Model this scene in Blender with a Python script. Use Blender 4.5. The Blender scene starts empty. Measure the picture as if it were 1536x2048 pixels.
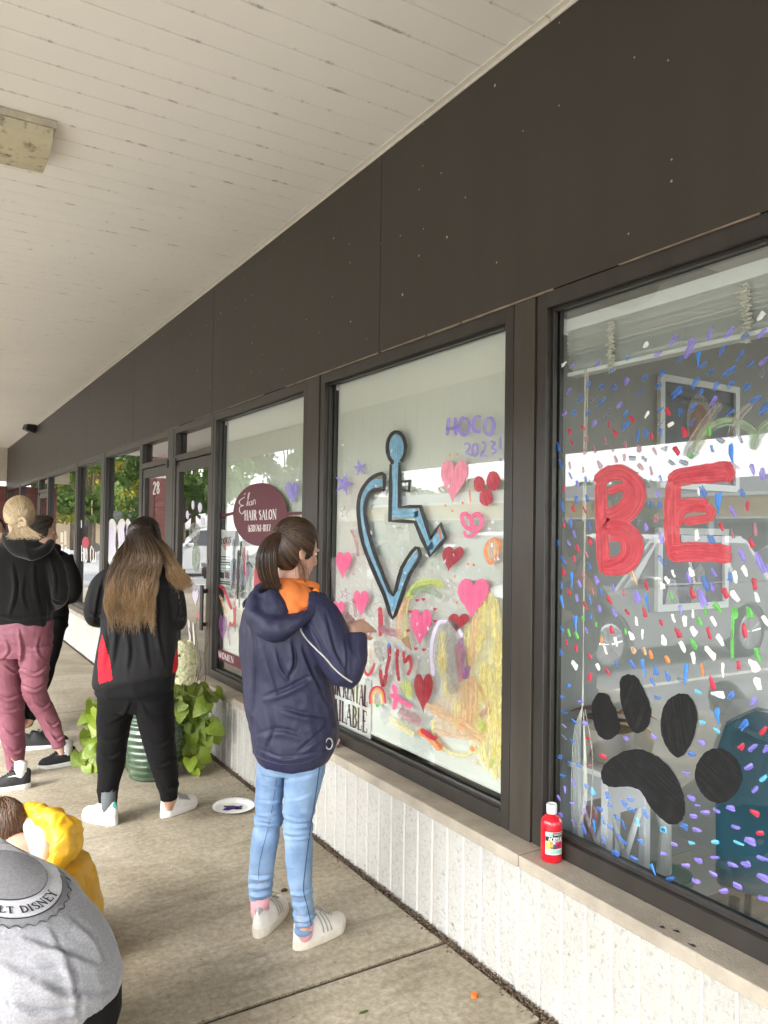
import bpy, bmesh, math, random
import numpy as np
from mathutils import Vector, Matrix, noise
from mathutils.geometry import tessellate_polygon
random.seed(7); rng = np.random.default_rng(7)
S = bpy.context.scene
COL = S.collection
R = math.radians

# ------------------------------------------------------------------ camera
F, YAW, PIT, ROL, H = 1531.8, .5508, .0229, -.0142, 1.58      # focal length and size in photograph pixels (1536 x 2048)
cf = Vector((math.sin(YAW)*math.cos(PIT), math.cos(YAW)*math.cos(PIT), math.sin(PIT)))
cr = Vector((math.cos(YAW), -math.sin(YAW), 0)); cd = cf.cross(cr)
CA = cr*math.cos(ROL) + cd*math.sin(ROL); CB = -cr*math.sin(ROL) + cd*math.cos(ROL); CC = cf
CO = Vector((0, 0, H))
cam = bpy.data.objects.new('camera', bpy.data.cameras.new('camera')); COL.objects.link(cam)
cam.data.sensor_fit = 'HORIZONTAL'; cam.data.sensor_width = 36; cam.data.lens = 36*F/1536
cam.data.clip_start = .05; cam.data.clip_end = 600
m = Matrix.Identity(4)
for i in range(3): m[i][0], m[i][1], m[i][2], m[i][3] = CA[i], -CB[i], -CC[i], CO[i]
cam.matrix_world = m; S.camera = cam

# ------------------------------------------------------------------ sky, sun, exposure
SUN_EL, SUN_AZ = 40, 255          # degrees; the sun stands behind thin even cloud, over the car park
w = bpy.data.worlds.new('World'); S.world = w; w.use_nodes = True
nt = w.node_tree; bg = nt.nodes['Background']
sky = nt.nodes.new('ShaderNodeTexSky'); sky.sky_type = 'NISHITA'; sky.sun_disc = False
sky.sun_elevation = R(SUN_EL); sky.sun_rotation = R(SUN_AZ); sky.air_density = 1.0; sky.dust_density = 1.5; sky.ozone_density = 1
hs = nt.nodes.new('ShaderNodeHueSaturation'); hs.inputs['Saturation'].default_value = .18
nt.links.new(sky.outputs[0], hs.inputs['Color']); nt.links.new(hs.outputs[0], bg.inputs[0]); bg.inputs[1].default_value = .15
sun = bpy.data.objects.new('sun', bpy.data.lights.new('sun', 'SUN')); COL.objects.link(sun)
sun.data.energy = .9; sun.data.angle = R(25); sun.data.color = (1, .97, .93)
sd = Vector((math.sin(R(SUN_AZ))*math.cos(R(SUN_EL)), math.cos(R(SUN_AZ))*math.cos(R(SUN_EL)), math.sin(R(SUN_EL))))
sun.rotation_euler = (-sd).to_track_quat('-Z', 'Y').to_euler()
S.view_settings.view_transform = 'Standard'; S.view_settings.look = 'None'
S.view_settings.exposure = 3.0; S.view_settings.gamma = 1; S.view_settings.use_curve_mapping = False
S.render.engine = 'CYCLES'
S.cycles.use_denoising = True; S.cycles.max_bounces = 10; S.cycles.diffuse_bounces = 5; S.cycles.glossy_bounces = 4
S.cycles.transparent_max_bounces = 16; S.cycles.transmission_bounces = 6
S.cycles.caustics_reflective = False; S.cycles.caustics_refractive = False; S.cycles.sample_clamp_indirect = 6

# ------------------------------------------------------------------ from a photograph pixel to the place it shows
def ray(x, y): return CA*((x-768)/F) + CB*((y-1024)/F) + CC
def on_x(x, y, X): r = ray(x, y); return CO + r*(X/r.x)
def on_y(x, y, Y): r = ray(x, y); return CO + r*(Y/r.y)
def on_z(x, y, Z=0): r = ray(x, y); return CO + r*((Z-H)/r.z)
def at(x, y, D): return CO + ray(x, y)*D            # D: metres along the view axis

# ------------------------------------------------------------------ mesh helpers
def link(o, parent=None):
    COL.objects.link(o)
    if parent is not None: o.parent = parent
    return o
def obj(name, me, mat=None, parent=None, loc=None, rot=None):
    o = bpy.data.objects.new(name, me)
    if mat is not None:
        me.materials.clear()
        for q in (mat if isinstance(mat, (list, tuple)) else [mat]): me.materials.append(q)
    if loc is not None: o.location = loc
    if rot is not None: o.rotation_euler = rot
    return link(o, parent)
def tag(o, label, cat, group=None):
    o['label'] = label; o['category'] = cat
    if group: o['group'] = group
    return o
def struct(o): o['kind'] = 'structure'; return o
def stuff(o): o['kind'] = 'stuff'; return o
def thing(name, label, cat, loc=(0, 0, 0), rz=0, group=None):
    o = bpy.data.objects.new(name, None); o.empty_display_size = .05; o.location = loc; o.rotation_euler = (0, 0, rz)
    link(o); return tag(o, label, cat, group)
def mesh(name, v, f, smooth=False):
    me = bpy.data.meshes.new(name); me.from_pydata([tuple(p) for p in v], [], [tuple(q) for q in f]); me.update()
    if smooth: me.shade_smooth()
    return me
class MB:
    def __init__(s): s.v = []; s.f = []; s.mi = []; s.cur = 0
    def add(s, v, f):
        n = len(s.v); s.v += [tuple(p) for p in v]; s.f += [tuple(i+n for i in q) for q in f]; s.mi += [s.cur]*len(f); return s
    def box(s, x0, x1, y0, y1, z0, z1):
        return s.add([(x0,y0,z0),(x1,y0,z0),(x1,y1,z0),(x0,y1,z0),(x0,y0,z1),(x1,y0,z1),(x1,y1,z1),(x0,y1,z1)],
                     [(0,3,2,1),(4,5,6,7),(0,1,5,4),(1,2,6,5),(2,3,7,6),(3,0,4,7)])
    def tube(s, pts, rad, n=8, cap=True, flat=None):
        v, f = tube_geo(pts, rad, n, cap, flat); return s.add(v, f)
    def lathe(s, prof, n=24, c=(0, 0, 0)):
        v = []; f = []
        for (r, z) in prof:
            for k in range(n):
                a = 2*math.pi*k/n; v.append((c[0]+r*math.cos(a), c[1]+r*math.sin(a), c[2]+z))
        for i in range(len(prof)-1):
            for k in range(n): f.append((i*n+k, i*n+(k+1) % n, (i+1)*n+(k+1) % n, (i+1)*n+k))
        f.append(tuple(range(n-1, -1, -1))); L = (len(prof)-1)*n; f.append(tuple(L+k for k in range(n)))
        return s.add(v, f)
    def me(s, name, smooth=False, bevel=0, seg=2):
        me = mesh(name, s.v, s.f)
        if any(s.mi): me.polygons.foreach_set('material_index', s.mi)
        if bevel:
            bm = bmesh.new(); bm.from_mesh(me)
            bmesh.ops.bevel(bm, geom=bm.edges[:], offset=bevel, segments=seg, affect='EDGES', profile=.5, clamp_overlap=True)
            bm.to_mesh(me); bm.free()
        if smooth: me.shade_smooth()
        return me
    def build(s, name, mat, parent=None, smooth=False, bevel=0, loc=None, rot=None, seg=2):
        return obj(name, s.me(name, smooth, bevel, seg), mat, parent, loc, rot)
def box(name, b, mat, parent=None, bevel=0): return MB().box(*b).build(name, mat, parent, bevel=bevel)
def frames(P):
    P = [Vector(p) for p in P]; T = []
    for i in range(len(P)):
        a = P[min(i+1, len(P)-1)]-P[max(i-1, 0)]
        T.append(a.normalized() if a.length > 1e-9 else Vector((0, 0, 1)))
    up = Vector((0, 0, 1)) if abs(T[0].z) < .9 else Vector((0, 1, 0))
    u = (up - T[0]*up.dot(T[0])).normalized(); out = []
    for t in T:
        u = u - t*u.dot(t)
        u = u.normalized() if u.length > 1e-6 else t.orthogonal().normalized()
        out.append((t, u, t.cross(u)))
    return P, out
def tube_geo(pts, rad, n=8, cap=True, flat=None):
    P, fr = frames(pts); v = []; f = []
    for i, p in enumerate(P):
        r = rad[i] if isinstance(rad, (list, tuple)) else rad
        t, u, w_ = fr[i]; ru, rw = (r if isinstance(r, (list, tuple)) else (r, r*(flat or 1)))
        for k in range(n):
            a = 2*math.pi*k/n; v.append(p + u*(ru*math.cos(a)) + w_*(rw*math.sin(a)))
    for i in range(len(P)-1):
        for k in range(n): f.append((i*n+k, i*n+(k+1) % n, (i+1)*n+(k+1) % n, (i+1)*n+k))
    if cap: f.append(tuple(range(n-1, -1, -1))); L = (len(P)-1)*n; f.append(tuple(L+k for k in range(n)))
    return v, f
def spline(pts, n=6):
    P = [np.array(p, float) for p in pts]; P = [2*P[0]-P[1]] + P + [2*P[-1]-P[-2]]; out = []
    for i in range(1, len(P)-2):
        for k in range(n):
            t = k/n; a, b, c, d = P[i-1], P[i], P[i+1], P[i+2]
            out.append(.5*(2*b + (c-a)*t + (2*a-5*b+4*c-d)*t*t + (3*b-a-3*c+d)*t**3))
    out.append(P[-2]); return out
def dup(o, parent=None, loc=None, rz=None):
    c = o.copy(); COL.objects.link(c); c.parent = parent
    if loc is not None: c.location = loc
    if rz is not None: c.rotation_euler = (0, 0, rz)
    for ch in list(o.children): dup(ch, c)
    return c

# ------------------------------------------------------------------ materials
def newmat(name):
    m = bpy.data.materials.new(name); m.use_nodes = True; return m, m.node_tree.nodes, m.node_tree.links, m.node_tree.nodes['Principled BSDF']
def N(nodes, kind, **kw):
    n = nodes.new('ShaderNode'+kind)
    for k, v in kw.items():
        if k.startswith('i_'): n.inputs[k[2:].replace('_', ' ')].default_value = v
        else: setattr(n, k, v)
    return n
def ramp(nodes, stops):
    r = nodes.new('ShaderNodeValToRGB'); e = r.color_ramp.elements
    while len(e) < len(stops): e.new(.5)
    for q, (p, c) in zip(e, stops): q.position = p; q.color = (*c, 1) if len(c) == 3 else c
    return r
def coords(nodes, links, kind='Object', scale=(1, 1, 1), rot=(0, 0, 0)):
    if kind == 'Position': src = N(nodes, 'NewGeometry').outputs['Position']
    else: src = N(nodes, 'TexCoord').outputs[kind]
    mp = N(nodes, 'Mapping'); mp.inputs['Scale'].default_value = scale; mp.inputs['Rotation'].default_value = rot
    links.new(src, mp.inputs[0]); return mp.outputs[0]
def mul(c, k): return tuple(min(1, max(0, x*k)) for x in c)
def mat(name, col, rough=.6, var=.1, vs=4, bump=0, bs=60, metal=0, spec=.5, coat=0, stretch=(1, 1, 1), space='Position', col2=None, sheen=0, detail=5, dist=.01):
    m, n, l, b = newmat(name)
    b.inputs['Roughness'].default_value = rough; b.inputs['Metallic'].default_value = metal
    b.inputs['Specular IOR Level'].default_value = spec; b.inputs['Coat Weight'].default_value = coat
    if sheen: b.inputs['Sheen Weight'].default_value = sheen; b.inputs['Sheen Roughness'].default_value = .5
    c = coords(n, l, space, stretch)
    t = N(n, 'TexNoise', i_Scale=vs, i_Detail=detail, i_Roughness=.6); l.new(c, t.inputs[0])
    r = ramp(n, [(.3, mul(col, 1-var)), (.7, col2 if col2 else mul(col, 1+var))]); l.new(t.outputs[0], r.inputs[0]); l.new(r.outputs[0], b.inputs['Base Color'])
    if bump:
        t2 = N(n, 'TexNoise', i_Scale=bs, i_Detail=4); l.new(c, t2.inputs[0])
        bp = N(n, 'Bump', i_Strength=bump, i_Distance=dist); l.new(t2.outputs[0], bp.inputs['Height']); l.new(bp.outputs[0], b.inputs['Normal'])
    return m
def flat(name, col, rough=.5, **k): return mat(name, col, rough, var=.04, **k)
def glass_mat(name, tint=(.93, .97, .95)):
    m, n, l, b = newmat(name); n.remove(b)
    tr = N(n, 'BsdfTransparent'); tr.inputs[0].default_value = (*tint, 1)
    gl = N(n, 'BsdfGlossy', i_Roughness=0.0); gl.inputs[0].default_value = (1, 1, 1, 1)
    lw = N(n, 'LayerWeight'); lw.inputs[0].default_value = .5                 # Schlick: R = R0 + (1-R0) facing^5
    p5 = mathn(n, l, 'POWER', lw.outputs['Facing'], 5.0); r1 = mathn(n, l, 'ADD', mathn(n, l, 'MULTIPLY', p5, .93), .07)
    d = mathn(n, l, 'DIVIDE', mathn(n, l, 'MULTIPLY', r1, 2.0), mathn(n, l, 'ADD', r1, 1.0)); mx = N(n, 'MixShader')     # both faces: 2R/(1+R)
    l.new(d, mx.inputs[0]); l.new(tr.outputs[0], mx.inputs[1]); l.new(gl.outputs[0], mx.inputs[2])
    l.new(mx.outputs[0], n['Material Output'].inputs[0]); return m
def spot_mask(n, l, c, scale, thr, soft=.05, detail=3):
    t = N(n, 'TexNoise', i_Scale=scale, i_Detail=detail, i_Roughness=.7); l.new(c, t.inputs[0])
    r = ramp(n, [(thr, (0, 0, 0)), (min(1, thr+soft), (1, 1, 1))]); l.new(t.outputs[0], r.inputs[0]); return r.outputs[0]
def mixc(n, l, fac, a, b_, blend='MIX'):
    x = N(n, 'Mix', data_type='RGBA', blend_type=blend)
    if isinstance(fac, float): x.inputs[0].default_value = fac
    else: l.new(fac, x.inputs[0])
    for i, q in ((6, a), (7, b_)):
        if isinstance(q, tuple): x.inputs[i].default_value = (*q, 1)
        else: l.new(q, x.inputs[i])
    return x.outputs[2]
def mathn(n, l, op, a, b_=None):
    x = N(n, 'Math', operation=op)
    for i, q in enumerate((a, b_)):
        if q is None: continue
        if isinstance(q, (int, float)): x.inputs[i].default_value = q
        else: l.new(q, x.inputs[i])
    return x.outputs[0]

def mat_concrete():
    m, n, l, b = newmat('sidewalk_concrete'); c = coords(n, l, 'Position')
    a = N(n, 'TexNoise', i_Scale=1.1, i_Detail=7, i_Roughness=.62, i_Distortion=.6); l.new(c, a.inputs[0])
    r = ramp(n, [(.28, (.225, .19, .132)), (.5, (.345, .303, .228)), (.72, (.45, .405, .32))]); l.new(a.outputs[0], r.inputs[0])
    fine = N(n, 'TexNoise', i_Scale=38, i_Detail=6, i_Roughness=.75); l.new(c, fine.inputs[0])
    rf = ramp(n, [(.34, (.66, .65, .62)), (.64, (1.16, 1.16, 1.16))]); l.new(fine.outputs[0], rf.inputs[0])
    col = mixc(n, l, 1.0, r.outputs[0], rf.outputs[0], 'MULTIPLY')
    streak = coords(n, l, 'Position', (1.2, 5, 1), (0, 0, .35))
    col = mixc(n, l, mathn(n, l, 'MULTIPLY', spot_mask(n, l, streak, 1.7, .52, .20, 6), .62), col, (.15, .12, .08))
    col = mixc(n, l, mathn(n, l, 'MULTIPLY', spot_mask(n, l, c, 26, .68, .05), .75), col, (.09, .075, .055))
    col = mixc(n, l, mathn(n, l, 'MULTIPLY', spot_mask(n, l, c, 47, .72, .03), .7), col, (.62, .6, .53))
    l.new(col, b.inputs['Base Color']); b.inputs['Roughness'].default_value = .78; b.inputs['Specular IOR Level'].default_value = .35
    bp = N(n, 'Bump', i_Strength=.35, i_Distance=.006); l.new(fine.outputs[0], bp.inputs['Height']); l.new(bp.outputs[0], b.inputs['Normal']); return m
def mat_white_block():
    m, n, l, b = newmat('painted_split_block'); c = coords(n, l, 'Position')
    a = N(n, 'TexNoise', i_Scale=2.4, i_Detail=5); l.new(c, a.inputs[0])
    r = ramp(n, [(.3, (.56, .545, .495)), (.7, (.66, .65, .61))]); l.new(a.outputs[0], r.inputs[0])
    pit = N(n, 'TexNoise', i_Scale=62, i_Detail=5, i_Roughness=.7); l.new(c, pit.inputs[0])
    rp = ramp(n, [(.30, (.60, .59, .56)), (.46, (1, 1, 1))]); l.new(pit.outputs[0], rp.inputs[0])
    col = mixc(n, l, 1.0, r.outputs[0], rp.outputs[0], 'MULTIPLY')
    drip = coords(n, l, 'Position', (1, 9, 1.1))
    col = mixc(n, l, mathn(n, l, 'MULTIPLY', spot_mask(n, l, drip, 2.2, .60, .14, 6), .45), col, (.42, .35, .22))
    col = mixc(n, l, mathn(n, l, 'MULTIPLY', spot_mask(n, l, c, 21, .70, .04), .8), col, (.24, .2, .15))
    l.new(col, b.inputs['Base Color']); b.inputs['Roughness'].default_value = .8
    bp = N(n, 'Bump', i_Strength=1, i_Distance=.014); l.new(pit.outputs[0], bp.inputs['Height']); l.new(bp.outputs[0], b.inputs['Normal']); return m
def mat_soffit():
    # creamy vinyl; mildew gathers in broken dashes in the joints (every .1535 m along y) and thickens round the lamp
    m, n, l, b = newmat('soffit_vinyl'); pos = N(n, 'NewGeometry').outputs['Position']
    c = coords(n, l, 'Position')
    a = N(n, 'TexNoise', i_Scale=.8, i_Detail=4); l.new(c, a.inputs[0])
    r = ramp(n, [(.3, (.80, .785, .745)), (.7, (.86, .845, .81))]); l.new(a.outputs[0], r.inputs[0])
    sx = N(n, 'SeparateXYZ'); l.new(pos, sx.inputs[0])
    ph = mathn(n, l, 'FRACT', mathn(n, l, 'DIVIDE', mathn(n, l, 'SUBTRACT', sx.outputs[1], 2.363-.1535*40), .1535))
    dj = mathn(n, l, 'MINIMUM', ph, mathn(n, l, 'SUBTRACT', 1.0, ph))
    near = ramp(n, [(0.0, (1, 1, 1)), (.085, (0, 0, 0))]); l.new(dj, near.inputs[0])
    dash = coords(n, l, 'Position', (4.5, 2.2, 1))
    msk = mathn(n, l, 'MULTIPLY', near.outputs[0], spot_mask(n, l, dash, 2.6, .545, .09, 7))
    speck = spot_mask(n, l, coords(n, l, 'Position', (8, 5, 1)), 7, .74, .03)
    msk = mathn(n, l, 'MAXIMUM', msk, speck)
    col = mixc(n, l, mathn(n, l, 'MULTIPLY', msk, .8), r.outputs[0], (.17, .135, .085))
    l.new(col, b.inputs['Base Color']); b.inputs['Roughness'].default_value = .5; b.inputs['Specular IOR Level'].default_value = .35; return m
def mat_panel():
    m, n, l, b = newmat('bronze_fascia_paint'); c = coords(n, l, 'Position')
    a = N(n, 'TexNoise', i_Scale=1.0, i_Detail=4); l.new(c, a.inputs[0])
    r = ramp(n, [(.3, (.039, .032, .025)), (.7, (.049, .041, .033))]); sv_ = coords(n, l, 'Position', (1, 3.5, .35)); a2 = N(n, 'TexNoise', i_Scale=2.2, i_Detail=5); l.new(sv_, a2.inputs[0]); l.new(mathn(n, l, 'ADD', mathn(n, l, 'MULTIPLY', a.outputs[0], .5), mathn(n, l, 'MULTIPLY', a2.outputs[0], .5)), r.inputs[0])
    pz = N(n, 'SeparateXYZ'); l.new(c, pz.inputs[0]); pc_ = N(n, 'CombineXYZ'); l.new(pz.outputs[1], pc_.inputs[0]); l.new(pz.outputs[2], pc_.inputs[1])
    vo = N(n, 'TexVoronoi', i_Scale=6.0, voronoi_dimensions='2D'); l.new(pc_.outputs[0], vo.inputs[0])
    keep = N(n, 'SeparateColor'); l.new(vo.outputs['Color'], keep.inputs[0])
    d = ramp(n, [(0, (1, 1, 1)), (.012, (1, 1, 1)), (.024, (0, 0, 0))]); l.new(mathn(n, l, 'SUBTRACT', vo.outputs['Distance'], mathn(n, l, 'MULTIPLY', mathn(n, l, 'POWER', keep.outputs[1], 6.0), .022)), d.inputs[0])
    k = mathn(n, l, 'GREATER_THAN', keep.outputs[0], .66)
    col = mixc(n, l, mathn(n, l, 'MULTIPLY', mathn(n, l, 'MULTIPLY', d.outputs[0], k), .75), r.outputs[0], (.55, .53, .46))
    l.new(col, b.inputs['Base Color']); b.inputs['Roughness'].default_value = .48; b.inputs['Specular IOR Level'].default_value = .4
    t2 = N(n, 'TexNoise', i_Scale=220, i_Detail=2); l.new(c, t2.inputs[0])
    bp = N(n, 'Bump', i_Strength=.08, i_Distance=.003); l.new(t2.outputs[0], bp.inputs['Height']); l.new(bp.outputs[0], b.inputs['Normal']); return m
MT = dict(
 concrete=mat_concrete(), block=mat_white_block(), soffit=mat_soffit(), panel=mat_panel(),
 alu=mat('dark_bronze_aluminium', (.030, .026, .022), .38, .25, 3, metal=.0, spec=.6, stretch=(4, 4, .6)),
 alu2=mat('worn_bronze_aluminium', (.050, .043, .034), .42, .2, 3, spec=.55, stretch=(4, 4, .6)),
 rubber=flat('black_gasket', (.012, .012, .012), .6),
 caulk=mat('old_caulk', (.24, .19, .14), .7, .35, 14, bump=.5, bs=60),
 sill=mat('sill_concrete', (.40, .35, .28), .8, .22, 7, bump=.35, bs=140),
 trim=mat('white_channel', (.70, .67, .60), .45, .08, 3),
 asphalt=mat('asphalt', (.27, .27, .265), .9, .25, 2, bump=.6, bs=120),
 line=mat('road_paint', (.7, .68, .6), .7, .15, 6),
 kerb=mat('kerb_concrete', (.36, .33, .28), .85, .2, 4, bump=.3, bs=60),
 wall_in=mat('grey_wall_paint', (.36, .36, .345), .7, .03, 1),
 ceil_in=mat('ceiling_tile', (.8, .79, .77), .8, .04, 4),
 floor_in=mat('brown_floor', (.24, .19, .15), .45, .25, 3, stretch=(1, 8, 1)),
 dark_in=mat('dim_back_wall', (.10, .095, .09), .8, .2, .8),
 glass=glass_mat('window_glass'),
 shade=mat('roller_shade_cloth', (.84, .855, .80), .9, .03, 300, bump=.15, bs=700),
 white=flat('white_enamel', (.78, .78, .76), .35), black=flat('black_plastic', (.013, .013, .014), .4),
 steel=flat('bright_steel', (.6, .6, .6), .25, metal=1.0), paper=flat('paper', (.78, .78, .76), .7),
)
# ================================================================== ground, sidewalk
g = MB(); g.add([(-300, -300, -.135), (300, -300, -.135), (300, 300, -.135), (-300, 300, -.135)], [(0, 1, 2, 3)])
struct(g.build('parking_lot', MT['asphalt']))
side = struct(thing('sidewalk', 'beige stained concrete sidewalk slabs beside the shop windows', 'sidewalk')); del side['category']
box('joint_bed', (-2.0, 1.825, -4, 20.6, -.13, -.012), mat('joint_dirt', (.06, .045, .03), .95, .5, 60, bump=.8, bs=200), side)
JY = [-4, -2.3, -.4, 1.865, 2.405, 6.33, 6.93, 9.6, 12.2, 14.8, 17.4, 20.6]
for a, b in zip(JY, JY[1:]): box('slab', (-2.0, 1.776, a+.011, b-.011, -.10, 0), MT['concrete'], side, bevel=.006)
for a, b in ((5.622, 7.678), (13.902, 14.948)): box('threshold_slab', (1.796, 2.0, a, b, -.1, -.002), MT['concrete'], side)
struct(box('kerb', (-2.16, -2.004, -4, 20.6, -.14, -.004), MT['kerb'], bevel=.012))
for k in range(14):
    struct(box('parking_line', (-7.4, -2.3, -8+k*2.75, -7.9+k*2.75, -.134, -.131), MT['line']))
# grit that has gathered where the sidewalk meets the wall and in the slab joints
gm = MB()
def chip(x, y, z, s):
    a = random.random()*6.3; c_, s_ = math.cos(a)*s, math.sin(a)*s; h = s*random.uniform(.3, .8)
    gm.add([(x+c_, y+s_, z), (x-s_*.7, y+c_*.7, z), (x-c_*.8, y-s_*.8, z), (x+s_*.6, y-c_*.6, z), (x, y, z+h)], [(0, 1, 4), (1, 2, 4), (2, 3, 4), (3, 0, 4)])
for i in range(5200):
    y = random.uniform(.8, 6.4) if i < 4300 else random.uniform(6.4, 14)
    wv = .015+.012*noise.noise((y*3, 0, 0))+.014*max(0, noise.noise((y*1.3, 5, 0)))
    gm.cur = 0 if random.random() < .72 else (1 if random.random() < .6 else 2)
    chip(1.812-abs(random.gauss(0, 1))*wv*1.7, y, random.uniform(-.010, .003), random.uniform(.0025, .0085))
for i in range(1500):
    gm.cur = 0 if random.random() < .85 else 1
    x = random.uniform(.2, 1.8); j = random.choice([2.405]*4+[1.865]*2+[6.33, 6.93]); chip(x, j+random.gauss(0, .006), random.uniform(-.006, .002), random.uniform(.0015, .004))
for i in range(420):
    gm.cur = 0 if random.random() < .6 else 1
    chip(random.uniform(.3, 1.78), random.uniform(1.5, 6), 0, random.uniform(.0012, .0032))
stuff(gm.build('grit', [mat('dark_grit', (.12, .085, .055), .95, .5, 90), mat('pale_grit', (.42, .38, .31), .95, .3, 90), mat('rust_leaf_bits', (.35, .13, .04), .9, .4, 50)]))
def litter(name, label, px, py, pts, col, hgt=.004, cat='litter'):
    p = on_z(px, py); mbx = MB(); n_ = len(pts)
    top = [(x, y, hgt*(.6+.5*random.random())) for x, y in pts]; mbx.add([(x, y, 0) for x, y in pts]+top, [tuple(range(n_-1, -1, -1)), tuple(range(n_, 2*n_))]+[(i, (i+1) % n_, n_+(i+1) % n_, n_+i) for i in range(n_)])
    tag(mbx.build(name, mat(name+'_skin', col, .6, .3, 60), loc=(p.x, p.y, .001)), label, cat)
litter('berry', 'small orange crushed berry lying on the sidewalk', 949, 1995, [(.012*math.cos(a), .011*math.sin(a)) for a in np.linspace(0, 5.7, 9)], (.75, .16, .02), .014)
litter('leaf', 'tiny dark green leaf fallen on the sidewalk', 726, 2026, [(-.016, 0), (-.004, .006), (.012, .003), (.018, -.002), (.004, -.006)], (.05, .08, .01), .003, 'leaf')
litter('dead_leaf', 'small dry brown leaf lying between the denim girl\'s shoes', 568, 1783, [(-.015, 0), (-.006, .01), (.008, .008), (.016, 0), (.006, -.007), (-.008, -.006)], (.05, .028, .012), .010, 'leaf')

# ================================================================== storefront: knee wall, sill
W_ = 1.819
kw = thing('knee_wall', 'white painted scored block wall under the shop windows', 'wall', (0, 0, 0))
KS = []
for v_ in range(6):                                   # six strips with their own chipped, rough faces
    bm = bmesh.new(); ny, nz = 11, 26; grid = {}
    for i in range(ny):
        for k in range(nz):
            y = .0035+.0965*i/(ny-1); z = -.02+.446*k/(nz-1); e = 0 if 0 < i < ny-1 else .0045
            d = .0022*noise.noise((y*40+v_*9, z*40, v_*3.1))+.002*noise.noise((y*110, z*110, v_*7.7))
            grid[i, k] = bm.verts.new((e-d, y, z))
    for i in range(ny-1):
        for k in range(nz-1): bm.faces.new((grid[i, k], grid[i, k+1], grid[i+1, k+1], grid[i+1, k]))
    me = bpy.data.meshes.new('wall_strip'); bm.to_mesh(me); bm.free(); me.shade_smooth(); me.materials.append(MT['block']); KS.append(me)
BD = MB().box(-.0030, .004, -.0008, .0046, -.02, .4254).me('joint_bead'); BD.materials.append(mat('joint_paint', (.72, .70, .645), .7, .06, 30))
GAPS = [(5.62, 7.68), (13.9, 14.95)]
def in_gap(y): return any(a < y+.05 < b for a, b in GAPS)
y = 1.8275-.1035*9; i = 0
while y < 20.4:
    if not in_gap(y):
        o = bpy.data.objects.new('wall_strip', KS[(i*5+i//3) % 6]); o.location = (W_, y, 0); link(o, kw); o = bpy.data.objects.new('joint_bead', BD); o.location = (W_, y-.0017, 0); link(o, kw)
    y += .1035; i += 1
for a, b in ((-4, 5.62), (7.68, 13.9), (14.95, 20.5)):
    box('joint_face', (W_+.0030, 1.99, a, b, -.05, .4255), MT['block'], kw)
    n_ = max(1, round((b-a)/1.62)); off = 2.012 if a < 0 else a
    ys = [a]+[q for q in (np.arange(off-1.62*4, b, 1.62) if a < 0 else np.linspace(a, b, n_+1)[1:-1]) if a+.1 < q < b-.1]+[b]
    for p, q in zip(ys, ys[1:]):
        box('sill_stone', (1.795, 1.99, p+.003, q-.003, .4258, .470), MT['sill'], kw, bevel=.004)
box('joint_caulk', (1.798, 1.90, 2.0, 2.024, .430, .4685), MT['caulk'], kw)

# ================================================================== fascia panels, soffit
fas = thing('fascia', 'tall dark brown panel band above the shop windows', 'wall', (0, 0, 0))
PY = [-4.16, -1.72, .72, 3.16, 5.60, 8.04, 10.48, 12.92, 15.36, 17.8, 20.44]
for a, b in zip(PY, PY[1:]): box('panel', (1.90, 1.918, a+.0022, b-.0022, 2.437, 3.425), MT['panel'], fas, bevel=.0015)
box('backing', (1.9185, 2.06, -4.16, 20.44, 2.44, 3.60), MT['rubber'], fas)
cm = MB()                                             # bead of old caulk, broken, where the panels meet the window heads
yy = -1.0
while yy < 20.3:
    ln = random.uniform(.1, .5); t_ = random.uniform(.003, .0075)
    if random.random() < .93: cm.box(1.8975, 1.905, yy, yy+ln, 2.4365-t_, 2.4375)
    yy += ln+random.uniform(0, .03)
stuff(cm.build('caulk_bead', MT['caulk'], fas))
sof = struct(thing('soffit', 'cream vinyl plank ceiling over the sidewalk', 'ceiling')); del sof['category']
pm = MB()
pm.add([(-1.85, .007, 0), (1.885, .007, 0), (1.885, .151, 0), (-1.85, .151, 0), (-1.85, 0, .014), (1.885, 0, .014), (1.885, .1525, .014), (-1.85, .1525, .014), (-1.85, .1535, .03), (1.885, .1535, .03), (-1.85, 0, .03), (1.885, 0, .03)],
       [(0, 3, 2, 1), (0, 1, 5, 4), (3, 7, 6, 2), (4, 5, 11, 10), (7, 8, 9, 6)])
pme = pm.me('plank'); pme.materials.append(MT['soffit'])
for k in range(160):
    o = bpy.data.objects.new('plank', pme); o.location = (0, 2.363-.1535*42+.1535*k, 3.4215+random.uniform(-.0006, .0006)); link(o, sof)
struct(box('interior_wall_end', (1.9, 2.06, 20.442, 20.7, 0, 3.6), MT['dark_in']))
struct(box('roof_deck', (-1.9, 5.75, -4.2, 20.6, 3.62, 3.75), MT['rubber']))
tr = thing('soffit_trim', 'white metal channel where the soffit meets the brown panels', 'trim')
for a, b in zip(range(-4, 20, 3), list(range(-1, 20, 3))+[20.4]):
    t1 = MB(); t1.box(1.872, 1.8995, a+.002, b-.002, 3.4165, 3.4210); t1.box(1.8945, 1.8995, a+.002, b-.002, 3.403, 3.4164); t1.build('channel', MT['trim'], tr)
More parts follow.
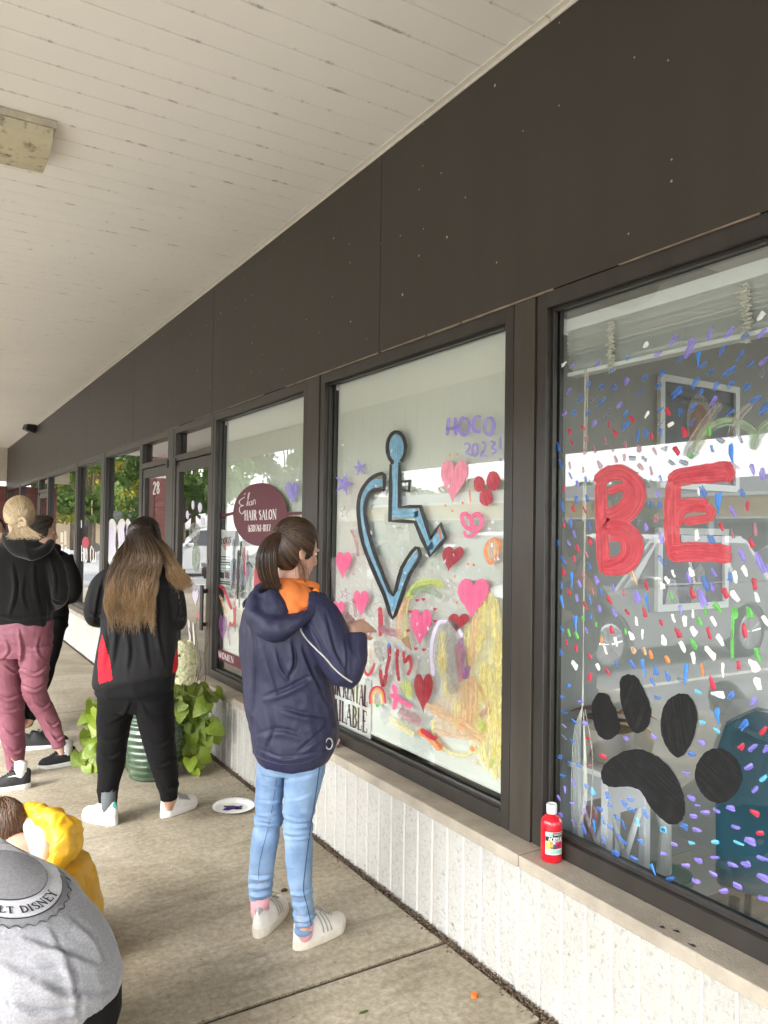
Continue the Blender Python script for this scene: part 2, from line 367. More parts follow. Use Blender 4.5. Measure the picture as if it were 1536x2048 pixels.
# outer edge of the canopy (seen in the glass): boarded fascia, block piers
of = thing('canopy_fascia', 'grey boarded fascia along the canopy outer edge', 'fascia')
brd = mat('weathered_board', (.42, .40, .36), .7, .15, 5)
for k in range(82):
    y0 = -4+.3*k
    zb = 2.40 if y0 < 10.4 else 3.02
    box('board', (-1.93, -1.885, y0+.004, y0+.296, zb, 3.62), brd, of)
piermat = mat('split_block_burgundy', (.17, .062, .052), .9, .25, 9, bump=1, bs=60, dist=.02)
piermat2 = mat('split_block_pale', (.5, .45, .38), .9, .2, 9, bump=1, bs=60, dist=.02)
mortar = mat('mortar', (.24, .2, .17), .95, .2, 30)
bmesh_cache = {}
def block_pier(label, x0, x1, y0, y1, z1, pale=None):
    t = thing('block_pier', label, 'pier', (x0, y0, -.1))
    box('core', (.012, x1-x0-.012, .012, y1-y0-.012, 0, z1+.1), mortar, t)
    cz = 0; row = 0
    while cz < z1+.05:
        hz = .194
        for ax, Ln in (('x', x1-x0), ('y', y1-y0)):
            n_ = max(1, round(Ln/.4)); wd = Ln/n_
            for k in range(n_):
                for side_ in (0, 1):
                    a, b = k*wd+.004, (k+1)*wd-.004
                    key = (ax, round(b-a, 3))
                    if key not in bmesh_cache:
                        q = MB()
                        if ax == 'x': q.box(0, b-a, 0, .03, 0, hz)
                        else: q.box(0, .03, 0, b-a, 0, hz)
                        me = q.me('block', bevel=.006, seg=1); bmesh_cache[key] = me
                    me = bmesh_cache[key]
                    if ax == 'x': loc = (a, (y1-y0)*side_-.015, cz)
                    else: loc = ((x1-x0)*side_-.015, a, cz)
                    o = bpy.data.objects.new('block', me)
                    if not me.materials: me.materials.append(piermat)
                    o.location = loc; link(o, t)
                    if pale is not None and row == pale: o.material_slots[0].link = 'OBJECT'; o.material_slots[0].material = piermat2
        cz += .2; row += 1
    return t
block_pier('burgundy split block pier at the far end of the sidewalk', .9, 1.893, 20.45, 20.85, 2.5)
box_ = box('end_board', (.6, 1.895, 20.452, 20.6, 2.602, 3.6), mat('cream_board', (.6, .55, .46), .7, .12, 6)); tag(box_, 'cream painted board above the far burgundy pier', 'board')
block_pier('burgundy block pier holding the canopy, mirrored at the salon shade edge', -2.35, -1.75, 10.7, 11.3, 2.9, 9)
block_pier('burgundy block pier with pale band, mirrored in the door numbered 28', -2.35, -1.75, 21.2, 22.9, 3.4, 15)
block_pier('burgundy block pier behind the photographer', -2.35, -1.75, -3.4, -2.8, 2.3, 9)

# ================================================================== windows
GX = 1.955
def frame_mesh(y0, y1, z0=.4705, z1=2.4345, wd=.047):
    f = MB(); i0, i1 = y0+wd, y1-wd
    f.box(1.905, 1.992, y0, i0, z0, z1); f.box(1.905, 1.992, i1, y1, z0, z1)
    f.box(1.9045, 1.992, i0, i1, z1-wd-.01, z1); f.box(1.903, 1.992, i0, i1, z0, z0+.058)
    s_ = .011                                          # glazing stops
    f.box(1.930, 1.948, i0, i0+s_, z0+.058, z1-wd-.01); f.box(1.930, 1.948, i1-s_, i1, z0+.058, z1-wd-.01)
    f.box(1.928, 1.948, i0+s_, i1-s_, z1-wd-.022, z1-wd-.01); f.box(1.926, 1.948, i0+s_, i1-s_, z0+.058, z0+.071)
    f.box(1.962, 1.980, i0, i0+s_, z0+.058, z1-wd-.01); f.box(1.962, 1.980, i1-s_, i1, z0+.058, z1-wd-.01)
    return f
def shop_window(label, y0, y1, group=None, mullion=None):
    t = thing('shop_window', label, 'window', (0, 0, 0), 0, group)
    frame_mesh(y0, y1).build('frame', MT['alu'], t, bevel=.0015, seg=1)
    g_ = MB(); zb, zt = .530, 2.378; g_.add([(GX, y0+.047, zb), (GX, y1-.047, zb), (GX, y1-.047, zt), (GX, y0+.047, zt)], [(0, 1, 2, 3)])
    g_.build('glass_pane', MT['glass'], t)
    return t
def mullion(a, b, label):
    q = MB(); q.box(1.900, 1.992, a+.010, b-.010, .4705, 2.4345); q.box(1.912, 1.98, a+.001, a+.010, .4705, 2.434); q.box(1.912, 1.98, b-.010, b-.001, .4705, 2.434)
    o = q.build('mullion', MT['alu2'], bevel=.001, seg=1); tag(o, label, 'mullion')
    return o
winP = shop_window('tall added shop window, unseen, behind the photographer', -1.25, .36)  # out of view; added so more daylight reaches the room behind BE
winA = shop_window('shop window painted with red BE, black paw and confetti dabs', .43, 2.06)
winB = shop_window('shaded salon window painted with wheelchair symbol and hearts', 2.19, 3.79)
winC = shop_window('shaded salon window with maroon oval hair salon decal', 3.96, 5.56)
winD = shop_window('shop window beside door 28 with pale painted rabbit ears', 7.715, 9.38)
winE = shop_window('shop window with white hoco lettering beyond the long haired girl', 9.54, 11.16)
winF = shop_window('shop window hung with paper notices behind the blonde girl', 11.25, 13.88)
winG = shop_window('far shop window left of the distant door', 15.0, 17.78)
winH = shop_window('farthest shop window beside the burgundy pier', 17.9, 20.4)
mullion(.36, .43, 'bronze mullion nearest the photographer'); mullion(2.06, 2.19, 'wide bronze mullion behind the red paint bottle')
mullion(3.79, 3.96, 'bronze mullion behind the ponytail girl'); mullion(9.38, 9.54, 'dark mullion right of the hoco lettering')
mullion(11.16, 11.25, 'slim mullion between the notices window and hoco window'); mullion(17.78, 17.9, 'thin far mullion near the burgundy pier')
for a, b, l_ in ((-4, -1.25, 'brown wall behind the photographer'), ):
    tag(box('storefront_wall', (1.905, 1.99, a, b, .4705, 2.434), MT['panel']), l_, 'wall')

def shop_door(label, y0, y1, hinge=1):
    t = thing('shop_door', label, 'door', (0, 0, 0))
    f = MB(); wd = .05; zt = 2.4345
    f.box(1.905, 1.992, y0, y0+wd, 0, zt); f.box(1.905, 1.992, y1-wd, y1, 0, zt)
    f.box(1.904, 1.992, y0+wd, y1-wd, zt-.055, zt); f.box(1.904, 1.992, y0+wd, y1-wd, 2.140, 2.19)
    f.box(1.93, 1.95, y0+wd, y0+wd+.012, 2.19, zt-.055); f.box(1.93, 1.95, y1-wd-.012, y1-wd, 2.19, zt-.055)
    f.build('frame', MT['alu2'], t, bevel=.0015, seg=1)
    q = MB(); q.add([(GX, y0+wd, 2.19), (GX, y1-wd, 2.19), (GX, y1-wd, zt-.055), (GX, y0+wd, zt-.055)], [(0, 1, 2, 3)]); q.build('transom_pane', MT['glass'], t)
    a, b = y0+wd+.004, y1-wd-.004
    lf = MB(); lf.box(1.915, 1.96, a, a+.075, .012, 2.133); lf.box(1.915, 1.96, b-.075, b, .012, 2.133); lf.box(1.9155, 1.9595, a+.075, b-.075, 2.045, 2.133); lf.box(1.9155, 1.9595, a+.075, b-.075, .012, .24)
    L = lf.build('leaf', MT['alu2'], t, bevel=.0015, seg=1)
    q = MB(); q.add([(1.938, a+.075, .24), (1.938, b-.075, .24), (1.938, b-.075, 2.045), (1.938, a+.075, 2.045)], [(0, 1, 2, 3)]); q.build('glass_pane', MT['glass'], L)
    hy = a+.037 if hinge > 0 else b-.037
    h = MB(); h.box(1.865, 1.878, hy-.030, hy+.030, .80, 1.14); h.box(1.878, 1.915, hy-.012, hy+.012, .83, .86); h.box(1.878, 1.915, hy-.012, hy+.012, 1.08, 1.11); h.build('pull_handle', MT['black'], L, bevel=.004)
    k = MB(); k.tube([(1.905, hy, 1.32), (1.916, hy, 1.32)], .019, 14); k.tube([(1.900, hy, 1.32), (1.906, hy, 1.32)], .010, 10); k.build('lock', MT['steel'], L)
    py_ = b if hinge > 0 else a
    pv = MB(); pv.box(1.895, 1.915, py_-.03, py_+.03, 2.10, 2.17); pv.build('pivot', MT['black'], L, bevel=.004)
    return t
doorA = shop_door('salon glass door beside the leafy planter', 5.57, 6.59)
doorB = shop_door('glass shop door with white number 28', 6.72, 7.71, -1)
doorC = shop_door('distant narrow glass door past the notices window', 13.89, 14.98)
tag(box('door_post', (1.902, 1.992, 6.592, 6.718, 0, 2.4345), MT['alu2'], bevel=.0015), 'bronze post between the two glass doors', 'post')

# ================================================================== rooms behind the glass
def room(y0, y1, x1, wall, floor, ceil, hz=2.75):
    struct(box('interior_floor', (1.995, x1, y0, y1, -.05, .01), floor)); struct(box('interior_ceiling', (2.061, x1, y0, y1, hz, hz+.05), ceil))
    struct(box('interior_wall_back', (x1, x1+.08, y0, y1, 0, hz+.1), wall))
struct(box('interior_floor', (1.995, 5.6, -4, 2.115, -.05, .01), MT['floor_in'])); struct(box('interior_ceiling', (2.061, 5.6, -4, 2.115, 2.75, 2.8), MT['ceil_in']))
for b_ in ((5.6, 5.68, -4, -3.4, 0, 2.85), (5.6, 5.68, 1.9, 2.115, 0, 2.85), (5.6, 5.68, -3.4, 1.9, 0, .25), (5.6, 5.68, -3.4, 1.9, 2.6, 2.85)): struct(box('interior_wall_back', b_, MT['wall_in']))
added_window = thing('rear_window', 'wide added rear window, unseen, lighting the painted shop', 'window'); MB().add([(5.64, -3.4, .25), (5.64, 1.9, .25), (5.64, 1.9, 2.6), (5.64, -3.4, 2.6)], [(0, 1, 2, 3)]).build('glass_pane', MT['glass'], added_window)  # added glazing, never in view: lets daylight in from the back
for yy in (-3.4, -1.65, .1, 1.85): MB().box(5.61, 5.67, yy, yy+.05, .25, 2.6).build('mullion', MT['alu'], added_window)
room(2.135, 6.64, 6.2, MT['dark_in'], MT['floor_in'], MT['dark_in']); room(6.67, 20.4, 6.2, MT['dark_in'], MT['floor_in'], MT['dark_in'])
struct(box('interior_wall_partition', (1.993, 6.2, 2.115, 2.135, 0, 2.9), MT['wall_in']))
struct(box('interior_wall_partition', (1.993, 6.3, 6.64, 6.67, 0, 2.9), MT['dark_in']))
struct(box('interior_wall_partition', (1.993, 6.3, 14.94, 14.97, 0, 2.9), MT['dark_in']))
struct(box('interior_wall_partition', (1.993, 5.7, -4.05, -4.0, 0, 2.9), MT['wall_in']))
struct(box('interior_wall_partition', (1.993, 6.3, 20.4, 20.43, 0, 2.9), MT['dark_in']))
# under-window inside faces
for a, b in ((-4, 5.62), (7.68, 13.9), (14.95, 20.4)): struct(box('interior_wall_apron', (1.9915, 2.01, a, b, .011, .475), MT['wall_in']))

# roller shades hang just behind the glass
def shade(label, y0, y1, zb):
    t = thing('roller_shade', label, 'window shade', (0, 0, 0))
    c = MB(); ny, nz = 14, 20; v = []
    for i in range(ny):
        for k in range(nz):
            y = y0+(y1-y0)*i/(ny-1); z = zb+(2.372-zb)*k/(nz-1); v.append((1.986+.0025*noise.noise((y*2, z*1.1, 3)), y, z))
    f = [(i*nz+k, i*nz+k+1, (i+1)*nz+k+1, (i+1)*nz+k) for i in range(ny-1) for k in range(nz-1)]
    c.add(v, f); c.build('cloth', MT['shade'], t, smooth=True)
    h = MB(); h.tube([(1.986, y0, zb+.010), (1.986, y1, zb+.010)], .011, 8, flat=.5); h.build('hem_bar', MT['shade'], t)
    r_ = MB(); r_.tube([(2.01, y0, 2.385), (2.01, y1, 2.385)], .022, 12); r_.build('roller', MT['white'], t)
    br = MB(); br.box(1.972, 2.03, y1+.001, y1+.010, 2.345, 2.40); br.build('bracket', MT['white'], t)
    ch = MB()
    for dx in (0, .02):
        for k in range(120):
            z = 2.36-k*.0105; ch.tube([(1.974+dx*.3, y1+.012+dx*.5, z), (1.974+dx*.3, y1+.012+dx*.5, z-.005)], .0022, 5)
    stuff(ch.build('bead_chain', MT['white'], t))
    w2 = MB(); w2.box(1.968, 1.978, y1+.006, y1+.030, 1.06, 1.12); w2.build('chain_weight', MT['white'], t, bevel=.004)
    return t
shade('pale roller shade behind the wheelchair symbol painting', 2.242, 3.728, .552)
shade('pale roller shade behind the maroon oval decal', 4.012, 5.498, .66)
# ================================================================== what the glass mirrors: car park, cars, shops opposite, trees
carglass = mat('car_glass', (.012, .014, .015), .05, .05, 2, spec=.9)
tyre_m = mat('tyre_rubber', (.018, .018, .018), .8, .1, 20); rim_m = flat('wheel_alloy', (.55, .55, .56), .3, metal=.9); lamp_m = flat('lamp_lens', (.6, .6, .58), .15); tail_m = flat('tail_lens', (.3, .01, .01), .2)
def arc(cx, cz, r, a0, a1, n=9): return [(cx+r*math.cos(R(a0+(a1-a0)*i/(n-1))), cz+r*math.sin(R(a0+(a1-a0)*i/(n-1)))) for i in range(n)]
def car(label, col, x, y, rz, suv=True, rough=.25):
    t = thing('parked_car', label, 'car', (x, y, -.135), rz, 'cars in the car park')
    paint = flat('car_paint', col, rough, metal=.3, coat=.6); hw = .92 if suv else .88
    bz = 1.02 if suv else .92; tz = 1.70 if suv else 1.45          # local x: 0 nose .. 4.6 tail
    low = [(.02, .40), (.0, .62), (.06, bz-.16), (1.15, bz), (4.45, bz+.03), (4.58, bz-.25), (4.6, .42), (4.45, .3)]
    low += arc(3.74, .34, .40, 0, 180) + [(3.30, .26), (1.36, .26)] + arc(.90, .34, .40, 0, 180)+[(.42, .28)]
    def prism(poly, w0, w1=None, z0=0, z1=1, mat_=paint, name='body', bev=.035):
        n_ = len(poly); v = []
        for s_ in (-1, 1):
            for (px_, pz) in poly:
                k = 0 if w1 is None else min(1, max(0, (pz-z0)/(z1-z0))); v.append((px_, s_*(w0+((w1 or w0)-w0)*k), pz))
        tri = tessellate_polygon([[Vector((a, b, 0)) for a, b in poly]])
        f = [tuple(q) for q in tri]+[tuple(n_+i for i in reversed(q)) for q in tri]+[(i, n_+i, n_+(i+1) % n_, (i+1) % n_) for i in range(n_)]
        me = mesh(name, v, f); bm = bmesh.new(); bm.from_mesh(me); bmesh.ops.recalc_face_normals(bm, faces=bm.faces[:])
        if bev:
            es = [e for e in bm.edges if len(e.link_faces) == 2 and e.calc_face_angle(0) > .9]
            bmesh.ops.bevel(bm, geom=es, offset=bev, segments=2, affect='EDGES', clamp_overlap=True)
        bm.to_mesh(me); bm.free(); return obj(name, me, mat_, t)
    body = prism(low, hw)
    gh = [(1.05, bz-.04), (1.95, tz-.06), (2.3, tz), (4.0 if suv else 3.3, tz-.01), (4.42 if suv else 4.05, bz)] if suv else [(1.15, bz-.04), (2.05, tz-.04), (2.5, tz), (3.2, tz-.03), (4.1, bz)]
    cab = prism(gh, hw-.03, hw-.22, bz, tz, paint, 'cabin', .05)
    wz0, wz1 = bz+.05, tz-.11
    def side_win(p):
        for s_ in (-1, 1):
            v = [(a, s_*(hw-.03-.19*(b-bz)/(tz-bz)+.004), b) for a, b in p]; me = mesh('side_window', v, [tuple(range(len(v))) if s_ > 0 else tuple(reversed(range(len(v))))]); obj('side_window', me, carglass, t)
    k = (tz-bz)
    side_win([(1.45, wz0), (2.02, wz1), (2.55, wz1+.02), (2.55, wz0)]); side_win([(2.63, wz0), (2.63, wz1+.02), (3.35, wz1+.01), (3.42, wz0)] if suv else [(2.63, wz0), (2.63, wz1+.01), (3.15, wz1-.01), (3.6, wz0)])
    if suv: side_win([(3.5, wz0), (3.45, wz1+.01), (3.95, wz1), (4.2, wz0)])
    g0, g1 = gh[0], gh[1]
    for nm, (a0, b0), (a1, b1), sg in (('windscreen', g0, g1, -1), ('rear_window', gh[-1], gh[-2], 1)):
        def P_(q, inset, w_): 
            px_ = a0+(a1-a0)*q; pz = b0+(b1-b0)*q; return px_+sg*.012, pz+.012
        x0, z0 = P_(.12, 0, 0); x1, z1 = P_(.9, 0, 0)
        v = [(x0, -hw+.13, z0), (x0, hw-.13, z0), (x1, hw-.27, z1), (x1, -hw+.27, z1)]; obj(nm, mesh(nm, v, [(0, 1, 2, 3)]), carglass, t)
    for wx in (.90, 3.74):
        for s_ in (-1, 1):
            q = MB(); q.lathe([(.20, -.11), (.335, -.11), (.36, -.07), (.36, .07), (.335, .11), (.20, .11)], 28); w1 = q.build('wheel', tyre_m, t, True, loc=(wx, s_*(hw-.10), .36), rot=(R(90), 0, 0))
            rm = MB(); rm.lathe([(.05, .095), (.05, .113), (.03, .12)], 12)
            for j in range(10):
                a = 2*math.pi*j/10; rm.tube([(.03*math.cos(a), .03*math.sin(a), .105), (.22*math.cos(a+.1*(-1)**j), .22*math.sin(a+.1*(-1)**j), .112)], .018, 5)
            rm.lathe([(.215, .06), (.25, .06), (.255, .112), (.22, .118)], 28); rm.build('rim', rim_m, w1, rot=(0, 0 if s_ < 0 else math.pi, 0))
    for s_ in (-1, 1):
        q = MB(); q.box(-.012, .10, min(s_*.5, s_*.86), max(s_*.5, s_*.86), .68, .80); q.build('headlight', lamp_m, t, bevel=.02)
        q = MB(); q.box(4.5, 4.612, min(s_*.6, s_*.88), max(s_*.6, s_*.88), .72, .95); q.build('tail_light', tail_m, t, bevel=.02)
        q = MB(); q.box(1.5, 1.68, min(s_*(hw-.02), s_*(hw+.16)), max(s_*(hw-.02), s_*(hw+.16)), bz+.02, bz+.15); q.build('mirror', paint, t, bevel=.03)
        for dx in (1.75, 2.7): q = MB(); q.box(dx+.62, dx+.80, min(s_*(hw-.01), s_*(hw+.025)), max(s_*(hw-.01), s_*(hw+.025)), bz-.14, bz-.11); q.build('door_handle', paint, t, bevel=.008)
    q = MB(); q.box(-.03, .04, -.62, .62, .42, .62); q.build('grille', tyre_m, t, bevel=.02)
    return t
sv = (.42, .43, .43)
for L_, c_, x_, y_, rz_, s_ in (
  ('silver grey suv parked nose-in, mirrored behind the BE letters', sv, -2.40, 7.42, math.pi, True),
  ('black suv parked just past the silver suv', (.012, .012, .013), -2.6, 10.2, math.pi, True),
  ('white sedan parked beyond the black suv', (.7, .7, .69), -2.5, 12.95, math.pi, False),
  ('dark blue sedan near the burgundy pier', (.03, .05, .12), -2.5, 18.5, math.pi, False),
  ('white suv farthest along the kerb', (.68, .68, .66), -2.6, 26.7, math.pi, True),
  ('pale grey sedan in the second parking row', (.5, .5, .5), -18.9, 11.6, 0, False),
  ('charcoal suv in the second parking row', (.05, .05, .052), -19.2, 17.0, 0, True),
  ('white hatch-backed suv in the second parking row', (.7, .7, .7), -19.0, 22.5, 0, True),
  ('red sedan in the second parking row', (.25, .02, .02), -19.0, 28.0, 0, False),
  ('silver sedan in the second parking row', sv, -19.0, 36.2, 0, False)):
    car(L_, c_, x_, y_, rz_, s_)
# long tan shop block across the car park
tb = thing('shop_block', 'long tan stucco shop block across the car park', 'building', (-46, 0, -.135))
MB().box(-12, -.3, -40, 110, 0, 3.0).build('wall', mat('grey_storefront', (.18, .18, .18), .6, .3, .4), tb)
MB().box(-12, 0, -40, 110, 3.0, 4.5).build('sign_band', mat('tan_stucco', (.52, .36, .17), .85, .08, 2), tb)
MB().box(-12.3, .25, -40.2, 110.2, 4.501, 4.75).build('cornice', MT['white'], tb); MB().box(-12.2, .18, -40.1, 110.1, 2.86, 2.999).build('band', MT['white'], tb)
MB().add([(.2, -40, 4.76), (.2, 110, 4.76), (-6, 110, 6.3), (-6, -40, 6.3), (-12, -40, 4.76), (-12, 110, 4.76)], [(0, 1, 2, 3), (3, 2, 5, 4)]).build('roof', mat('grey_shingle', (.2, .2, .2), .9, .2, 3), tb)
for k in range(30):
    y0 = -36+k*4.8
    MB().box(-.30, -.27, y0, y0+3.4, .4, 2.6).build('window', carglass, tb); 
    if k % 3 == 0: MB().box(-.02, .06, y0-.9, y0-.5, 0, 2.86).build('column', MT['white'], tb)
# pale brick block that closes the row at the far end
eb = thing('brick_block', 'pale yellow brick shop block at the far end', 'building', (-3.4, 64, -.135))
MB().box(-9, 0, 0, 26, 0, 4.2).build('wall', mat('pale_brick', (.50, .38, .25), .9, .3, 16, stretch=(1, 1, 4)), eb); MB().box(-9.2, .2, -.2, 26.2, 4.201, 4.5).build('cornice', MT['white'], eb)
for k in range(5): MB().box(.003, .04, 2+5*k, 5+5*k, .6, 2.7).build('window', carglass, eb)
for k in range(3): MB().box(-8+3*k, -6.2+3*k, -.04, -.003, .6, 2.7).build('window', carglass, eb)
for i_, (x, y) in enumerate(((-12, 33), (-13.5, 33), (-30, 14))):
    q = thing('lamp_post', ['white lamp post nearer the block pier', 'white lamp post beside its twin in the planting strip', 'tall white lamp post out in the car park'][i_], 'lamp post', (x, y, -.135))
    MB().tube([(0, 0, 0), (0, 0, 7)], [.09, .06], 10).build('pole', MT['white'], q); MB().box(-.3, .3, -.12, .12, 7.0, 7.12).build('lamp_head', MT['white'], q)
# trees
def leaf_mat(name, a, b):
    m, n, l, bs = newmat(name); oi = N(n, 'Attribute', attribute_name='tint'); r = ramp(n, [(0, a), (1, b)]); l.new(oi.outputs['Fac'], r.inputs[0]); l.new(r.outputs[0], bs.inputs['Base Color'])
    bs.inputs['Roughness'].default_value = .55; bs.inputs['Specular IOR Level'].default_value = .3
    tr_ = N(n, 'BsdfTranslucent'); l.new(r.outputs[0], tr_.inputs[0]); mx = N(n, 'MixShader'); mx.inputs[0].default_value = .35
    l.new(bs.outputs[0], mx.inputs[1]); l.new(tr_.outputs[0], mx.inputs[2]); l.new(mx.outputs[0], n['Material Output'].inputs[0]); return m
def crown_mesh(h, rad, nleaf, ls, seed):
    g_ = np.random.default_rng(seed); nc = 26; C = []
    for _ in range(nc):
        a = g_.uniform(0, 6.28); zz = g_.uniform(.32, .98); rr = rad*math.sqrt(g_.uniform(.05, 1))*math.sin(math.pi*min(1, (zz-.2)/.85))**.6
        C.append((rr*math.cos(a), rr*math.sin(a), h*zz, rad*g_.uniform(.22, .42), g_.uniform(0, 1)))
    C = np.array(C); idx = g_.integers(0, nc, nleaf); d = g_.normal(size=(nleaf, 3)); d /= np.linalg.norm(d, axis=1)[:, None]
    P = C[idx, :3]+d*(C[idx, 3]*g_.uniform(.45, 1.05, nleaf))[:, None]*np.array([1, 1, .7])
    u = g_.normal(size=(nleaf, 3)); u /= np.linalg.norm(u, axis=1)[:, None]; w_ = np.cross(u, d); w_ /= (np.linalg.norm(w_, axis=1)[:, None]+1e-9)
    s_ = ls*g_.uniform(.6, 1.3, nleaf)[:, None]
    V = np.stack([P+u*s_, P+w_*s_*.6, P-u*s_*.7, P-w_*s_*.6], 1).reshape(-1, 3)
    me = bpy.data.meshes.new('crown'); me.vertices.add(len(V)); me.vertices.foreach_set('co', V.ravel()); me.loops.add(nleaf*4); me.loops.foreach_set('vertex_index', np.arange(nleaf*4)); me.polygons.add(nleaf)
    me.polygons.foreach_set('loop_start', np.arange(nleaf)*4); me.polygons.foreach_set('loop_total', np.full(nleaf, 4)); me.update()
    at_ = me.attributes.new('tint', 'FLOAT', 'FACE'); at_.data.foreach_set('value', np.clip(C[idx, 4]*.7+g_.uniform(0, .3, nleaf), 0, 1)); return me, C
bark = mat('bark', (.11, .08, .055), .95, .3, 8, bump=1, bs=25, dist=.03)
green = leaf_mat('green_leaves', (.035, .075, .012), (.11, .18, .03)); yellow = leaf_mat('turning_leaves', (.16, .20, .02), (.42, .34, .03)); deep = leaf_mat('deep_leaves', (.02, .045, .012), (.07, .11, .03))
CM = {k: crown_mesh(*k) for k in ((7.5, 2.6, 5200, .16, 1), (9, 3.4, 6000, .2, 2), (6, 2.2, 4200, .14, 3))}
def tree(label, x, y, key, lm, s_=1, rz=0):
    h, rad = key[:2]; me, C = CM[key]; t = thing('tree', label, 'tree', (x, y, -.135), rz, 'trees round the car park'); t.scale = (s_,)*3
    q = MB(); q.tube([(0, 0, 0), (.05, .03, h*.25), (0, .1, h*.5), (.1, 0, h*.8)], [h*.022, h*.017, h*.012, h*.004], 9)
    for c_ in C[:16]: q.tube([(.03, .05, h*.3), (c_[0]*.5, c_[1]*.5, h*.3+(c_[2]-h*.3)*.6), tuple(c_[:3])], [h*.009, h*.006, h*.002], 5)
    q.build('trunk', bark, t, smooth=True); o = bpy.data.objects.new('crown', me.copy()); o.data.materials.append(lm); link(o, t); return t
K = list(CM)
for L_, x, y, k, lm, s_ in (('green tree mirrored in the salon door', -4.0, 26.0, 2, green, 1.0), ('green street tree by the burgundy pier', -9.5, 42, 0, green, 1.1), ('yellow turning tree mirrored beside door 28', -6.8, 47, 1, yellow, 1.0),
   ('smaller yellow tree left of the big turning tree', -3.9, 41, 2, yellow, 1.0), ('tall dark tree behind the turning trees', -9.5, 60, 1, deep, 1.4), ('dark tree over the second parking row', -24, 52, 1, deep, 1.2), ('slim green tree mirrored by the hoco lettering', -3.0, 37, 0, green, .9), ('green tree before the pale brick block', -5.4, 56, 1, green, .8),
   ('round green tree at the planting strip', -14, 36, 2, green, 1.0), ('small green tree standing before the tan block', -40, 38, 2, green, .9), ('broad dark tree at the end of the tan block', -30, 75, 1, deep, 1.5)):
    tree(L_, x, y, K[k], lm, s_, random.random()*6)
for i in range(40):
    tree('dark tree of the wood rising behind the tan shop block', -62-random.uniform(0, 10), -20+i*3.4+random.uniform(-2, 2), K[1], deep, random.uniform(.7, 1.0), random.random()*6)['group'] = 'wood behind the tan block'
# ================================================================== paint on the glass
PX = GX-.0006
def paint_mat(name, col, op=.9, streak=.5, dark=.75, rough=.38, edge=(.0, .30), spec=.5, lift=.06):
    m, n, l, b = newmat(name); uv = N(n, 'UVMap').outputs[0]; mp = N(n, 'Mapping'); mp.inputs['Scale'].default_value = (7, 150, 1); l.new(uv, mp.inputs[0])
    t = N(n, 'TexNoise', i_Scale=1, i_Detail=4, i_Roughness=.6); l.new(mp.outputs[0], t.inputs[0])
    mp2 = N(n, 'Mapping'); mp2.inputs['Scale'].default_value = (30, 30, 1); l.new(uv, mp2.inputs[0]); t2 = N(n, 'TexNoise', i_Scale=1, i_Detail=2); l.new(mp2.outputs[0], t2.inputs[0])
    h = mathn(n, l, 'ADD', mathn(n, l, 'MULTIPLY', t.outputs[0], .7), mathn(n, l, 'MULTIPLY', t2.outputs[0], .3))
    r = ramp(n, [(.32, mul(col, dark)), (.5, col), (.66, tuple(min(1, c*1.05+lift) for c in col))]); l.new(h, r.inputs[0]); l.new(r.outputs[0], b.inputs['Base Color'])
    b.inputs['Roughness'].default_value = rough; b.inputs['Specular IOR Level'].default_value = spec
    a = ramp(n, [(.36, (max(0, op-streak),)*3), (.60, (min(1, op+.12),)*3)]); l.new(h, a.inputs[0])
    bp = N(n, 'Bump', i_Strength=.5, i_Distance=.002); l.new(h, bp.inputs['Height']); l.new(bp.outputs[0], b.inputs['Normal'])
    ed = N(n, 'UVMap', uv_map='Edge'); sx = N(n, 'SeparateXYZ'); l.new(ed.outputs[0], sx.inputs[0]); e_ = mathn(n, l, 'MULTIPLY', mathn(n, l, 'MINIMUM', sx.outputs[1], mathn(n, l, 'SUBTRACT', 1.0, sx.outputs[1])), 2.0)
    er = ramp(n, [(edge[0], (0, 0, 0)), (edge[1], (1, 1, 1))]); l.new(mathn(n, l, 'ADD', e_, mathn(n, l, 'MULTIPLY', mathn(n, l, 'SUBTRACT', t.outputs[0], .5), .7)), er.inputs[0])
    tr_ = N(n, 'BsdfTransparent'); mx = N(n, 'MixShader'); l.new(mathn(n, l, 'MULTIPLY', a.outputs[0], er.outputs[0]), mx.inputs[0]); l.new(tr_.outputs[0], mx.inputs[1]); l.new(b.outputs[0], mx.inputs[2]); l.new(mx.outputs[0], n['Material Output'].inputs[0]); return m
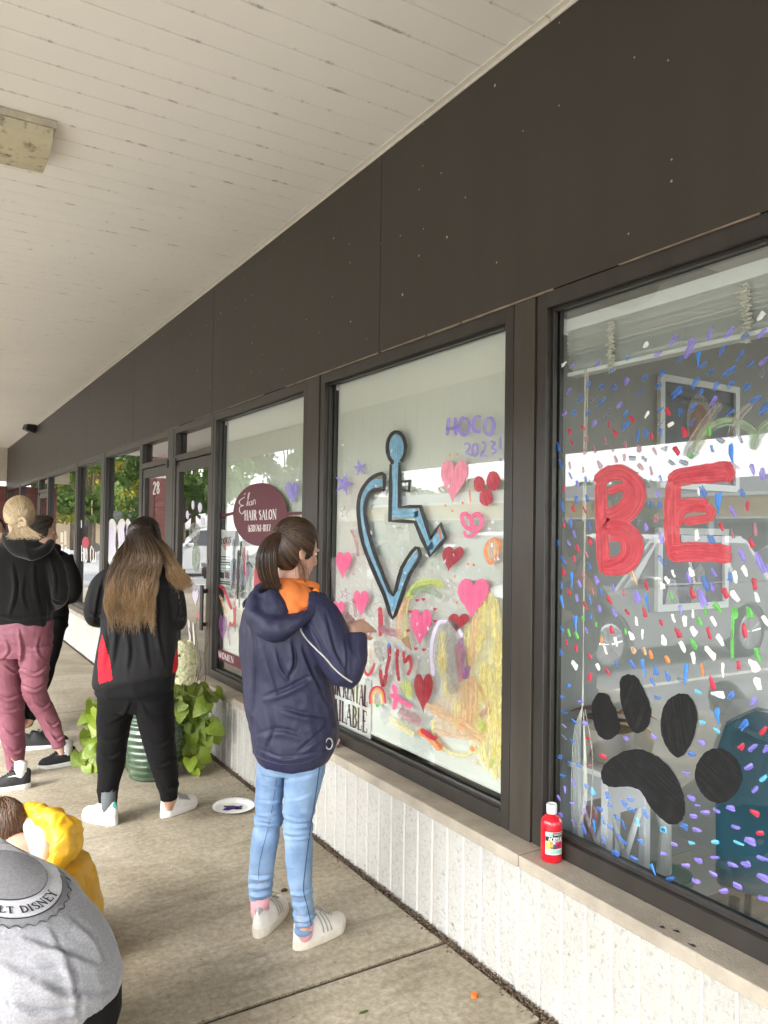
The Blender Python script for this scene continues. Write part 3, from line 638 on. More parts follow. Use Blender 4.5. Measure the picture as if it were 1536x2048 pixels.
PM = dict(
 red=paint_mat('paint_red', (.56, .035, .055), .94, .22, edge=(-.4, -.1)), red2=paint_mat('paint_crimson', (.52, .015, .05), .94, .22, edge=(-.4, -.1)), dred=paint_mat('paint_dark_red', (.38, .008, .03), .95, .2, edge=(-.4, -.1)), pink=paint_mat('paint_pink', (.86, .13, .30), .95, .18, .93, edge=(-.4, -.1), lift=.03), pinkl=paint_mat('paint_light_pink', (.88, .28, .40), .92, .22, .93, lift=.03),
 mau=paint_mat('paint_thin_mauve', (.45, .14, .20), .6, .4), black=paint_mat('paint_black', (.011, .011, .0115), .995, .02, .7, .7, spec=.22, lift=.012), ink=paint_mat('paint_ink', (.010, .010, .011), 1, .02, .8, .4, (-.5, -.3)), blue=paint_mat('paint_blue', (.035, .17, .60), .72, .5), azure=paint_mat('paint_azure', (.03, .25, .85), .9, .25),
 sky=paint_mat('paint_sky_blue', (.19, .42, .60), .95, .25, .8, edge=(-.4, -.1)), lil=paint_mat('paint_lilac', (.80, .74, .95), .98, .1), pur=paint_mat('paint_purple', (.27, .20, .76), .78, .45), plum=paint_mat('paint_plum', (.36, .12, .36), .6, .4),
 white=paint_mat('paint_white', (.82, .82, .79), .97, .1, .95), green=paint_mat('paint_green', (.10, .50, .06), .85, .35), sage=paint_mat('paint_thin_sage', (.30, .42, .25), .55, .35), grey=paint_mat('paint_thin_grey', (.32, .30, .28), .5, .35), orange=paint_mat('paint_orange', (.88, .24, .03), .85, .3),
 peach=paint_mat('paint_peach', (.84, .52, .28), .62, .5, edge=(0, .55)), yellow=paint_mat('paint_yellow', (.84, .73, .26), .62, .5, edge=(0, .55)), lime=paint_mat('paint_lime', (.52, .62, .12), .75, .4), slate=paint_mat('paint_thin_slate', (.16, .19, .26), .6, .35), cyan=paint_mat('paint_cyan', (.12, .50, .75), .85, .25), wash_y=paint_mat('paint_wash_yellow', (.84, .75, .34), .5, .42), wash_p=paint_mat('paint_wash_peach', (.85, .60, .38), .5, .42), wash_w=paint_mat('paint_wash_pale', (.82, .74, .76), .15, .10), brown=paint_mat('paint_brown', (.45, .20, .06), .7, .4), maroon=flat('maroon_vinyl', (.115, .012, .028), .45), vwhite=flat('white_vinyl', (.8, .78, .76), .5), dmaroon=flat('maroon_ink', (.07, .012, .018), .6))
def g2(p, X=PX): q = on_x(p[0], p[1], X); return Vector((X, q.y, q.z))
def sheet(name, poly, m, parent, X=PX, th=.0010, tri=None, ang=90, uvs=None, ev=None):
    """a film of paint: outline poly = world points on the plane x = X, raised th towards the street"""
    n_ = len(poly); tri = tri or tessellate_polygon([[Vector((p.y, p.z, 0)) for p in poly]])
    v = [(X-th, p.y, p.z) for p in poly]+[(X, p.y, p.z) for p in poly]
    f = []
    for q in tri:
        a, b, c = (poly[i] for i in q); s_ = (b.y-a.y)*(c.z-a.z)-(b.z-a.z)*(c.y-a.y); f.append(tuple(q) if s_ < 0 else tuple(reversed(q)))
    f += [(i, (i+1) % n_, n_+(i+1) % n_, n_+i) for i in range(n_)]
    me = mesh(name, v, f); uvl = me.uv_layers.new(name='UVMap'); c_, s_ = math.cos(R(ang)), math.sin(R(ang))
    if uvs is None: uvs = [(p.y*c_+p.z*s_, -p.y*s_+p.z*c_) for p in poly]
    o0 = random.random()*9; ue = me.uv_layers.new(name='Edge')
    for lp in me.loops: i = lp.vertex_index % n_; uvl.data[lp.index].uv = (uvs[i][0]+o0, uvs[i][1]+o0); ue.data[lp.index].uv = (0, .5 if ev is None else ev[i])
    return obj(name, me, m, parent)
def poly(name, pts, m, parent, ang=90, sm=0, wob=0, **k):
    if sm: pts = [tuple(q) for q in spline(list(pts)+[pts[0]], sm)][:-1]
    if wob: pts = [(x+random.gauss(0, wob), y+random.gauss(0, wob)) for x, y in pts]
    return sheet(name, [g2(p, k.get('X', PX)) for p in pts], m, parent, ang=ang, **k)
def ribbon(pts, w, sm=6, wob=.04):
    P = [np.array(p, float) for p in (spline(pts, sm) if sm and len(pts) > 1 else pts)]; L, R_ = [], []; S_ = [0.]
    for i in range(1, len(P)): S_.append(S_[-1]+float(np.linalg.norm(P[i]-P[i-1])))
    for i, p in enumerate(P):
        t = P[min(i+1, len(P)-1)]-P[max(i-1, 0)]; t = t/(np.linalg.norm(t)+1e-9); nn = np.array([-t[1], t[0]]); e = min(1, .62+.38*min(S_[i], S_[-1]-S_[i])/(w*.35+1e-6))
        ww = w*.5*e*(1+random.gauss(0, wob)); L.append(p+nn*ww); R_.append(p-nn*ww)
    return L, R_, S_
def stroke(name, pts, w, m, parent, sm=6, X=PX, th=.0010, wob=.04):
    L, R_, S_ = ribbon(pts, w, sm, wob); n_ = len(L); out = [g2(p, X) for p in L+R_[::-1]]
    tri = []
    for i in range(n_-1): a, b, c, d = i, i+1, 2*n_-2-i, 2*n_-1-i; tri += [(a, b, c), (a, c, d)]
    sc = (out[0]-out[-1]).length/max(w, 1e-6); ln = [0.]
    for i in range(1, n_): ln.append(ln[-1]+(out[i]-out[i-1]).length)
    uvs = [(ln[i], 0) for i in range(n_)]+[(ln[i], w*.0022) for i in range(n_-1, -1, -1)]
    return sheet(name, out, m, parent, X=X, th=th, tri=tri, uvs=uvs, ev=[0]*n_+[1]*n_)
def heart(cx, cy, w, h, lean=0, n_=26):
    out = []
    for i in range(n_):
        t = 2*math.pi*i/n_; x = math.sin(t)**3; y = (13*math.cos(t)-5*math.cos(2*t)-2*math.cos(3*t)-math.cos(4*t))/17
        out.append((cx+w*.5*x+lean*(y), cy-h*.5*(y+.12)))
    return out
def ell(cx, cy, rx, ry, n_=24, rot=0): return [(cx+rx*math.cos(a)*math.cos(rot)-ry*math.sin(a)*math.sin(rot), cy+rx*math.cos(a)*math.sin(rot)+ry*math.sin(a)*math.cos(rot)) for a in np.linspace(0, 2*math.pi, n_, endpoint=False)]
LAY = [0]
def lay(step=.0004): LAY[0] += 1; return PX-.0012*(1+LAY[0] % 6)*.5
# ---- letters drawn as strokes (T thick stem, t hairline, s serif)
GL = {
 'A': (.86, [('t', [(.1, 0), (.42, 1)]), ('T', [(.42, 1), (.74, 0)]), ('t', [(.22, .36), (.62, .36)]), ('s', (.1, 0)), ('s', (.74, 0))]), 'B': (.72, [('T', [(.2, 0), (.2, 1)]), ('t', [(.2, .98), (.45, .98)]), ('T', [(.45, .98), (.58, .76), (.45, .53)]), ('t', [(.2, .53), (.48, .53)]), ('T', [(.48, .53), (.64, .27), (.48, .02)]), ('t', [(.2, .02), (.48, .02)]), ('s', (.2, 0)), ('s', (.2, 1))]),
 'C': (.78, [('t', [(.7, .8), (.5, .99), (.35, .97)]), ('T', [(.35, .97), (.14, .75), (.14, .25), (.35, .03)]), ('t', [(.35, .03), (.52, .01), (.7, .22)])]), 'E': (.7, [('T', [(.2, 0), (.2, 1)]), ('t', [(.2, .98), (.62, .98), (.62, .8)]), ('t', [(.2, .52), (.5, .52)]), ('t', [(.2, .02), (.65, .02), (.65, .22)]), ('s', (.2, 0)), ('s', (.2, 1))]),
 'H': (.92, [('T', [(.2, 0), (.2, 1)]), ('T', [(.72, 0), (.72, 1)]), ('t', [(.2, .52), (.72, .52)]), ('s', (.2, 0)), ('s', (.2, 1)), ('s', (.72, 0)), ('s', (.72, 1))]), 'I': (.4, [('T', [(.2, 0), (.2, 1)]), ('s', (.2, 0)), ('s', (.2, 1))]),
 'L': (.68, [('T', [(.2, 0), (.2, 1)]), ('t', [(.2, .02), (.62, .02), (.62, .25)]), ('s', (.2, 0)), ('s', (.2, 1))]), 'M': (1.05, [('t', [(.16, 0), (.16, 1)]), ('T', [(.16, 1), (.5, 0)]), ('t', [(.5, 0), (.84, 1)]), ('T', [(.86, 0), (.86, 1)]), ('s', (.16, 0)), ('s', (.86, 0)), ('s', (.14, 1)), ('s', (.88, 1))]),
 'N': (.9, [('t', [(.16, 0), (.16, 1)]), ('T', [(.16, 1), (.72, 0)]), ('t', [(.72, 0), (.72, 1)]), ('s', (.16, 0)), ('s', (.12, 1)), ('s', (.74, 1))]), 'O': (.84, [('T', [(.4, .98), (.16, .8), (.12, .5), (.16, .2), (.4, .02)]), ('T', [(.4, .02), (.66, .2), (.7, .5), (.66, .8), (.4, .98)])]),
 'R': (.8, [('T', [(.2, 0), (.2, 1)]), ('t', [(.2, .98), (.45, .98)]), ('T', [(.45, .98), (.6, .76), (.45, .5)]), ('t', [(.2, .5), (.45, .5)]), ('T', [(.42, .5), (.72, 0)]), ('s', (.2, 0)), ('s', (.2, 1)), ('s', (.72, 0))]), 'S': (.66, [('t', [(.56, .8), (.4, .98), (.26, .95)]), ('T', [(.26, .95), (.14, .75), (.36, .52), (.55, .3), (.44, .05)]), ('t', [(.44, .05), (.28, .01), (.12, .22)])]),
 'T': (.76, [('T', [(.38, 0), (.38, 1)]), ('t', [(.08, .8), (.08, .98), (.68, .98), (.68, .8)]), ('s', (.38, 0))]), 'V': (.84, [('T', [(.1, 1), (.42, 0)]), ('t', [(.42, 0), (.74, 1)]), ('s', (.1, 1)), ('s', (.74, 1))]), 'W': (1.12, [('T', [(.1, 1), (.34, 0)]), ('t', [(.34, 0), (.56, .95)]), ('T', [(.54, 1), (.78, 0)]), ('t', [(.78, 0), (1.0, 1)]), ('s', (.1, 1)), ('s', (.54, 1)), ('s', (1.0, 1))]),
 '0': (.66, [('T', [(.33, .99), (.14, .75), (.14, .25), (.33, .01)]), ('T', [(.33, .01), (.52, .25), (.52, .75), (.33, .99)])]), '1': (.5, [('T', [(.26, 0), (.26, 1)]), ('t', [(.08, .8), (.26, 1)]), ('s', (.26, 0))]), '3': (.62, [('T', [(.12, .85), (.3, .99), (.5, .8), (.28, .53), (.52, .27), (.3, .01), (.1, .15)])]), '6': (.64, [('T', [(.5, .95), (.2, .65), (.14, .25), (.33, .01), (.52, .25), (.35, .52), (.16, .38)])]),
 '7': (.62, [('t', [(.1, .82), (.1, .97), (.56, .97)]), ('T', [(.56, .97), (.24, 0)])]), '8': (.64, [('T', [(.33, .53), (.14, .75), (.33, .99), (.51, .75), (.33, .53), (.12, .26), (.33, .01), (.54, .26), (.33, .53)])]), '2': (.64, [('T', [(.12, .75), (.3, .99), (.5, .75), (.12, .03), (.55, .03)])]), 'D': (.84, [('T', [(.2, 0), (.2, 1)]), ('t', [(.2, .98), (.4, .98)]), ('T', [(.4, .98), (.68, .75), (.68, .25), (.4, .02)]), ('t', [(.4, .02), (.2, .02)]), ('s', (.2, 0)), ('s', (.2, 1))]),
 'G': (.82, [('t', [(.7, .8), (.5, .99), (.35, .97)]), ('T', [(.35, .97), (.14, .75), (.14, .25), (.35, .03)]), ('t', [(.35, .03), (.6, .03), (.68, .2), (.68, .44), (.5, .44)])]), '-': (.45, [('T', [(.08, .42), (.36, .42)])]), '(': (.36, [('t', [(.3, 1.05), (.14, .5), (.3, -.05)])]), ')': (.36, [('t', [(.06, 1.05), (.22, .5), (.06, -.05)])]), ' ': (.45, []), '!': (.4, [('T', [(.2, .3), (.2, 1)]), ('T', [(.2, 0), (.2, .12)])]),
 'Y': (.8, [('T', [(.1, 1), (.4, .48), (.4, 0)]), ('t', [(.4, .48), (.7, 1)]), ('s', (.4, 0)), ('s', (.1, 1)), ('s', (.7, 1))]), 'K': (.82, [('T', [(.2, 0), (.2, 1)]), ('t', [(.66, 1), (.22, .45)]), ('T', [(.36, .55), (.72, 0)]), ('s', (.2, 0)), ('s', (.2, 1)), ('s', (.72, 0))])}
def text_strokes(s, tk, tn, sf):
    x = 0; out = []
    for ch in s:
        w_, st = GL[ch]
        for kind, d in st:
            if kind == 's': out.append(([(x+d[0]-sf, d[1]), (x+d[0]+sf, d[1])], tn))
            else:
                q = d if len(d) < 3 or kind == 't' and len(d) < 3 else [tuple(p) for p in spline(d, 4)]
                out.append(([(x+p[0], p[1]) for p in (d if ch in 'LETM7WNVAKHIR' and kind == 't' else q)], tk if kind == 'T' else tn))
        x += w_
    return out, x
def lettering(name, s, mapf, m, parent, tk=.16, tn=.06, sf=.13, lift=(0, 0, 0), asp=1):
    """mapf(u, v) -> world point, u along the line 0..1, v 0 baseline .. 1 cap height"""
    sts, W = text_strokes(s, tk, tn, sf); v = []; f = []
    for pts, w in sts:
        P = [np.array([p[0]*asp, p[1]]) for p in pts]; n_ = len(P); b0 = len(v)
        for i, p in enumerate(P):
            t = P[min(i+1, n_-1)]-P[max(i-1, 0)]; t = t/(np.linalg.norm(t)+1e-9); nn = np.array([-t[1], t[0]])*w*.5
            for q in (p+nn, p-nn): v.append(Vector(mapf(q[0]/asp/W, q[1]))+Vector(lift))
        f += [(b0+2*i, b0+2*i+1, b0+2*i+3, b0+2*i+2) for i in range(n_-1)]
    return obj(name, mesh(name, v, f), m, parent)
def quadmap(bl, br, tl, tr_, X):
    B0, B1, T0, T1 = (Vector(g2(p, X)) for p in (bl, br, tl, tr_))
    return lambda u, v: (B0*(1-u)+B1*u)*(1-v)+(T0*(1-u)+T1*u)*v
# ---------------------------------------------------------------- window A: BE, paw print, confetti
A = winA
WB = 1.2
def z5(p): return [(1060+x/3.0126, 480+y/3.0126) for x, y in p]
def z6(p): return [(1060+x/2.561, 1100+y/2.561) for x, y in p]
ltr = bpy.data.objects.new('painted_letter_b', None); link(ltr, A)
Bp = [stroke('stroke', z5([(425, 1460), (432, 1700), (445, 2005)]), 21*WB, PM['red'], ltr, X=PX-.0006), stroke('stroke', z5([(400, 1470), (470, 1410), (560, 1405), (635, 1470), (650, 1545), (600, 1640), (480, 1710), (450, 1700)]), 27*WB, PM['red'], ltr, X=PX-.0010),
 stroke('stroke', z5([(460, 1735), (560, 1735), (625, 1800), (632, 1880), (580, 1960), (440, 1985)]), 27*WB, PM['red'], ltr, X=PX-.0012), stroke('stroke', z5([(470, 1520), (560, 1490), (585, 1550), (540, 1610), (460, 1650)]), 14*WB, PM['red'], ltr, X=PX-.0014),
 stroke('stroke', z5([(480, 1790), (555, 1800), (575, 1870), (540, 1920), (450, 1950)]), 16*WB, PM['red'], ltr, X=PX-.0016)]
lte = bpy.data.objects.new('painted_letter_e', None); link(lte, A)
stroke('stroke', z5([(865, 1440), (855, 1700), (868, 1925)]), 27*WB, PM['red'], lte, X=PX-.0006); stroke('stroke', z5([(850, 1460), (880, 1415), (1000, 1390), (1210, 1355)]), 17*WB, PM['red'], lte, X=PX-.0010)
stroke('stroke', z5([(870, 1455), (1000, 1435), (1215, 1420)]), 20*WB, PM['red'], lte, X=PX-.0013); stroke('stroke', z5([(1180, 1345), (1212, 1400), (1195, 1460)]), 12*WB, PM['red'], lte, X=PX-.0016)
stroke('stroke', z5([(880, 1590), (1075, 1585)]), 18*WB, PM['red'], lte, X=PX-.0010); stroke('stroke', z5([(900, 1720), (910, 1650), (950, 1620), (1075, 1620), (1080, 1670), (990, 1690), (930, 1695)]), 15*WB, PM['red'], lte, X=PX-.0014)
stroke('stroke', z5([(850, 1860), (1000, 1850), (1210, 1865)]), 16*WB, PM['red'], lte, X=PX-.0010); stroke('stroke', z5([(850, 1905), (1020, 1900), (1215, 1915)]), 22*WB, PM['red'], lte, X=PX-.0014); stroke('stroke', z5([(1215, 1350), (1262, 1380)]), 11, PM['mau'], lte, X=PX-.0004)
for i, (pts, w, m_) in enumerate(((([(1150, 980), (1060, 1100), (980, 1220), (940, 1305)]), 17, 'grey'), ([(960, 1310), (1010, 1230), (1075, 1140), (1180, 1095), (1280, 1110), (1345, 1170), (1340, 1260)], 17, 'sage'), ([(1330, 985), (1250, 1080), (1210, 1190)], 15, 'grey'), ([(1345, 1265), (1380, 1170), (1440, 1110), (1500, 1080)], 16, 'sage'), ([(960, 1300), (975, 1312)], 10, 'green'), ([(1075, 1130), (1085, 1180)], 7, 'green'))):
    stroke('brush_swirl', z5(pts), w*1.35, PM[m_], A, X=PX-.0003*(i+1))
paw = bpy.data.objects.new('painted_paw', None); link(paw, A)
def pad(pts, ang): poly('pad', z6(pts), PM['black'], paw, ang=ang, sm=5, wob=.5, X=PX-.0008, th=.0016)
pad([(352, 730), (395, 738), (430, 800), (460, 890), (450, 940), (400, 972), (350, 945), (325, 870), (320, 780)], 70); pad([(500, 634), (545, 650), (580, 710), (618, 800), (612, 890), (560, 936), (520, 920), (480, 830), (462, 730), (465, 660)], 110)
pad([(765, 733), (815, 745), (850, 810), (855, 890), (820, 1000), (762, 1062), (705, 1015), (672, 930), (676, 840), (705, 770)], 80); pad([(935, 1016), (990, 1020), (1050, 1065), (1085, 1140), (1075, 1210), (1020, 1280), (950, 1295), (885, 1250), (845, 1170), (855, 1100), (890, 1045)], 30)
pad([(480, 1028), (560, 1020), (640, 1050), (720, 1120), (775, 1220), (795, 1310), (780, 1380), (740, 1405), (690, 1390), (620, 1320), (570, 1240), (520, 1215), (420, 1212), (375, 1190), (368, 1130), (400, 1080)], 25)
DAB = {
 'b': "1224,740 1256,714 1289,756 1177,769 1203,774 1227,777 1280,786 1324,747 1318,772 1489,674 1360,718 1445,700,1.3 1481,710,1.2 1407,730 1423,743 1459,743,1.7 1502,728 1391,766,1.6 1432,773 1462,769 1492,776 1402,784 1354,785,1.8 1386,815 1360,826 1385,844 1511,799,1.2 1462,824,1.1 1528,819,1.5 1322,819 1322,864 1424,898 1148,825 1160,799 1176,827 1204,803,1.8 1252,827 1251,852,1.3 1275,872,1.6 1292,865,1.4 1141,952 1171,959 1153,1000,1.2 1174,995,1.2 1125,1014,1.9 1141,1047,1.4 1180,1051,1.3 1302,1008 1319,1010 1321,957 1122,928,1.5 1116,894,1.6 1405,983,1.3 1484,986 1421,1078,1.3 1324,1122,1.3 1460,1154 1410,1166,1.8 1116,1085 1127,1121,1.7 1123,1171 1180,1132 1201,1184,1.2 1180,1200,1.3 1181,1234 1234,1329,1.2 1264,1328,1.2 1311,1340,1.3 1124,1259 1122,1304,1.1 1335,1353,1.2 1462,1391 1137,1372 1124,1394 1129,1425,1.1 1148,1442 1146,1482 1119,1514 1141,1525 1158,1531 1126,1551,1.2 1173,1573 1199,1618 1168,1659,1.3 1206,1641,1.1 1207,1680,1.2 1215,1591 1220,1611 1247,1606,1.2 1262,1599,1.2 1262,1619,1.1 1291,1627,1.2 1233,1634 1247,1649,1.2 1220,1654,1.1 1245,1680,1.5 1281,1683 1231,1706,1.2 1268,1717,1.3 1315,1395 1305,1364 1488,1450,1.3 1384,1508 1367,1652,1.1 1341,1757,1.3",
 'a': "1396,720,1.8 1463,907,2.2 1437,1007,2.3 1143,1161,1.9 1124,1203,1.8 1295,1205,2.1 1151,1249,2.1 1286,1335,2.1 1371,1348,2.3 1190,1655,1.9 1308,1743,1.7 1435,1434,1.9",
 'p': "1146,731 1196,726 1316,708,1.4 1253,763 1138,783 1347,680,1.2 1420,667,1.6 1459,665,1.4 1524,667,1.5 1380,696,2.4 1528,722,1.3 1427,802,1.1 1129,827 1239,810 1189,847 1155,968 1149,1067,1.2 1316,988 1292,1054,1.1 1505,939,1.3 1525,948,1.4 1466,1023,1.3 1322,1076,1.3 1484,1111,1.6 1521,1126,2.0 1428,1145,1.3 1377,1155,1.3 1425,1173,1.2 1138,1086 1193,1160 1159,1168 1227,1174,1.1 1154,1196 1274,1193,1.7 1199,1218,1.1 1229,1225 1173,1261 1404,1196,2.2 1361,1218 1507,1403 1161,1403 1170,1447 1147,1565 1130,1579 1118,1596 1144,1607,.7 1170,1606,.7 1169,1622,.8 1121,1629,.8 1145,1643,.7 1252,1477,.8 1308,1473,1.1 1403,1485 1506,1495,1.1 1532,1498 1372,1546,.8 1498,1534,1.2 1510,1579,1.2 1383,1596 1395,1611,.7 1411,1625 1433,1621,.8 1387,1632 1461,1616 1394,1660,1.1 1471,1654,1.2 1348,1688 1500,1682,1.2 1327,1708,1.1 1397,1721 1430,1715,1.1 1372,1731 1466,1730,1.2 1492,1728,1.1 1526,1717,1.2 1427,1748,1.1 1392,1762,1.2 1475,1771,1.2 1526,1755,1.3 1448,1782,1.3 1528,1797,1.3",
 'k': "1336,823 1369,863,1.4 1353,902,1.2 1264,838 1218,850,1.1 1230,866,1.2 1166,856,.8 1139,863,.8 1143,884 1303,872 1128,978 1147,1017 1169,1020,1.1 1128,1050,.8 1495,1012 1443,1053 1503,1085 1509,1169,1.2 1127,1144 1149,1117 1180,1082 1155,1097,1.1 1138,1184,.9 1170,1211,1.2 1219,1199,1.2 1293,1171,1.2 1289,1225,1.2 1254,1224 1323,1245,.9 1133,1286 1152,1296 1223,1259 1180,1313 1216,1344,1.1 1180,1354,1.1 1385,1186,1.2 1451,1187,1.3 1356,1266,1.3 1418,1266,1.3 1489,1261,1.4 1477,1331,1.1 1424,1366,1.5 1176,1477 1206,1512,1.2 1527,1461,1.2 1483,1493 1509,1625 1520,1666,.9",
 'w': "1294,829,1.2 1342,849,1.1 1394,1069,1.2 1490,1142,1.2 1382,1144 1347,1148 1334,1159 1471,1154,1.2 1324,1171 1398,984 1470,1192,1.4 1514,1195,1.2 1531,1242,1.3 1347,1237,1.2 1370,1242,1.2 1386,1228,1.1 1427,1243,1.2 1387,1261,1.2 1441,1280,1.3 1327,1280,1.3 1365,1294,1.3 1420,1304,1.9 1387,1316,1.2 1507,1331,1.4 1446,1341,1.5 1516,1367,1.6 1273,1243,1.2 1262,1271,1.3 1285,1269,1.2 1232,1283,1.2 1211,1300,1.3 1196,1334,1.1 1149,1329,1.3",
 'g': "1343,1193 1411,1220 1435,1215,1.6 1499,1225,1.2 1400,1244,1.1 1387,1287,1.3 1515,1309,1.6 1138,1266 1154,1271 1166,1237,.7 1193,1249,.7 1251,1263,.9 1204,1270,.6",
 'o': "1204,1281 1302,1309 1335,1319 1405,1340,1.4", 'h': "1268,1155,1.8 1267,1300 1289,1303", 'l': "1435,1388,1.7", 'c': "1397,1384 1185,1582,1.1 1275,1644,1.1 1326,1659 1406,1445 1434,1461 1527,1556 1327,1660 1384,1686 1431,1684 1478,1686,1.1",
 's': "1525,747 1440,880,1.1 1481,879,1.2 1328,897,1.1 1343,925,1.1 1367,925,1.1 1186,798 1216,824 1207,837 1264,916,1.3 1289,918,1.1 1277,1042 1361,1360 1128,1452 1129,1474 1320,845",
 'm': "1172,878,1.1 1210,882,1.1 1224,896,1.1 1251,890 1278,896,1.1 1189,899,1.1 1169,903 1309,903 1231,919,1.1 1248,915 1199,929,1.1 1139,931 1166,940 1302,941,1.1 1281,934 1312,1036 1509,1060,1.2 1465,1067,1.2 1173,1110 1167,1148 1185,1183 1248,1187,1.1 1178,1531",
 't': "1292,690 1128,728 1521,633,1.2"}
DM = dict(b='blue', a='azure', p='pur', k='red2', w='white', g='green', o='orange', h='peach', l='lil', c='cyan', s='slate', m='mau', t='white')
def dab_mesh(v_, drip=False):
    n_ = 12; out = []
    for i in range(n_):
        a = 2*math.pi*i/n_; r1 = abs(math.cos(a))**.55*math.copysign(1, math.cos(a)); r2 = abs(math.sin(a))**.6*math.copysign(1, math.sin(a)); w_ = .0066*(1+.25*math.sin(v_*2.1))
        x = .0145*r1+random.gauss(0, .0013); y_ = w_*r2*((1+.35*math.sin(v_*1.9)*r1) if not drip else max(.22, 1-(r1+1)*.42))+random.gauss(0, .0010)
        if drip: x = x*1.1
        out.append((x, y_))
    v = [(-.0004, x, y_) for x, y_ in out]+[(-.0016, x*.72, y_*.72) for x, y_ in out]; f = [(i, n_+i, n_+(i+1) % n_, (i+1) % n_) for i in range(n_)]+[tuple(range(2*n_-1, n_-1, -1))]
    me = mesh('paint_dab', v, f); uvl = me.uv_layers.new(name='UVMap'); ue = me.uv_layers.new(name='Edge')
    for lp in me.loops: q = me.vertices[lp.vertex_index].co; uvl.data[lp.index].uv = (q.y+v_, q.z); ue.data[lp.index].uv = (0, .5)
    me.shade_smooth(); return me
DV = {c_: [] for c_ in DM}
for c_ in DM:
    for v_ in range(7): me = dab_mesh(v_, c_ == 'a'); me.materials.append(PM[DM[c_]]); DV[c_].append(me)
nd = 0
def dab(parent, c_, x, y, s_, ang, X=PX):
    global nd
    dx, dy = math.cos(R(ang))*10, math.sin(R(ang))*10; a, b = g2((x-dx, y-dy), X), g2((x+dx, y+dy), X); d = b-a
    o = bpy.data.objects.new('paint_dab', DV[c_][(nd*5+nd//7) % 7]); o.location = g2((x, y), X); o.rotation_euler = (math.atan2(d.z, d.y), 0, 0); o.scale = (1, .92*s_*random.uniform(.85, 1.15), s_**.6*random.uniform(.8, 1.15)); nd += 1; link(o, parent)
for c_, ss in DAB.items():
    for e in ss.split():
        q = [float(k) for k in e.split(',')]; x, y = q[:2]; s_ = q[2] if len(q) > 2 else 1
        if c_ == 'a': an = 88
        elif c_ == 's' and y > 850: an = 22 if random.random() < .6 else 50
        elif y < 860: an = -48 if c_ != 'k' else 60
        elif y < 1370: an = 72
        elif x < 1320 and y < 1560: an = 22
        elif x < 1320: an = 68 if random.random() < .6 else 25
        else: an = 16
        if y > 1380 and x > 1440 and y < 1600: an = -50
        dab(A, c_, x, y, s_, an+random.gauss(0, 11))
stroke('paint_drip', [(1468, 1214), (1466, 1250), (1465, 1290), (1466, 1318)], 8, PM['green'], A); stroke('paint_drip', [(1471, 1214), (1473, 1228), (1471, 1238)], 8, PM['green'], A, X=PX-.0008)
# ---------------------------------------------------------------- window B: wheelchair symbol, hearts, HOCO 2023!
Bw = winB
def z3(p): return [(640+x/3.413, 640+y/3.413) for x, y in p]
def z4(p): return [(640+x/3.413, 1100+y/3.413) for x, y in p]
wc = bpy.data.objects.new('painted_wheelchair_symbol', None); link(wc, Bw)
X1, X2 = PX-.0005, PX-.0017
poly('head_fill', z3(ell(522, 872, 58, 104)), PM['sky'], wc, ang=80, X=X1)
for pts, w in (([(515, 960), (508, 1340)], 15), ([(492, 1318), (580, 1318), (672, 1320)], 18), ([(660, 1305), (705, 1420), (757, 1570)], 18), ([(748, 1585), (790, 1520), (832, 1440)], 18)): stroke('blue_fill', z3(pts), w, PM['sky'], wc, X=X1-.0002*w/15)
stroke('blue_fill', z3([(430, 1108), (370, 1120), (315, 1170), (285, 1260), (287, 1400), (330, 1560), (400, 1740), (450, 1850), (497, 1985)]), 15, PM['sky'], wc, X=X1); stroke('blue_fill', z3([(497, 1985), (525, 1880), (585, 1740), (665, 1600)]), 17, PM['sky'], wc, X=X1-.0004)
stroke('black_outline', z3(ell(522, 872, 62, 105)[0:1] and [(490, 985)]+[(522+62*math.cos(a), 872+107*math.sin(a)) for a in np.linspace(2.05, 2*math.pi+1.1, 20)]), 7.4, PM['ink'], wc, X=X2, sm=2)
for pts in ([(483, 985), (482, 1180), (478, 1372), (560, 1372), (650, 1378), (700, 1500), (752, 1612), (810, 1545), (860, 1488), (822, 1388), (790, 1440), (757, 1500), (720, 1380), (685, 1272), (610, 1274), (542, 1276), (542, 1120), (544, 985)],
            [(548, 1103), (612, 1098), (609, 1166), (548, 1158)],
            [(440, 1160), (360, 1165), (320, 1220), (308, 1330), (350, 1520), (420, 1710), (500, 1880), (560, 1690), (655, 1555), (682, 1618), (610, 1740), (555, 1890), (497, 2035), (440, 1880), (370, 1720), (295, 1530), (262, 1330), (272, 1200), (320, 1110), (380, 1062), (438, 1056), (438, 1160)]):
    seg = [pts] if len(pts) < 22 else [pts]
    for sgm in seg: stroke('black_outline', z3(sgm), 7.6, PM['ink'], wc, X=X2-.0003*len(sgm)/10, sm=0 if len(pts) < 20 else 3)
stroke('orange_accent', z3([(812, 1425), (830, 1500)]), 5, PM['orange'], wc, X=X2-.0002)
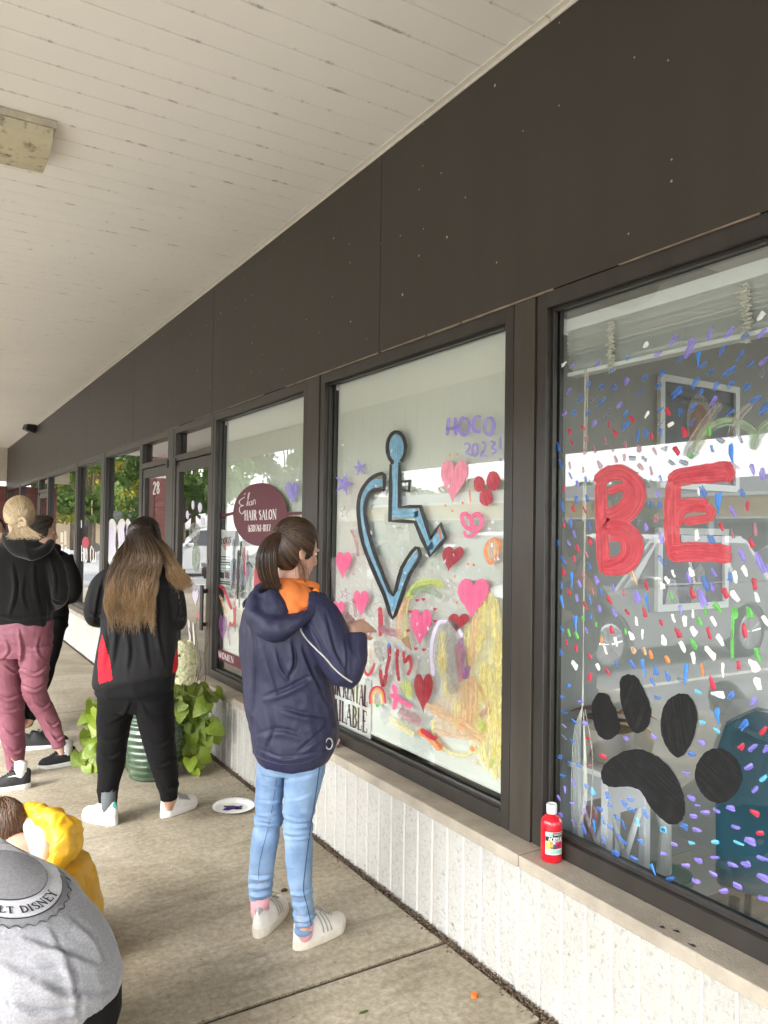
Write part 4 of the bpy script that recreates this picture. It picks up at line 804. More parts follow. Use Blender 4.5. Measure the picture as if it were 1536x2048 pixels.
for nm, shp, w in (('painted_letter', [[(880, 668), (868, 790)], [(925, 665), (930, 788)], [(862, 745), (945, 735)]], 8), ('painted_letter', [[(985+34*math.sin(a), 725-58*math.cos(a)) for a in np.linspace(0, 6.4, 12)]], 8), ('painted_letter', [[(1100, 660), (1060, 665), (1045, 710), (1055, 755), (1095, 765)]], 8), ('painted_letter', [[(1155+32*math.sin(a), 725-60*math.cos(a)) for a in np.linspace(0, 6.4, 12)]], 8),
    ('painted_numeral', [[(985, 850), (1010, 842), (1022, 870), (1000, 905), (1045, 925)]], 5), ('painted_numeral', [[(1060+17*math.sin(a), 885-42*math.cos(a)) for a in np.linspace(0, 6.4, 10)]], 5), ('painted_numeral', [[(1105, 835), (1125, 840), (1125, 880), (1100, 925), (1140, 932)]], 5), ('painted_numeral', [[(1165, 825), (1195, 840), (1175, 868), (1203, 895), (1170, 920)]], 5), ('painted_mark', [[(1235, 790), (1232, 885)], [(1232, 940), (1238, 965)]], 6)):
    e = bpy.data.objects.new(nm, None); link(e, Bw)
    for i, s_ in enumerate(shp): stroke('stroke', z3(s_), w, PM['pur'], e, X=PX-.0004*(i+1))
for cx, cy, w, h, m_, ln in ((908, 962, 54, 102, 'pinkl', 4), (687, 1130, 32, 65, 'pink', 2), (722, 1206, 31, 62, 'pink', 0), (677, 1222, 26, 48, 'pink', 0), (946, 1196, 62, 96, 'pink', 3), (841, 1254, 44, 88, 'pink', 2), (904, 1117, 41, 60, 'dred', 8), (917, 1245, 42, 44, 'dred', 4), (847, 1386, 38, 94, 'dred', 0)):
    poly('painted_heart', heart(cx, cy, w, h, ln), PM[m_], Bw, ang=95, wob=.35, X=lay())
th_ = bpy.data.objects.new('painted_heart', None); link(th_, Bw)
for i, c_ in enumerate(((958, 968, 11, 16), (986, 962, 13, 20), (972, 995, 13, 17))): poly('lobe', ell(*c_), PM['red2'], th_, ang=60, wob=.3, X=PX-.0005*(i+1))
th_ = bpy.data.objects.new('painted_heart', None); link(th_, Bw)
for i, (s_, w) in enumerate((([(1010, 1320), (970, 1330), (985, 1400), (1030, 1430), (1035, 1370), (1005, 1325)], 8), ([(1040, 1340), (1080, 1325), (1110, 1380), (1070, 1430), (1040, 1400)], 9), ([(985, 1440), (1000, 1475), (1040, 1470), (1075, 1440)], 7))): stroke('stroke', z3(s_), w, PM['pink'], th_, X=PX-.0004*(i+1))
th_ = bpy.data.objects.new('painted_balloon', None); link(th_, Bw)
stroke('stroke', z3([(1200, 1490), (1150, 1520), (1130, 1590), (1165, 1660), (1210, 1600), (1225, 1520), (1190, 1485)]), 8, PM['orange'], th_); poly('fill', z3(ell(1180, 1570, 42, 80)), PM['peach'], th_, X=PX-.0005)
def star(cx, cy, r, m_, w=None, rot=0):
    pts = [(cx+(r if k % 2 == 0 else r*.36)*math.sin(rot+math.pi*k/5), cy-(r*1.2 if k % 2 == 0 else r*.43)*math.cos(rot+math.pi*k/5)) for k in range(10)]
    if w: return stroke('painted_star', pts+[pts[0]], w, PM[m_], Bw, sm=0, X=lay())
    return poly('painted_star', pts, PM[m_], Bw, ang=40, X=lay())
star(688, 968, 21, 'pur', None, .3); star(719, 936, 15, 'pur', None, -.2); star(690, 1024, 10, 'plum', 2); star(690, 1188, 10, 'plum', 2.4, .2); star(737, 1268, 8, 'red2', 2)
for i, (m_, w, s_) in enumerate((
 ('lime', 12, [(600, 330), (650, 250), (720, 222), (800, 225), (832, 255)]), ('sage', 10, [(620, 300), (700, 265), (790, 300), (830, 330)]), ('peach', 10, [(545, 610), (540, 500), (565, 400), (600, 330)]), ('yellow', 8, [(575, 620), (582, 480), (590, 380), (610, 300)]), ('green', 6, [(640, 262), (690, 240), (730, 245)]),
 ('lil', 8, [(775, 860), (762, 720), (770, 600), (810, 500), (870, 492), (930, 520), (975, 590)]), ('grey', 19, [(888, 480), (895, 640), (905, 800), (918, 980)]), ('plum', 13, [(960, 600), (985, 720), (995, 880)]), ('mau', 10, [(940, 640), (950, 760), (960, 900)]), ('plum', 10, [(1000, 680), (1015, 780), (985, 880)]),
 ('dred', 6.5, [(470, 640), (475, 720), (455, 820), (435, 925), (418, 880), (415, 815)]), ('dred', 6, [(530, 675), (528, 790), (540, 895)]), ('red', 6, [(568, 695), (582, 765), (608, 725), (622, 795), (600, 855)]), ('red', 5, [(285, 780), (318, 848), (350, 835), (376, 770)]), ('azure', 5, [(468, 632), (474, 668)]),
 ('orange', 14, [(670, 1225), (750, 1280), (830, 1362)]), ('red2', 9, [(690, 1225), (760, 1275), (800, 1285)]), ('mau', 17, [(540, 1095), (600, 1135), (685, 1180)]), ('yellow', 12, [(478, 1150), (560, 1205), (636, 1262)]), ('pink', 8, [(500, 920), (520, 1000), (505, 1090)]), ('pink', 8, [(480, 985), (520, 1010), (570, 1040), (625, 1075)]), ('red2', 8, [(410, 390), (415, 480), (412, 590)]), ('mau', 12, [(400, 520), (450, 550), (540, 580)]), ('grey', 10, [(380, 620), (400, 700), (430, 760)]), ('orange', 5, [(315, 670), (312, 730), (314, 780)]), ('peach', 5, [(340, 670), (344, 740)]),
 ('peach', 20, [(720, 1060), (820, 1110), (960, 1190), (1115, 1300)]), ('yellow', 8, [(770, 1160), (785, 1290), (870, 1375), (980, 1402), (1045, 1370)]), ('peach', 8, [(770, 1225), (900, 1268), (1080, 1262), (1150, 1140), (1120, 990), (1050, 890)]), ('peach', 17, [(1040, 860), (1045, 1020), (1035, 1190)]), ('peach', 15, [(985, 900), (990, 1050), (985, 1190)]), ('yellow', 15, [(930, 1000), (940, 1100), (930, 1230)]), ('yellow', 14, [(830, 560), (840, 700), (850, 820)]), ('yellow', 13, [(800, 690), (850, 860), (870, 1020)]),
 ('yellow', 17, [(1120, 270), (1110, 400), (1095, 560), (1080, 700)]), ('yellow', 18, [(1180, 330), (1195, 520), (1200, 760)]), ('peach', 16, [(1060, 440), (1050, 600), (1030, 790)]), ('yellow', 12, [(1010, 500), (1005, 640), (1015, 800)]), ('yellow', 20, [(1150, 780), (1165, 960), (1175, 1130), (1190, 1300)]), ('yellow', 18, [(1228, 620), (1225, 800), (1228, 1000), (1220, 1200)]), ('yellow', 15, [(1120, 760), (1110, 900), (1100, 1050)]), ('yellow', 12, [(1110, 1270), (1120, 1400), (1140, 1500)]), ('yellow', 10, [(1170, 1220), (1200, 1180), (1232, 1230), (1225, 1330), (1185, 1400), (1175, 1290)]), ('yellow', 10, [(1215, 1330), (1225, 1420), (1195, 1480), (1200, 1565)]), ('lime', 9, [(1090, 1170), (1120, 1200), (1080, 1240)]), ('lime', 8, [(1195, 1350), (1180, 1430), (1160, 1490)]), ('yellow', 12, [(1060, 1080), (1090, 1180), (1130, 1260)]),
 ('mau', 9, [(1090, 1130), (1150, 1090), (1155, 1050)]), ('mau', 6, [(225, 1430-1100), (240, 1500-1100), (245, 1560-1100)]), ('orange', 9, [(1030, 1340), (1050, 1375)]), ('peach', 10, [(1060, 1430), (1065, 1470)]), ('orange', 10, [(960, 1200), (975, 1230)]))):
    stroke('brush_stroke', z4(s_), w*(1.45 if m_ in ('yellow', 'peach', 'grey', 'plum', 'mau', 'lime', 'sage') else 1.12), PM[m_], Bw, X=lay(), wob=.1)
for m_, ang_, q_ in (('wash_y', 88, [(1010, 560), (1110, 270), (1200, 330), (1238, 480), (1238, 1490), (1180, 1540), (1110, 1460), (1020, 1330), (960, 1100), (990, 800)]), ('wash_p', 70, [(760, 1050), (900, 930), (1010, 850), (1080, 980), (1100, 1250), (960, 1270), (800, 1230)]), ('wash_w', 20, [(60, 60), (300, 20), (700, 120), (960, 200), (960, 560), (900, 1000), (640, 1100), (380, 1000), (300, 600), (120, 400)])): poly('paint_wash', z4(q_), PM[m_], Bw, ang=ang_, sm=4, wob=.6, X=PX-.0001, th=.0004)
stroke('brush_stroke', z3([(215, 1430), (250, 1520), (262, 1615)]), 8, PM['mau'], Bw); poly('brush_stroke', z4([(548, 610), (600, 585), (630, 690), (585, 655)]), PM['brown'], Bw, X=lay()); poly('brush_stroke', z4([(545, 920), (590, 880), (625, 930), (630, 1010), (590, 1000)]), PM['lime'], Bw, sm=3, X=lay())
rb = bpy.data.objects.new('painted_rainbow', None); link(rb, Bw)
for r_, m_ in ((50, 'red2'), (38, 'orange'), (27, 'yellow'), (17, 'peach')): stroke('arc', z4([(392-r_, 1050)]+[(392+r_*math.cos(a), 1000-r_*1.35*math.sin(a)) for a in np.linspace(math.pi, 0, 8)]+[(398+r_, 1050)]), 4, PM[m_], rb, X=PX-.0003)
poly('leaf', z4(ell(393, 1060, 12, 14)), PM['green'], rb)
rs = random.Random(3); n_l = 0
while n_l < 118:
    x = rs.uniform(690, 1000); y = rs.uniform(885, 1420)
    if y < 960 and (x > 890 or rs.random() < .6): continue
    if x > 950 and y > 1250: continue
    if x > 880 and y > 1330: continue
    if rs.random() < .35 and y < 1080: continue
    dab(Bw, 'l', x, y, rs.uniform(.45, .85), rs.uniform(40, 120), X=PX-.001); n_l += 1
for x, y in ((900, 911), (915, 909), (891, 1011), (925, 1006), (905, 1022), (878, 977), (910, 1153), (936, 1128), (914, 1205), (913, 1377), (708, 1148), (730, 1237), (948, 1130)): dab(Bw, 'o', x, y, .62, rs.uniform(0, 90), X=PX-.0012)
stroke('painted_drip', z3([(1020, 1150), (1028, 1250)]), 4, PM['orange'], Bw); poly('painted_heart', heart(835, 1201, 8, 8), PM['red2'], Bw); poly('painted_heart', heart(847, 1199, 8, 8), PM['red2'], Bw)
for x, y in ((820, 1224), (870, 1219), (870, 1243), (816, 1262), (832, 1298), (848, 1300)): poly('painted_heart', heart(x, y, 8, 8), PM['red2'], Bw, X=lay())
# ---------------------------------------------------------------- window C: salon decals and paint
Cw = winC
dec = poly('oval_decal', ell(520.5, 1029, 54.5, 63, 48), PM['maroon'], Cw, X=PX-.0002, th=.0003)
for a, b in (((437, 1036.5), (467, 1029.5)), ((574, 1025), (608, 1031))): poly('decal_bar', [(a[0], a[1]-6), (b[0], b[1]-6 if a[0] < 500 else b[1]-7), (b[0], b[1]), (a[0], a[1])] if a[0] < 500 else [(574, 1024.5), (608, 1023), (608, 1029), (574, 1030.5)], PM['maroon'], Cw, X=PX-.0002, th=.0003)
XL = PX-.0008
lettering('lettering', 'HAIR SALON', quadmap((488.5, 1040.5), (553.5, 1038.5), (488.5, 1021), (553.5, 1018.5), XL), PM['vwhite'], dec, .13, .05, .13, asp=.62)
lettering('lettering', '(630)761-8117', quadmap((495.5, 1063.5), (541, 1062), (495.5, 1050), (541, 1048.5), XL), PM['vwhite'], dec, .10, .06, .1, asp=.5)
for s_, w in (([(490, 994), (483, 998), (478, 1004), (482, 1010), (487, 1011), (480, 1014), (479, 1022), (484, 1028), (489, 1022)], 1.3), ([(488, 990), (491, 986)], 1.2), ([(493, 1012), (496, 1000), (499, 985), (496, 992), (496, 1012)], 1.2), ([(503, 1003), (499, 1004), (499, 1010), (503, 1009), (504, 1001), (504, 1010)], 1.2), ([(506, 1010), (507, 1001), (510, 1000), (511, 1009)], 1.2)): stroke('script_lettering', s_, w, PM['vwhite'], dec, X=XL, th=.0002, wob=0)
z0, z1 = on_x(427.6, 1314.6, PX).z, on_x(427.6, 1292.6, PX).z; yb0 = on_x(427.6, 1300, PX).y
bd = sheet('women_band', [Vector((PX, yb0, z0)), Vector((PX, 4.1, z0)), Vector((PX, 4.1, z1)), Vector((PX, yb0, z1))], PM['maroon'], Cw, X=PX-.0002, th=.0003)
yw1 = on_x(463, 1310, PX).y
lettering('lettering', 'WOMEN', lambda u, v: Vector((XL, (yb0-.10)*(1-u)+(yw1-.05)*u, z0+.018+(z1-z0-.036)*v)), PM['vwhite'], bd, .13, .05, .13, asp=.75)
def c4(p): return [(410+x/5.69, 1000+y/5.69) for x, y in p]
for i, (m_, w, s_) in enumerate((('slate', 5.5, [(325, 450), (318, 700), (310, 1080)]), ('ink', 5, [(382, 570), (378, 850), (372, 1130)]), ('ink', 3.4, [(412, 465), (405, 650)]), ('slate', 3, [(405, 650), (398, 950), (390, 1225)]), ('red2', 3, [(446, 530), (444, 680), (458, 860)]), ('mau', 3.5, [(355, 770), (350, 1000), (335, 1205)]), ('plum', 3, [(482, 570), (475, 800), (455, 1090)]), ('red2', 13, [(625, 640), (600, 780), (585, 1000)]), ('red2', 4, [(332, 1220), (332, 1380), (305, 1432), (285, 1385)]), ('mau', 4, [(352, 1205), (345, 1500)]), ('peach', 8, [(135, 1060), (190, 1130), (240, 1310)]), ('ink', 6, [(150, 1020), (195, 1060)]), ('red2', 5.5, [(145, 970), (205, 1005), (240, 1085), (305, 1245)]), ('plum', 3.5, [(282, 1400), (270, 1520), (285, 1665)]), ('ink', 2.5, [(470, 740), (500, 710), (540, 770)]), ('slate', 4, [(430, 600), (440, 760), (420, 960)]))): stroke('brush_stroke', c4(s_), w, PM[m_], Cw, X=lay())
poly('painted_heart', heart(446, 1257, 16, 66), PM['plum'], Cw, ang=90); poly('painted_heart', heart(584, 986, 26, 54), PM['pur'], Cw, ang=80); poly('painted_heart', heart(579, 1050, 18, 26), PM['pur'], Cw)
# ---------------------------------------------------------------- doors and far windows
XD = 1.938-.0008
n28 = lettering('number_lettering', '28', quadmap((305.5, 988), (319.5, 987.2), (305.5, 964), (319.5, 963), XD), PM['vwhite'], doorB, .105, .09, .0, asp=.5)
for cx, cy, rx, ry in ((386, 1010, 3, 9), (400, 1015, 4, 10), (375, 1030, 3, 9), (405, 1042, 4, 8), (389, 1065, 11, 20)): poly('painted_paw_pad', ell(cx, cy, rx, ry, 14), PM['lil'] if ry < 15 else PM['grey'], doorA, X=XD)
poly('painted_leaf', ell(392, 1115, 8, 30, 16), PM['sage'], doorA, X=XD); poly('painted_heart', heart(391, 1195, 12, 40), PM['lil'], doorA, X=XD-.0005); poly('painted_heart', heart(399, 1232, 14, 13), PM['pink'], doorA, X=XD); stroke('brush_stroke', [(377, 1240), (380, 1275), (378, 1300)], 5, PM['white'], doorA, X=XD); stroke('brush_stroke', [(386, 1245), (389, 1290)], 4, PM['white'], doorA, X=XD)
for cx, w in ((224, 13), (244, 13), (256, 9)):
    e = bpy.data.objects.new('painted_rabbit_ear', None); link(e, winD); poly('outer', ell(cx, 1085, w, 48, 18), PM['white'], e, X=PX-.0004); poly('inner', ell(cx, 1082, w*.42, 34, 14), PM['lil'], e, X=PX-.0016)
poly('painted_head', ell(236, 1030, 10, 9, 16), PM['slate'], winD, X=PX-.002)
lettering('lettering', 'HO', quadmap((162, 1122), (175, 1126), (162, 1090), (175, 1091), PX), PM['vwhite'], winE, .085, .075, 0, asp=.4); lettering('lettering', 'CO', quadmap((180, 1126), (192, 1129), (180, 1092), (192, 1093), PX), PM['vwhite'], winE, .085, .075, 0, asp=.4)
poly('painted_shape', ell(171, 1085, 7, 12, 12), PM['red2'], winE, X=PX-.0004); poly('painted_shape', ell(193, 1095, 6, 9, 12), PM['ink'], winE, X=PX-.0004)
stroke('brush_stroke', [(184, 1000), (183, 1030)], 4, PM['yellow'], winE); stroke('brush_stroke', [(163, 1040), (163, 1056)], 2.5, PM['white'], winE)
for i, (x0, y0, x1, y1) in enumerate(((121, 1065, 126, 1085), (128, 1062, 133, 1090), (122, 1088, 126, 1104), (129, 1093, 134, 1110), (135, 1098, 140, 1130), (130, 1115, 138, 1172))):
    q = [g2(p, GX+.004) for p in ((x0, y0), (x1, y0), (x1, y1), (x0, y1))]; sheet('paper_notice', q, MT['paper'], winF, X=GX+.004, th=.0004)
# ================================================================== things on the walls, behind the glass, on the sidewalk
# lamp on the soffit
def mat_lens():
    m, n, l, b = newmat('mildewed_lens'); c = coords(n, l, 'Position')
    t = N(n, 'TexNoise', i_Scale=3, i_Detail=4); l.new(c, t.inputs[0]); r = ramp(n, [(.3, (.44, .39, .25)), (.7, (.58, .54, .39))]); l.new(t.outputs[0], r.inputs[0])
    col = mixc(n, l, mathn(n, l, 'MULTIPLY', spot_mask(n, l, c, 16, .52, .14, 7), .85), r.outputs[0], (.10, .075, .04))
    l.new(col, b.inputs['Base Color']); b.inputs['Roughness'].default_value = .45; return m
lf = thing('ceiling_light', 'long mildewed wraparound lamp fixed to the soffit', 'ceiling lamp', (0, 0, 0))
x0, x1 = -.75, .515
MB().add([(x0, 3.735, 3.4195), (x1, 3.735, 3.4195), (x1, 4.19, 3.4195), (x0, 4.19, 3.4195), (x0, 3.74, 3.39), (x1, 3.74, 3.39), (x1, 4.185, 3.39), (x0, 4.185, 3.39)], [(0, 1, 5, 4), (1, 2, 6, 5), (2, 3, 7, 6), (3, 0, 4, 7), (4, 5, 6, 7)]).build('pan', mat('lamp_pan', (.5, .46, .36), .5, .3, 12), lf)
q = MB(); pr = [(3.75, 3.388), (3.765, 3.345), (3.845, 3.312), (3.96, 3.306), (4.08, 3.312), (4.16, 3.345), (4.175, 3.388)]
v = [(xx, y_, z_) for xx in (x0+.01, x1-.012) for y_, z_ in pr]; k7 = len(pr); q.add(v, [(i, i+1, k7+i+1, k7+i) for i in range(k7-1)]+[tuple(range(k7)), tuple(range(2*k7-1, k7-1, -1))]); q.build('lens', mat_lens(), lf)
# flood lamp in the far corner under the soffit
p = on_x(64, 857, 1.83); fl = thing('flood_lamp', 'small black flood lamp under the far soffit corner', 'lamp', p)
MB().box(-.13, .06, -.11, .11, -.08, .09).build('housing', MT['black'], fl, bevel=.02, rot=(.1, .35, .25)); MB().tube([(0, 0, .05), (.05, 0, 3.418-p.z)], .022, 8).build('arm', MT['black'], fl); MB().box(.01, .068, -.06, .06, -.05, .08).build('mount', MT['black'], fl, bevel=.008)
# mini blind drawn up at the top of the BE window
bl = thing('mini_blind', 'white mini blind drawn up at the top of the BE window', 'blind', (0, 0, 0))
by0, by1 = .49, 2.005; slat_m = mat('blind_slat', (.74, .77, .76), .4, .08, 2); rail_m = flat('blind_rail', (.80, .84, .84), .35)
MB().box(1.985, 2.045, by0, by1, 2.300, 2.345).build('head_rail', rail_m, bl, bevel=.003); MB().box(1.98, 2.05, by1, by1+.006, 2.292, 2.350).build('bracket', MT['white'], bl)
sm_ = MB(); sm_.add([(-.024, by0, 0), (0, by0, .0045), (.024, by0, 0), (-.024, by1-.004, 0), (0, by1-.004, .0045), (.024, by1-.004, 0)], [(0, 1, 4, 3), (1, 2, 5, 4)]); sme = sm_.me('slat', True); sme.materials.append(slat_m)
for k in range(21):
    o = bpy.data.objects.new('slat', sme); o.location = (2.014+random.uniform(-.003, .003)+.00012*k*k*.1, random.uniform(-.002, .002), 2.283-.0061*k+random.uniform(-.0007, .0007)); o.rotation_euler = (0, .5+random.uniform(-.08, .08), 0); link(o, bl)
MB().box(1.992, 2.038, by0, by1-.008, 2.138, 2.153).build('bottom_rail', rail_m, bl, bevel=.003)
cord_m = flat('cord', (.66, .65, .58), .8)
for yc in (1.79, 1.30, .8):
    q = MB()
    for _ in range(4): pts = [(1.9860+random.gauss(0, .003), yc+random.gauss(0, .010), 2.29-.0031*i) for i in range(56)]; q.tube(spline(pts, 2), .0017, 4)
    q.build('ladder_cord', cord_m, bl)
wy = on_x(1171, 800, 1.99).y
MB().tube([(1.99, wy, 2.15), (1.99, wy+.002, 1.95), (1.992, wy+.006, 1.62)], [.0042]*3, 6).build('wand', flat('clear_wand', (.55, .53, .46), .25), bl)
q = MB()
for i in range(3): q.tube(spline([(1.991+.002*i, wy-.012+.004*i, 2.14), (1.992, wy+.004-.003*i, 1.5), (1.99, wy-.002+.003*i, .98)], 6), .0014, 4)
for i in range(6):
    a = .012+.009*i; q.tube(spline([(1.99, wy+.002, .98), (1.99+.003*i, wy+a, .86), (1.992, wy+a*.9, .66-.014*i), (1.993, wy-.01+.004*i, .63-.012*i), (1.99, wy-.022+.003*i, .72), (1.989, wy-.004, .96)], 6), .0013, 4)
q.tube(spline([(1.99, wy-.01, .97), (1.985, wy-.05, .82), (1.985, wy-.045, .62), (1.985, wy-.035, .58)], 5), .0013, 4); q.build('pull_cord', cord_m, bl)
# pictures on the side wall
def wallpic(name, label, c0, c1, inner, cat='picture'):
    a, b = on_y(*c0, 2.113), on_y(*c1, 2.113); xa, xb, zb, zt = a.x, b.x, b.z, a.z
    t = thing(name, label, cat, (0, 0, 0)); w_ = .028
    f = MB(); f.box(xa, xb, 2.095, 2.1145, zt-w_, zt); f.box(xa, xb, 2.095, 2.1145, zb, zb+w_); f.box(xa, xa+w_, 2.0952, 2.1143, zb+w_, zt-w_); f.box(xb-w_, xb, 2.0952, 2.1143, zb+w_, zt-w_); f.build('frame', MT['white'], t)
    pm_ = MB(); pm_.box(xa+w_, xb-w_, 2.108, 2.1140, zb+w_, zt-w_); pp = pm_.build('print', inner, t)
    return t, pp, (xa+w_, xb-w_, zb+w_, zt-w_)
t, pp, (xa, xb, zb, zt) = wallpic('poster', 'white framed portrait poster with motto on the grey side wall', (1315, 748), (1472, 985), mat('poster_blue_grey', (.10, .11, .13), .5, .5, 2.5))
def flatp(name, pts, m_, parent, y_): return obj(name, mesh(name, [(x, y_, z) for x, z in pts], [tuple(range(len(pts)))]), m_, parent)
cx, cz = xa+(xb-xa)*.5, zb+(zt-zb)*.60
flatp('shoulders', [(cx-.17, cz-.24), (cx+.17, cz-.24), (cx+.14, cz-.14), (cx, cz-.07), (cx-.14, cz-.14)], flat('print_navy', (.02, .03, .06), .5), pp, 2.1072)
flatp('hair', [(cx+.088*math.cos(a), cz+.125*math.sin(a)+.015) for a in np.linspace(0, 6.1, 20)], flat('print_grey_hair', (.33, .31, .29), .6), pp, 2.1068); flatp('face', [(cx+.072*math.cos(a), cz+.105*math.sin(a)-.012) for a in np.linspace(0, 6.1, 20)], mat('print_skin', (.30, .14, .08), .6, .3, 15), pp, 2.1064)
def motto(s, x, z, size, m_, parent):
    cu = bpy.data.curves.new('motto', 'FONT'); cu.body = s; cu.size = size; ob = bpy.data.objects.new('motto', cu); COL.objects.link(ob); dg = bpy.context.evaluated_depsgraph_get(); me = bpy.data.meshes.new_from_object(ob.evaluated_get(dg)); bpy.data.objects.remove(ob)
    return obj('lettering', me, m_, parent, (x, 2.1066, z), (R(90), 0, 0))
motto('The best way to predict the future is to create it', xa+.03, zt-.06, .024, flat('print_black', (.01, .01, .01), .6), pp)
t, pp, (xa, xb, zb, zt) = wallpic('framed_photo', 'white framed dark photograph below the portrait poster', (1310, 1055), (1450, 1214), mat('photo_dark', (.03, .03, .03), .5, .6, 5))
flatp('figure', [(xa+.2, zb), (xa+.3, zb), (xa+.29, zb+.14), (xa+.26, zb+.17), (xa+.22, zb+.14)], mat('photo_grey', (.22, .2, .18), .5, .5, 30), pp, 2.107); flatp('figure', [(xa+.03, zb), (xa+.12, zb), (xa+.1, zb+.10), (xa+.06, zb+.11)], mat('photo_pale', (.3, .3, .29), .5, .5, 30), pp, 2.107)
a, b = on_y(1341, 1712, 2.113), on_y(1379, 1752, 2.113); t = thing('wall_outlet', 'beige double outlet plate low on the grey wall', 'outlet', (0, 0, 0)); MB().box(a.x, b.x, 2.107, 2.1145, b.z, a.z).build('plate', flat('outlet_beige', (.4, .38, .33), .5), t, bevel=.002)
for k in (.3, .7): MB().tube([(a.x+(b.x-a.x)*k, 2.1065, (a.z+b.z)/2), (a.x+(b.x-a.x)*k, 2.1055, (a.z+b.z)/2)], .014, 12).build('socket', flat('outlet_dark', (.2, .19, .17), .5), t)
# white X-braced stand
D0 = 2.92
def atq(x, y, D=None): return at(x, y, D or D0)
t = thing('plant_stand', 'white wooden stand with X brace just inside the BE window', 'stand', (2.15, 1.88, 0)); o_ = Vector((2.15, 1.88, 0))
wood = flat('white_wood', (.83, .84, .90), .45)
sx0, sx1, sy, zt = 2.13, 2.36, 2.09, .70
loc = lambda b: (b[0]-o_.x, b[1]-o_.x, b[2]-o_.y, b[3]-o_.y, b[4], b[5])
for xx in (sx0, sx1-.03):
    for yy in (sy-.03, sy-.17): MB().box(*loc((xx, xx+.03, yy, yy+.03, .012, zt))).build('leg', wood, t, bevel=.002)
MB().box(*loc((sx0-.012, sx1+.012, sy-.182, sy+.015, zt+.001, zt+.022))).build('top', wood, t, bevel=.003); MB().box(*loc((sx0+.031, sx1-.031, sy-.166, sy-.148, zt-.13, zt))).build('apron', wood, t); MB().box(*loc((sx0+.031, sx1-.031, sy-.024, sy-.006, zt-.13, zt))).build('apron', wood, t)
for yy in (sy-.156, sy-.015):
    for s_ in (0, 1): MB().tube([(sx0+.03-o_.x, yy-o_.y+.004*s_, .22 if s_ else zt-.13), (sx1-.03-o_.x, yy-o_.y+.004*s_, zt-.13 if s_ else .22)], [(.006, .014)]*2, 4).build('brace', wood, t)
for yy in (sy-.155, sy-.02): MB().box(*loc((sx0+.031, sx1-.031, yy-.008, yy+.008, .16, .21))).build('rail', wood, t)
# potted plant with red leaves on the stand
def leafmesh(name, L, Wd, fold=.15, curl=.3, lobes=0):
    n_ = 9; v = []; f = []
    for i in range(n_):
        u = i/(n_-1); wv = Wd*.5*(math.sin(math.pi*min(1, u**.62))**.8 if not lobes else (1.15*math.sin(math.pi*min(1, (u*.9+.1)**.55))**.75+lobes*max(0, math.sin(u*9))*(1-u)*.3))
        if i == n_-1: wv = 0
        back = -.22*L*math.exp(-u*9) if lobes else 0
        zc = -curl*L*u*u
        for s_ in (-1, 0, 1): v.append((L*u+(back if s_ else 0), s_*wv, zc+(fold*abs(wv) if s_ else 0)+.06*L*u*(1-u)))
    for i in range(n_-1):
        for s_ in (0, 1): a_ = i*3+s_; f.append((a_, a_+3, a_+4, a_+1))
    return mesh(name, v, f, True)
def leafpart(me, pos, d, up, s_, parent):
    x = d.normalized(); z = (up-x*up.dot(x)).normalized(); y = z.cross(x); o = bpy.data.objects.new('leaf', me); M_ = Matrix((x, y, z)).transposed().to_4x4(); M_.translation = pos-(parent.location if parent else Vector()); o.matrix_world = M_ @ Matrix.Diagonal((s_, s_, s_, 1)); link(o, parent); return o
hp = thing('house_plant', 'potted plant with dull red leaves behind the paw print', 'plant', (2.25, 2.015, .7225)); c0 = Vector(hp.location)
MB().lathe([(.055, 0), (.075, .02), (.085, .12), (.08, .125), (.07, .11)], 20).build('pot', flat('grey_pot', (.3, .3, .3), .5), hp, smooth=True)
redleaf = leafmesh('leaf', .16, .075); redleaf.materials.append(mat('red_leaf', (.22, .045, .035), .5, .5, 14, col2=(.30, .14, .06)))
for k in range(13):
    a = k*2.4; d = Vector((math.cos(a), math.sin(a), random.uniform(.0, .6))); leafpart(redleaf, c0+Vector((0, 0, .14+.004*k))+d*.03, d, Vector((0, 0, 1)), random.uniform(.75, 1.15), hp)
# teal chair
ch = thing('teal_chair', 'teal upholstered chair beyond the painted paw', 'chair', (2.57, 1.47, .01)); teal = mat('teal_velvet', (.008, .075, .115), .6, .2, 5, sheen=.4)
q = MB(); rows = []
for i in range(9):
    z = .36+.62*i/8; wv = .27*(1-.25*max(0, (i-5)/3)**2); rows.append([(.05+.02*math.sin(i*.4)+.10*((j-3)/3)**2*-1+.03*(i/8), wv*(j-3)/3, z-(.05 if abs(j-3) == 3 and i == 8 else 0)) for j in range(7)])
v = [p for r_ in rows for p in r_]; nb = len(v); v += [(p[0]+.06, p[1]*.98, p[2]) for p in v]; f = []
for i in range(8):
    for j in range(6): a_ = i*7+j; f += [(a_, a_+1, a_+8, a_+7), (nb+a_, nb+a_+7, nb+a_+8, nb+a_+1)]
edge = [j for j in range(7)]+[i*7+6 for i in range(1, 9)]+[56+j for j in range(5, -1, -1)]+[i*7 for i in range(7, 0, -1)]
f += [(edge[i], edge[(i+1) % len(edge)], nb+edge[(i+1) % len(edge)], nb+edge[i]) for i in range(len(edge))]
q.add(v, f); bk = q.build('backrest', teal, ch, smooth=True); sb_ = bk.modifiers.new('s', 'SUBSURF'); sb_.levels = sb_.render_levels = 1
MB().box(-.44, .05, -.27, .27, .33, .45).build('seat', teal, ch, bevel=.04, seg=3)
for sx_, sy_ in ((-.4, -.22), (-.4, .22), (.08, -.22), (.08, .22)): MB().tube([(sx_*.9, sy_*.9, .33), (sx_, sy_, 0)], [.018, .013], 8).build('leg', MT['black'], ch)
ch.rotation_euler = (0, 0, R(206))
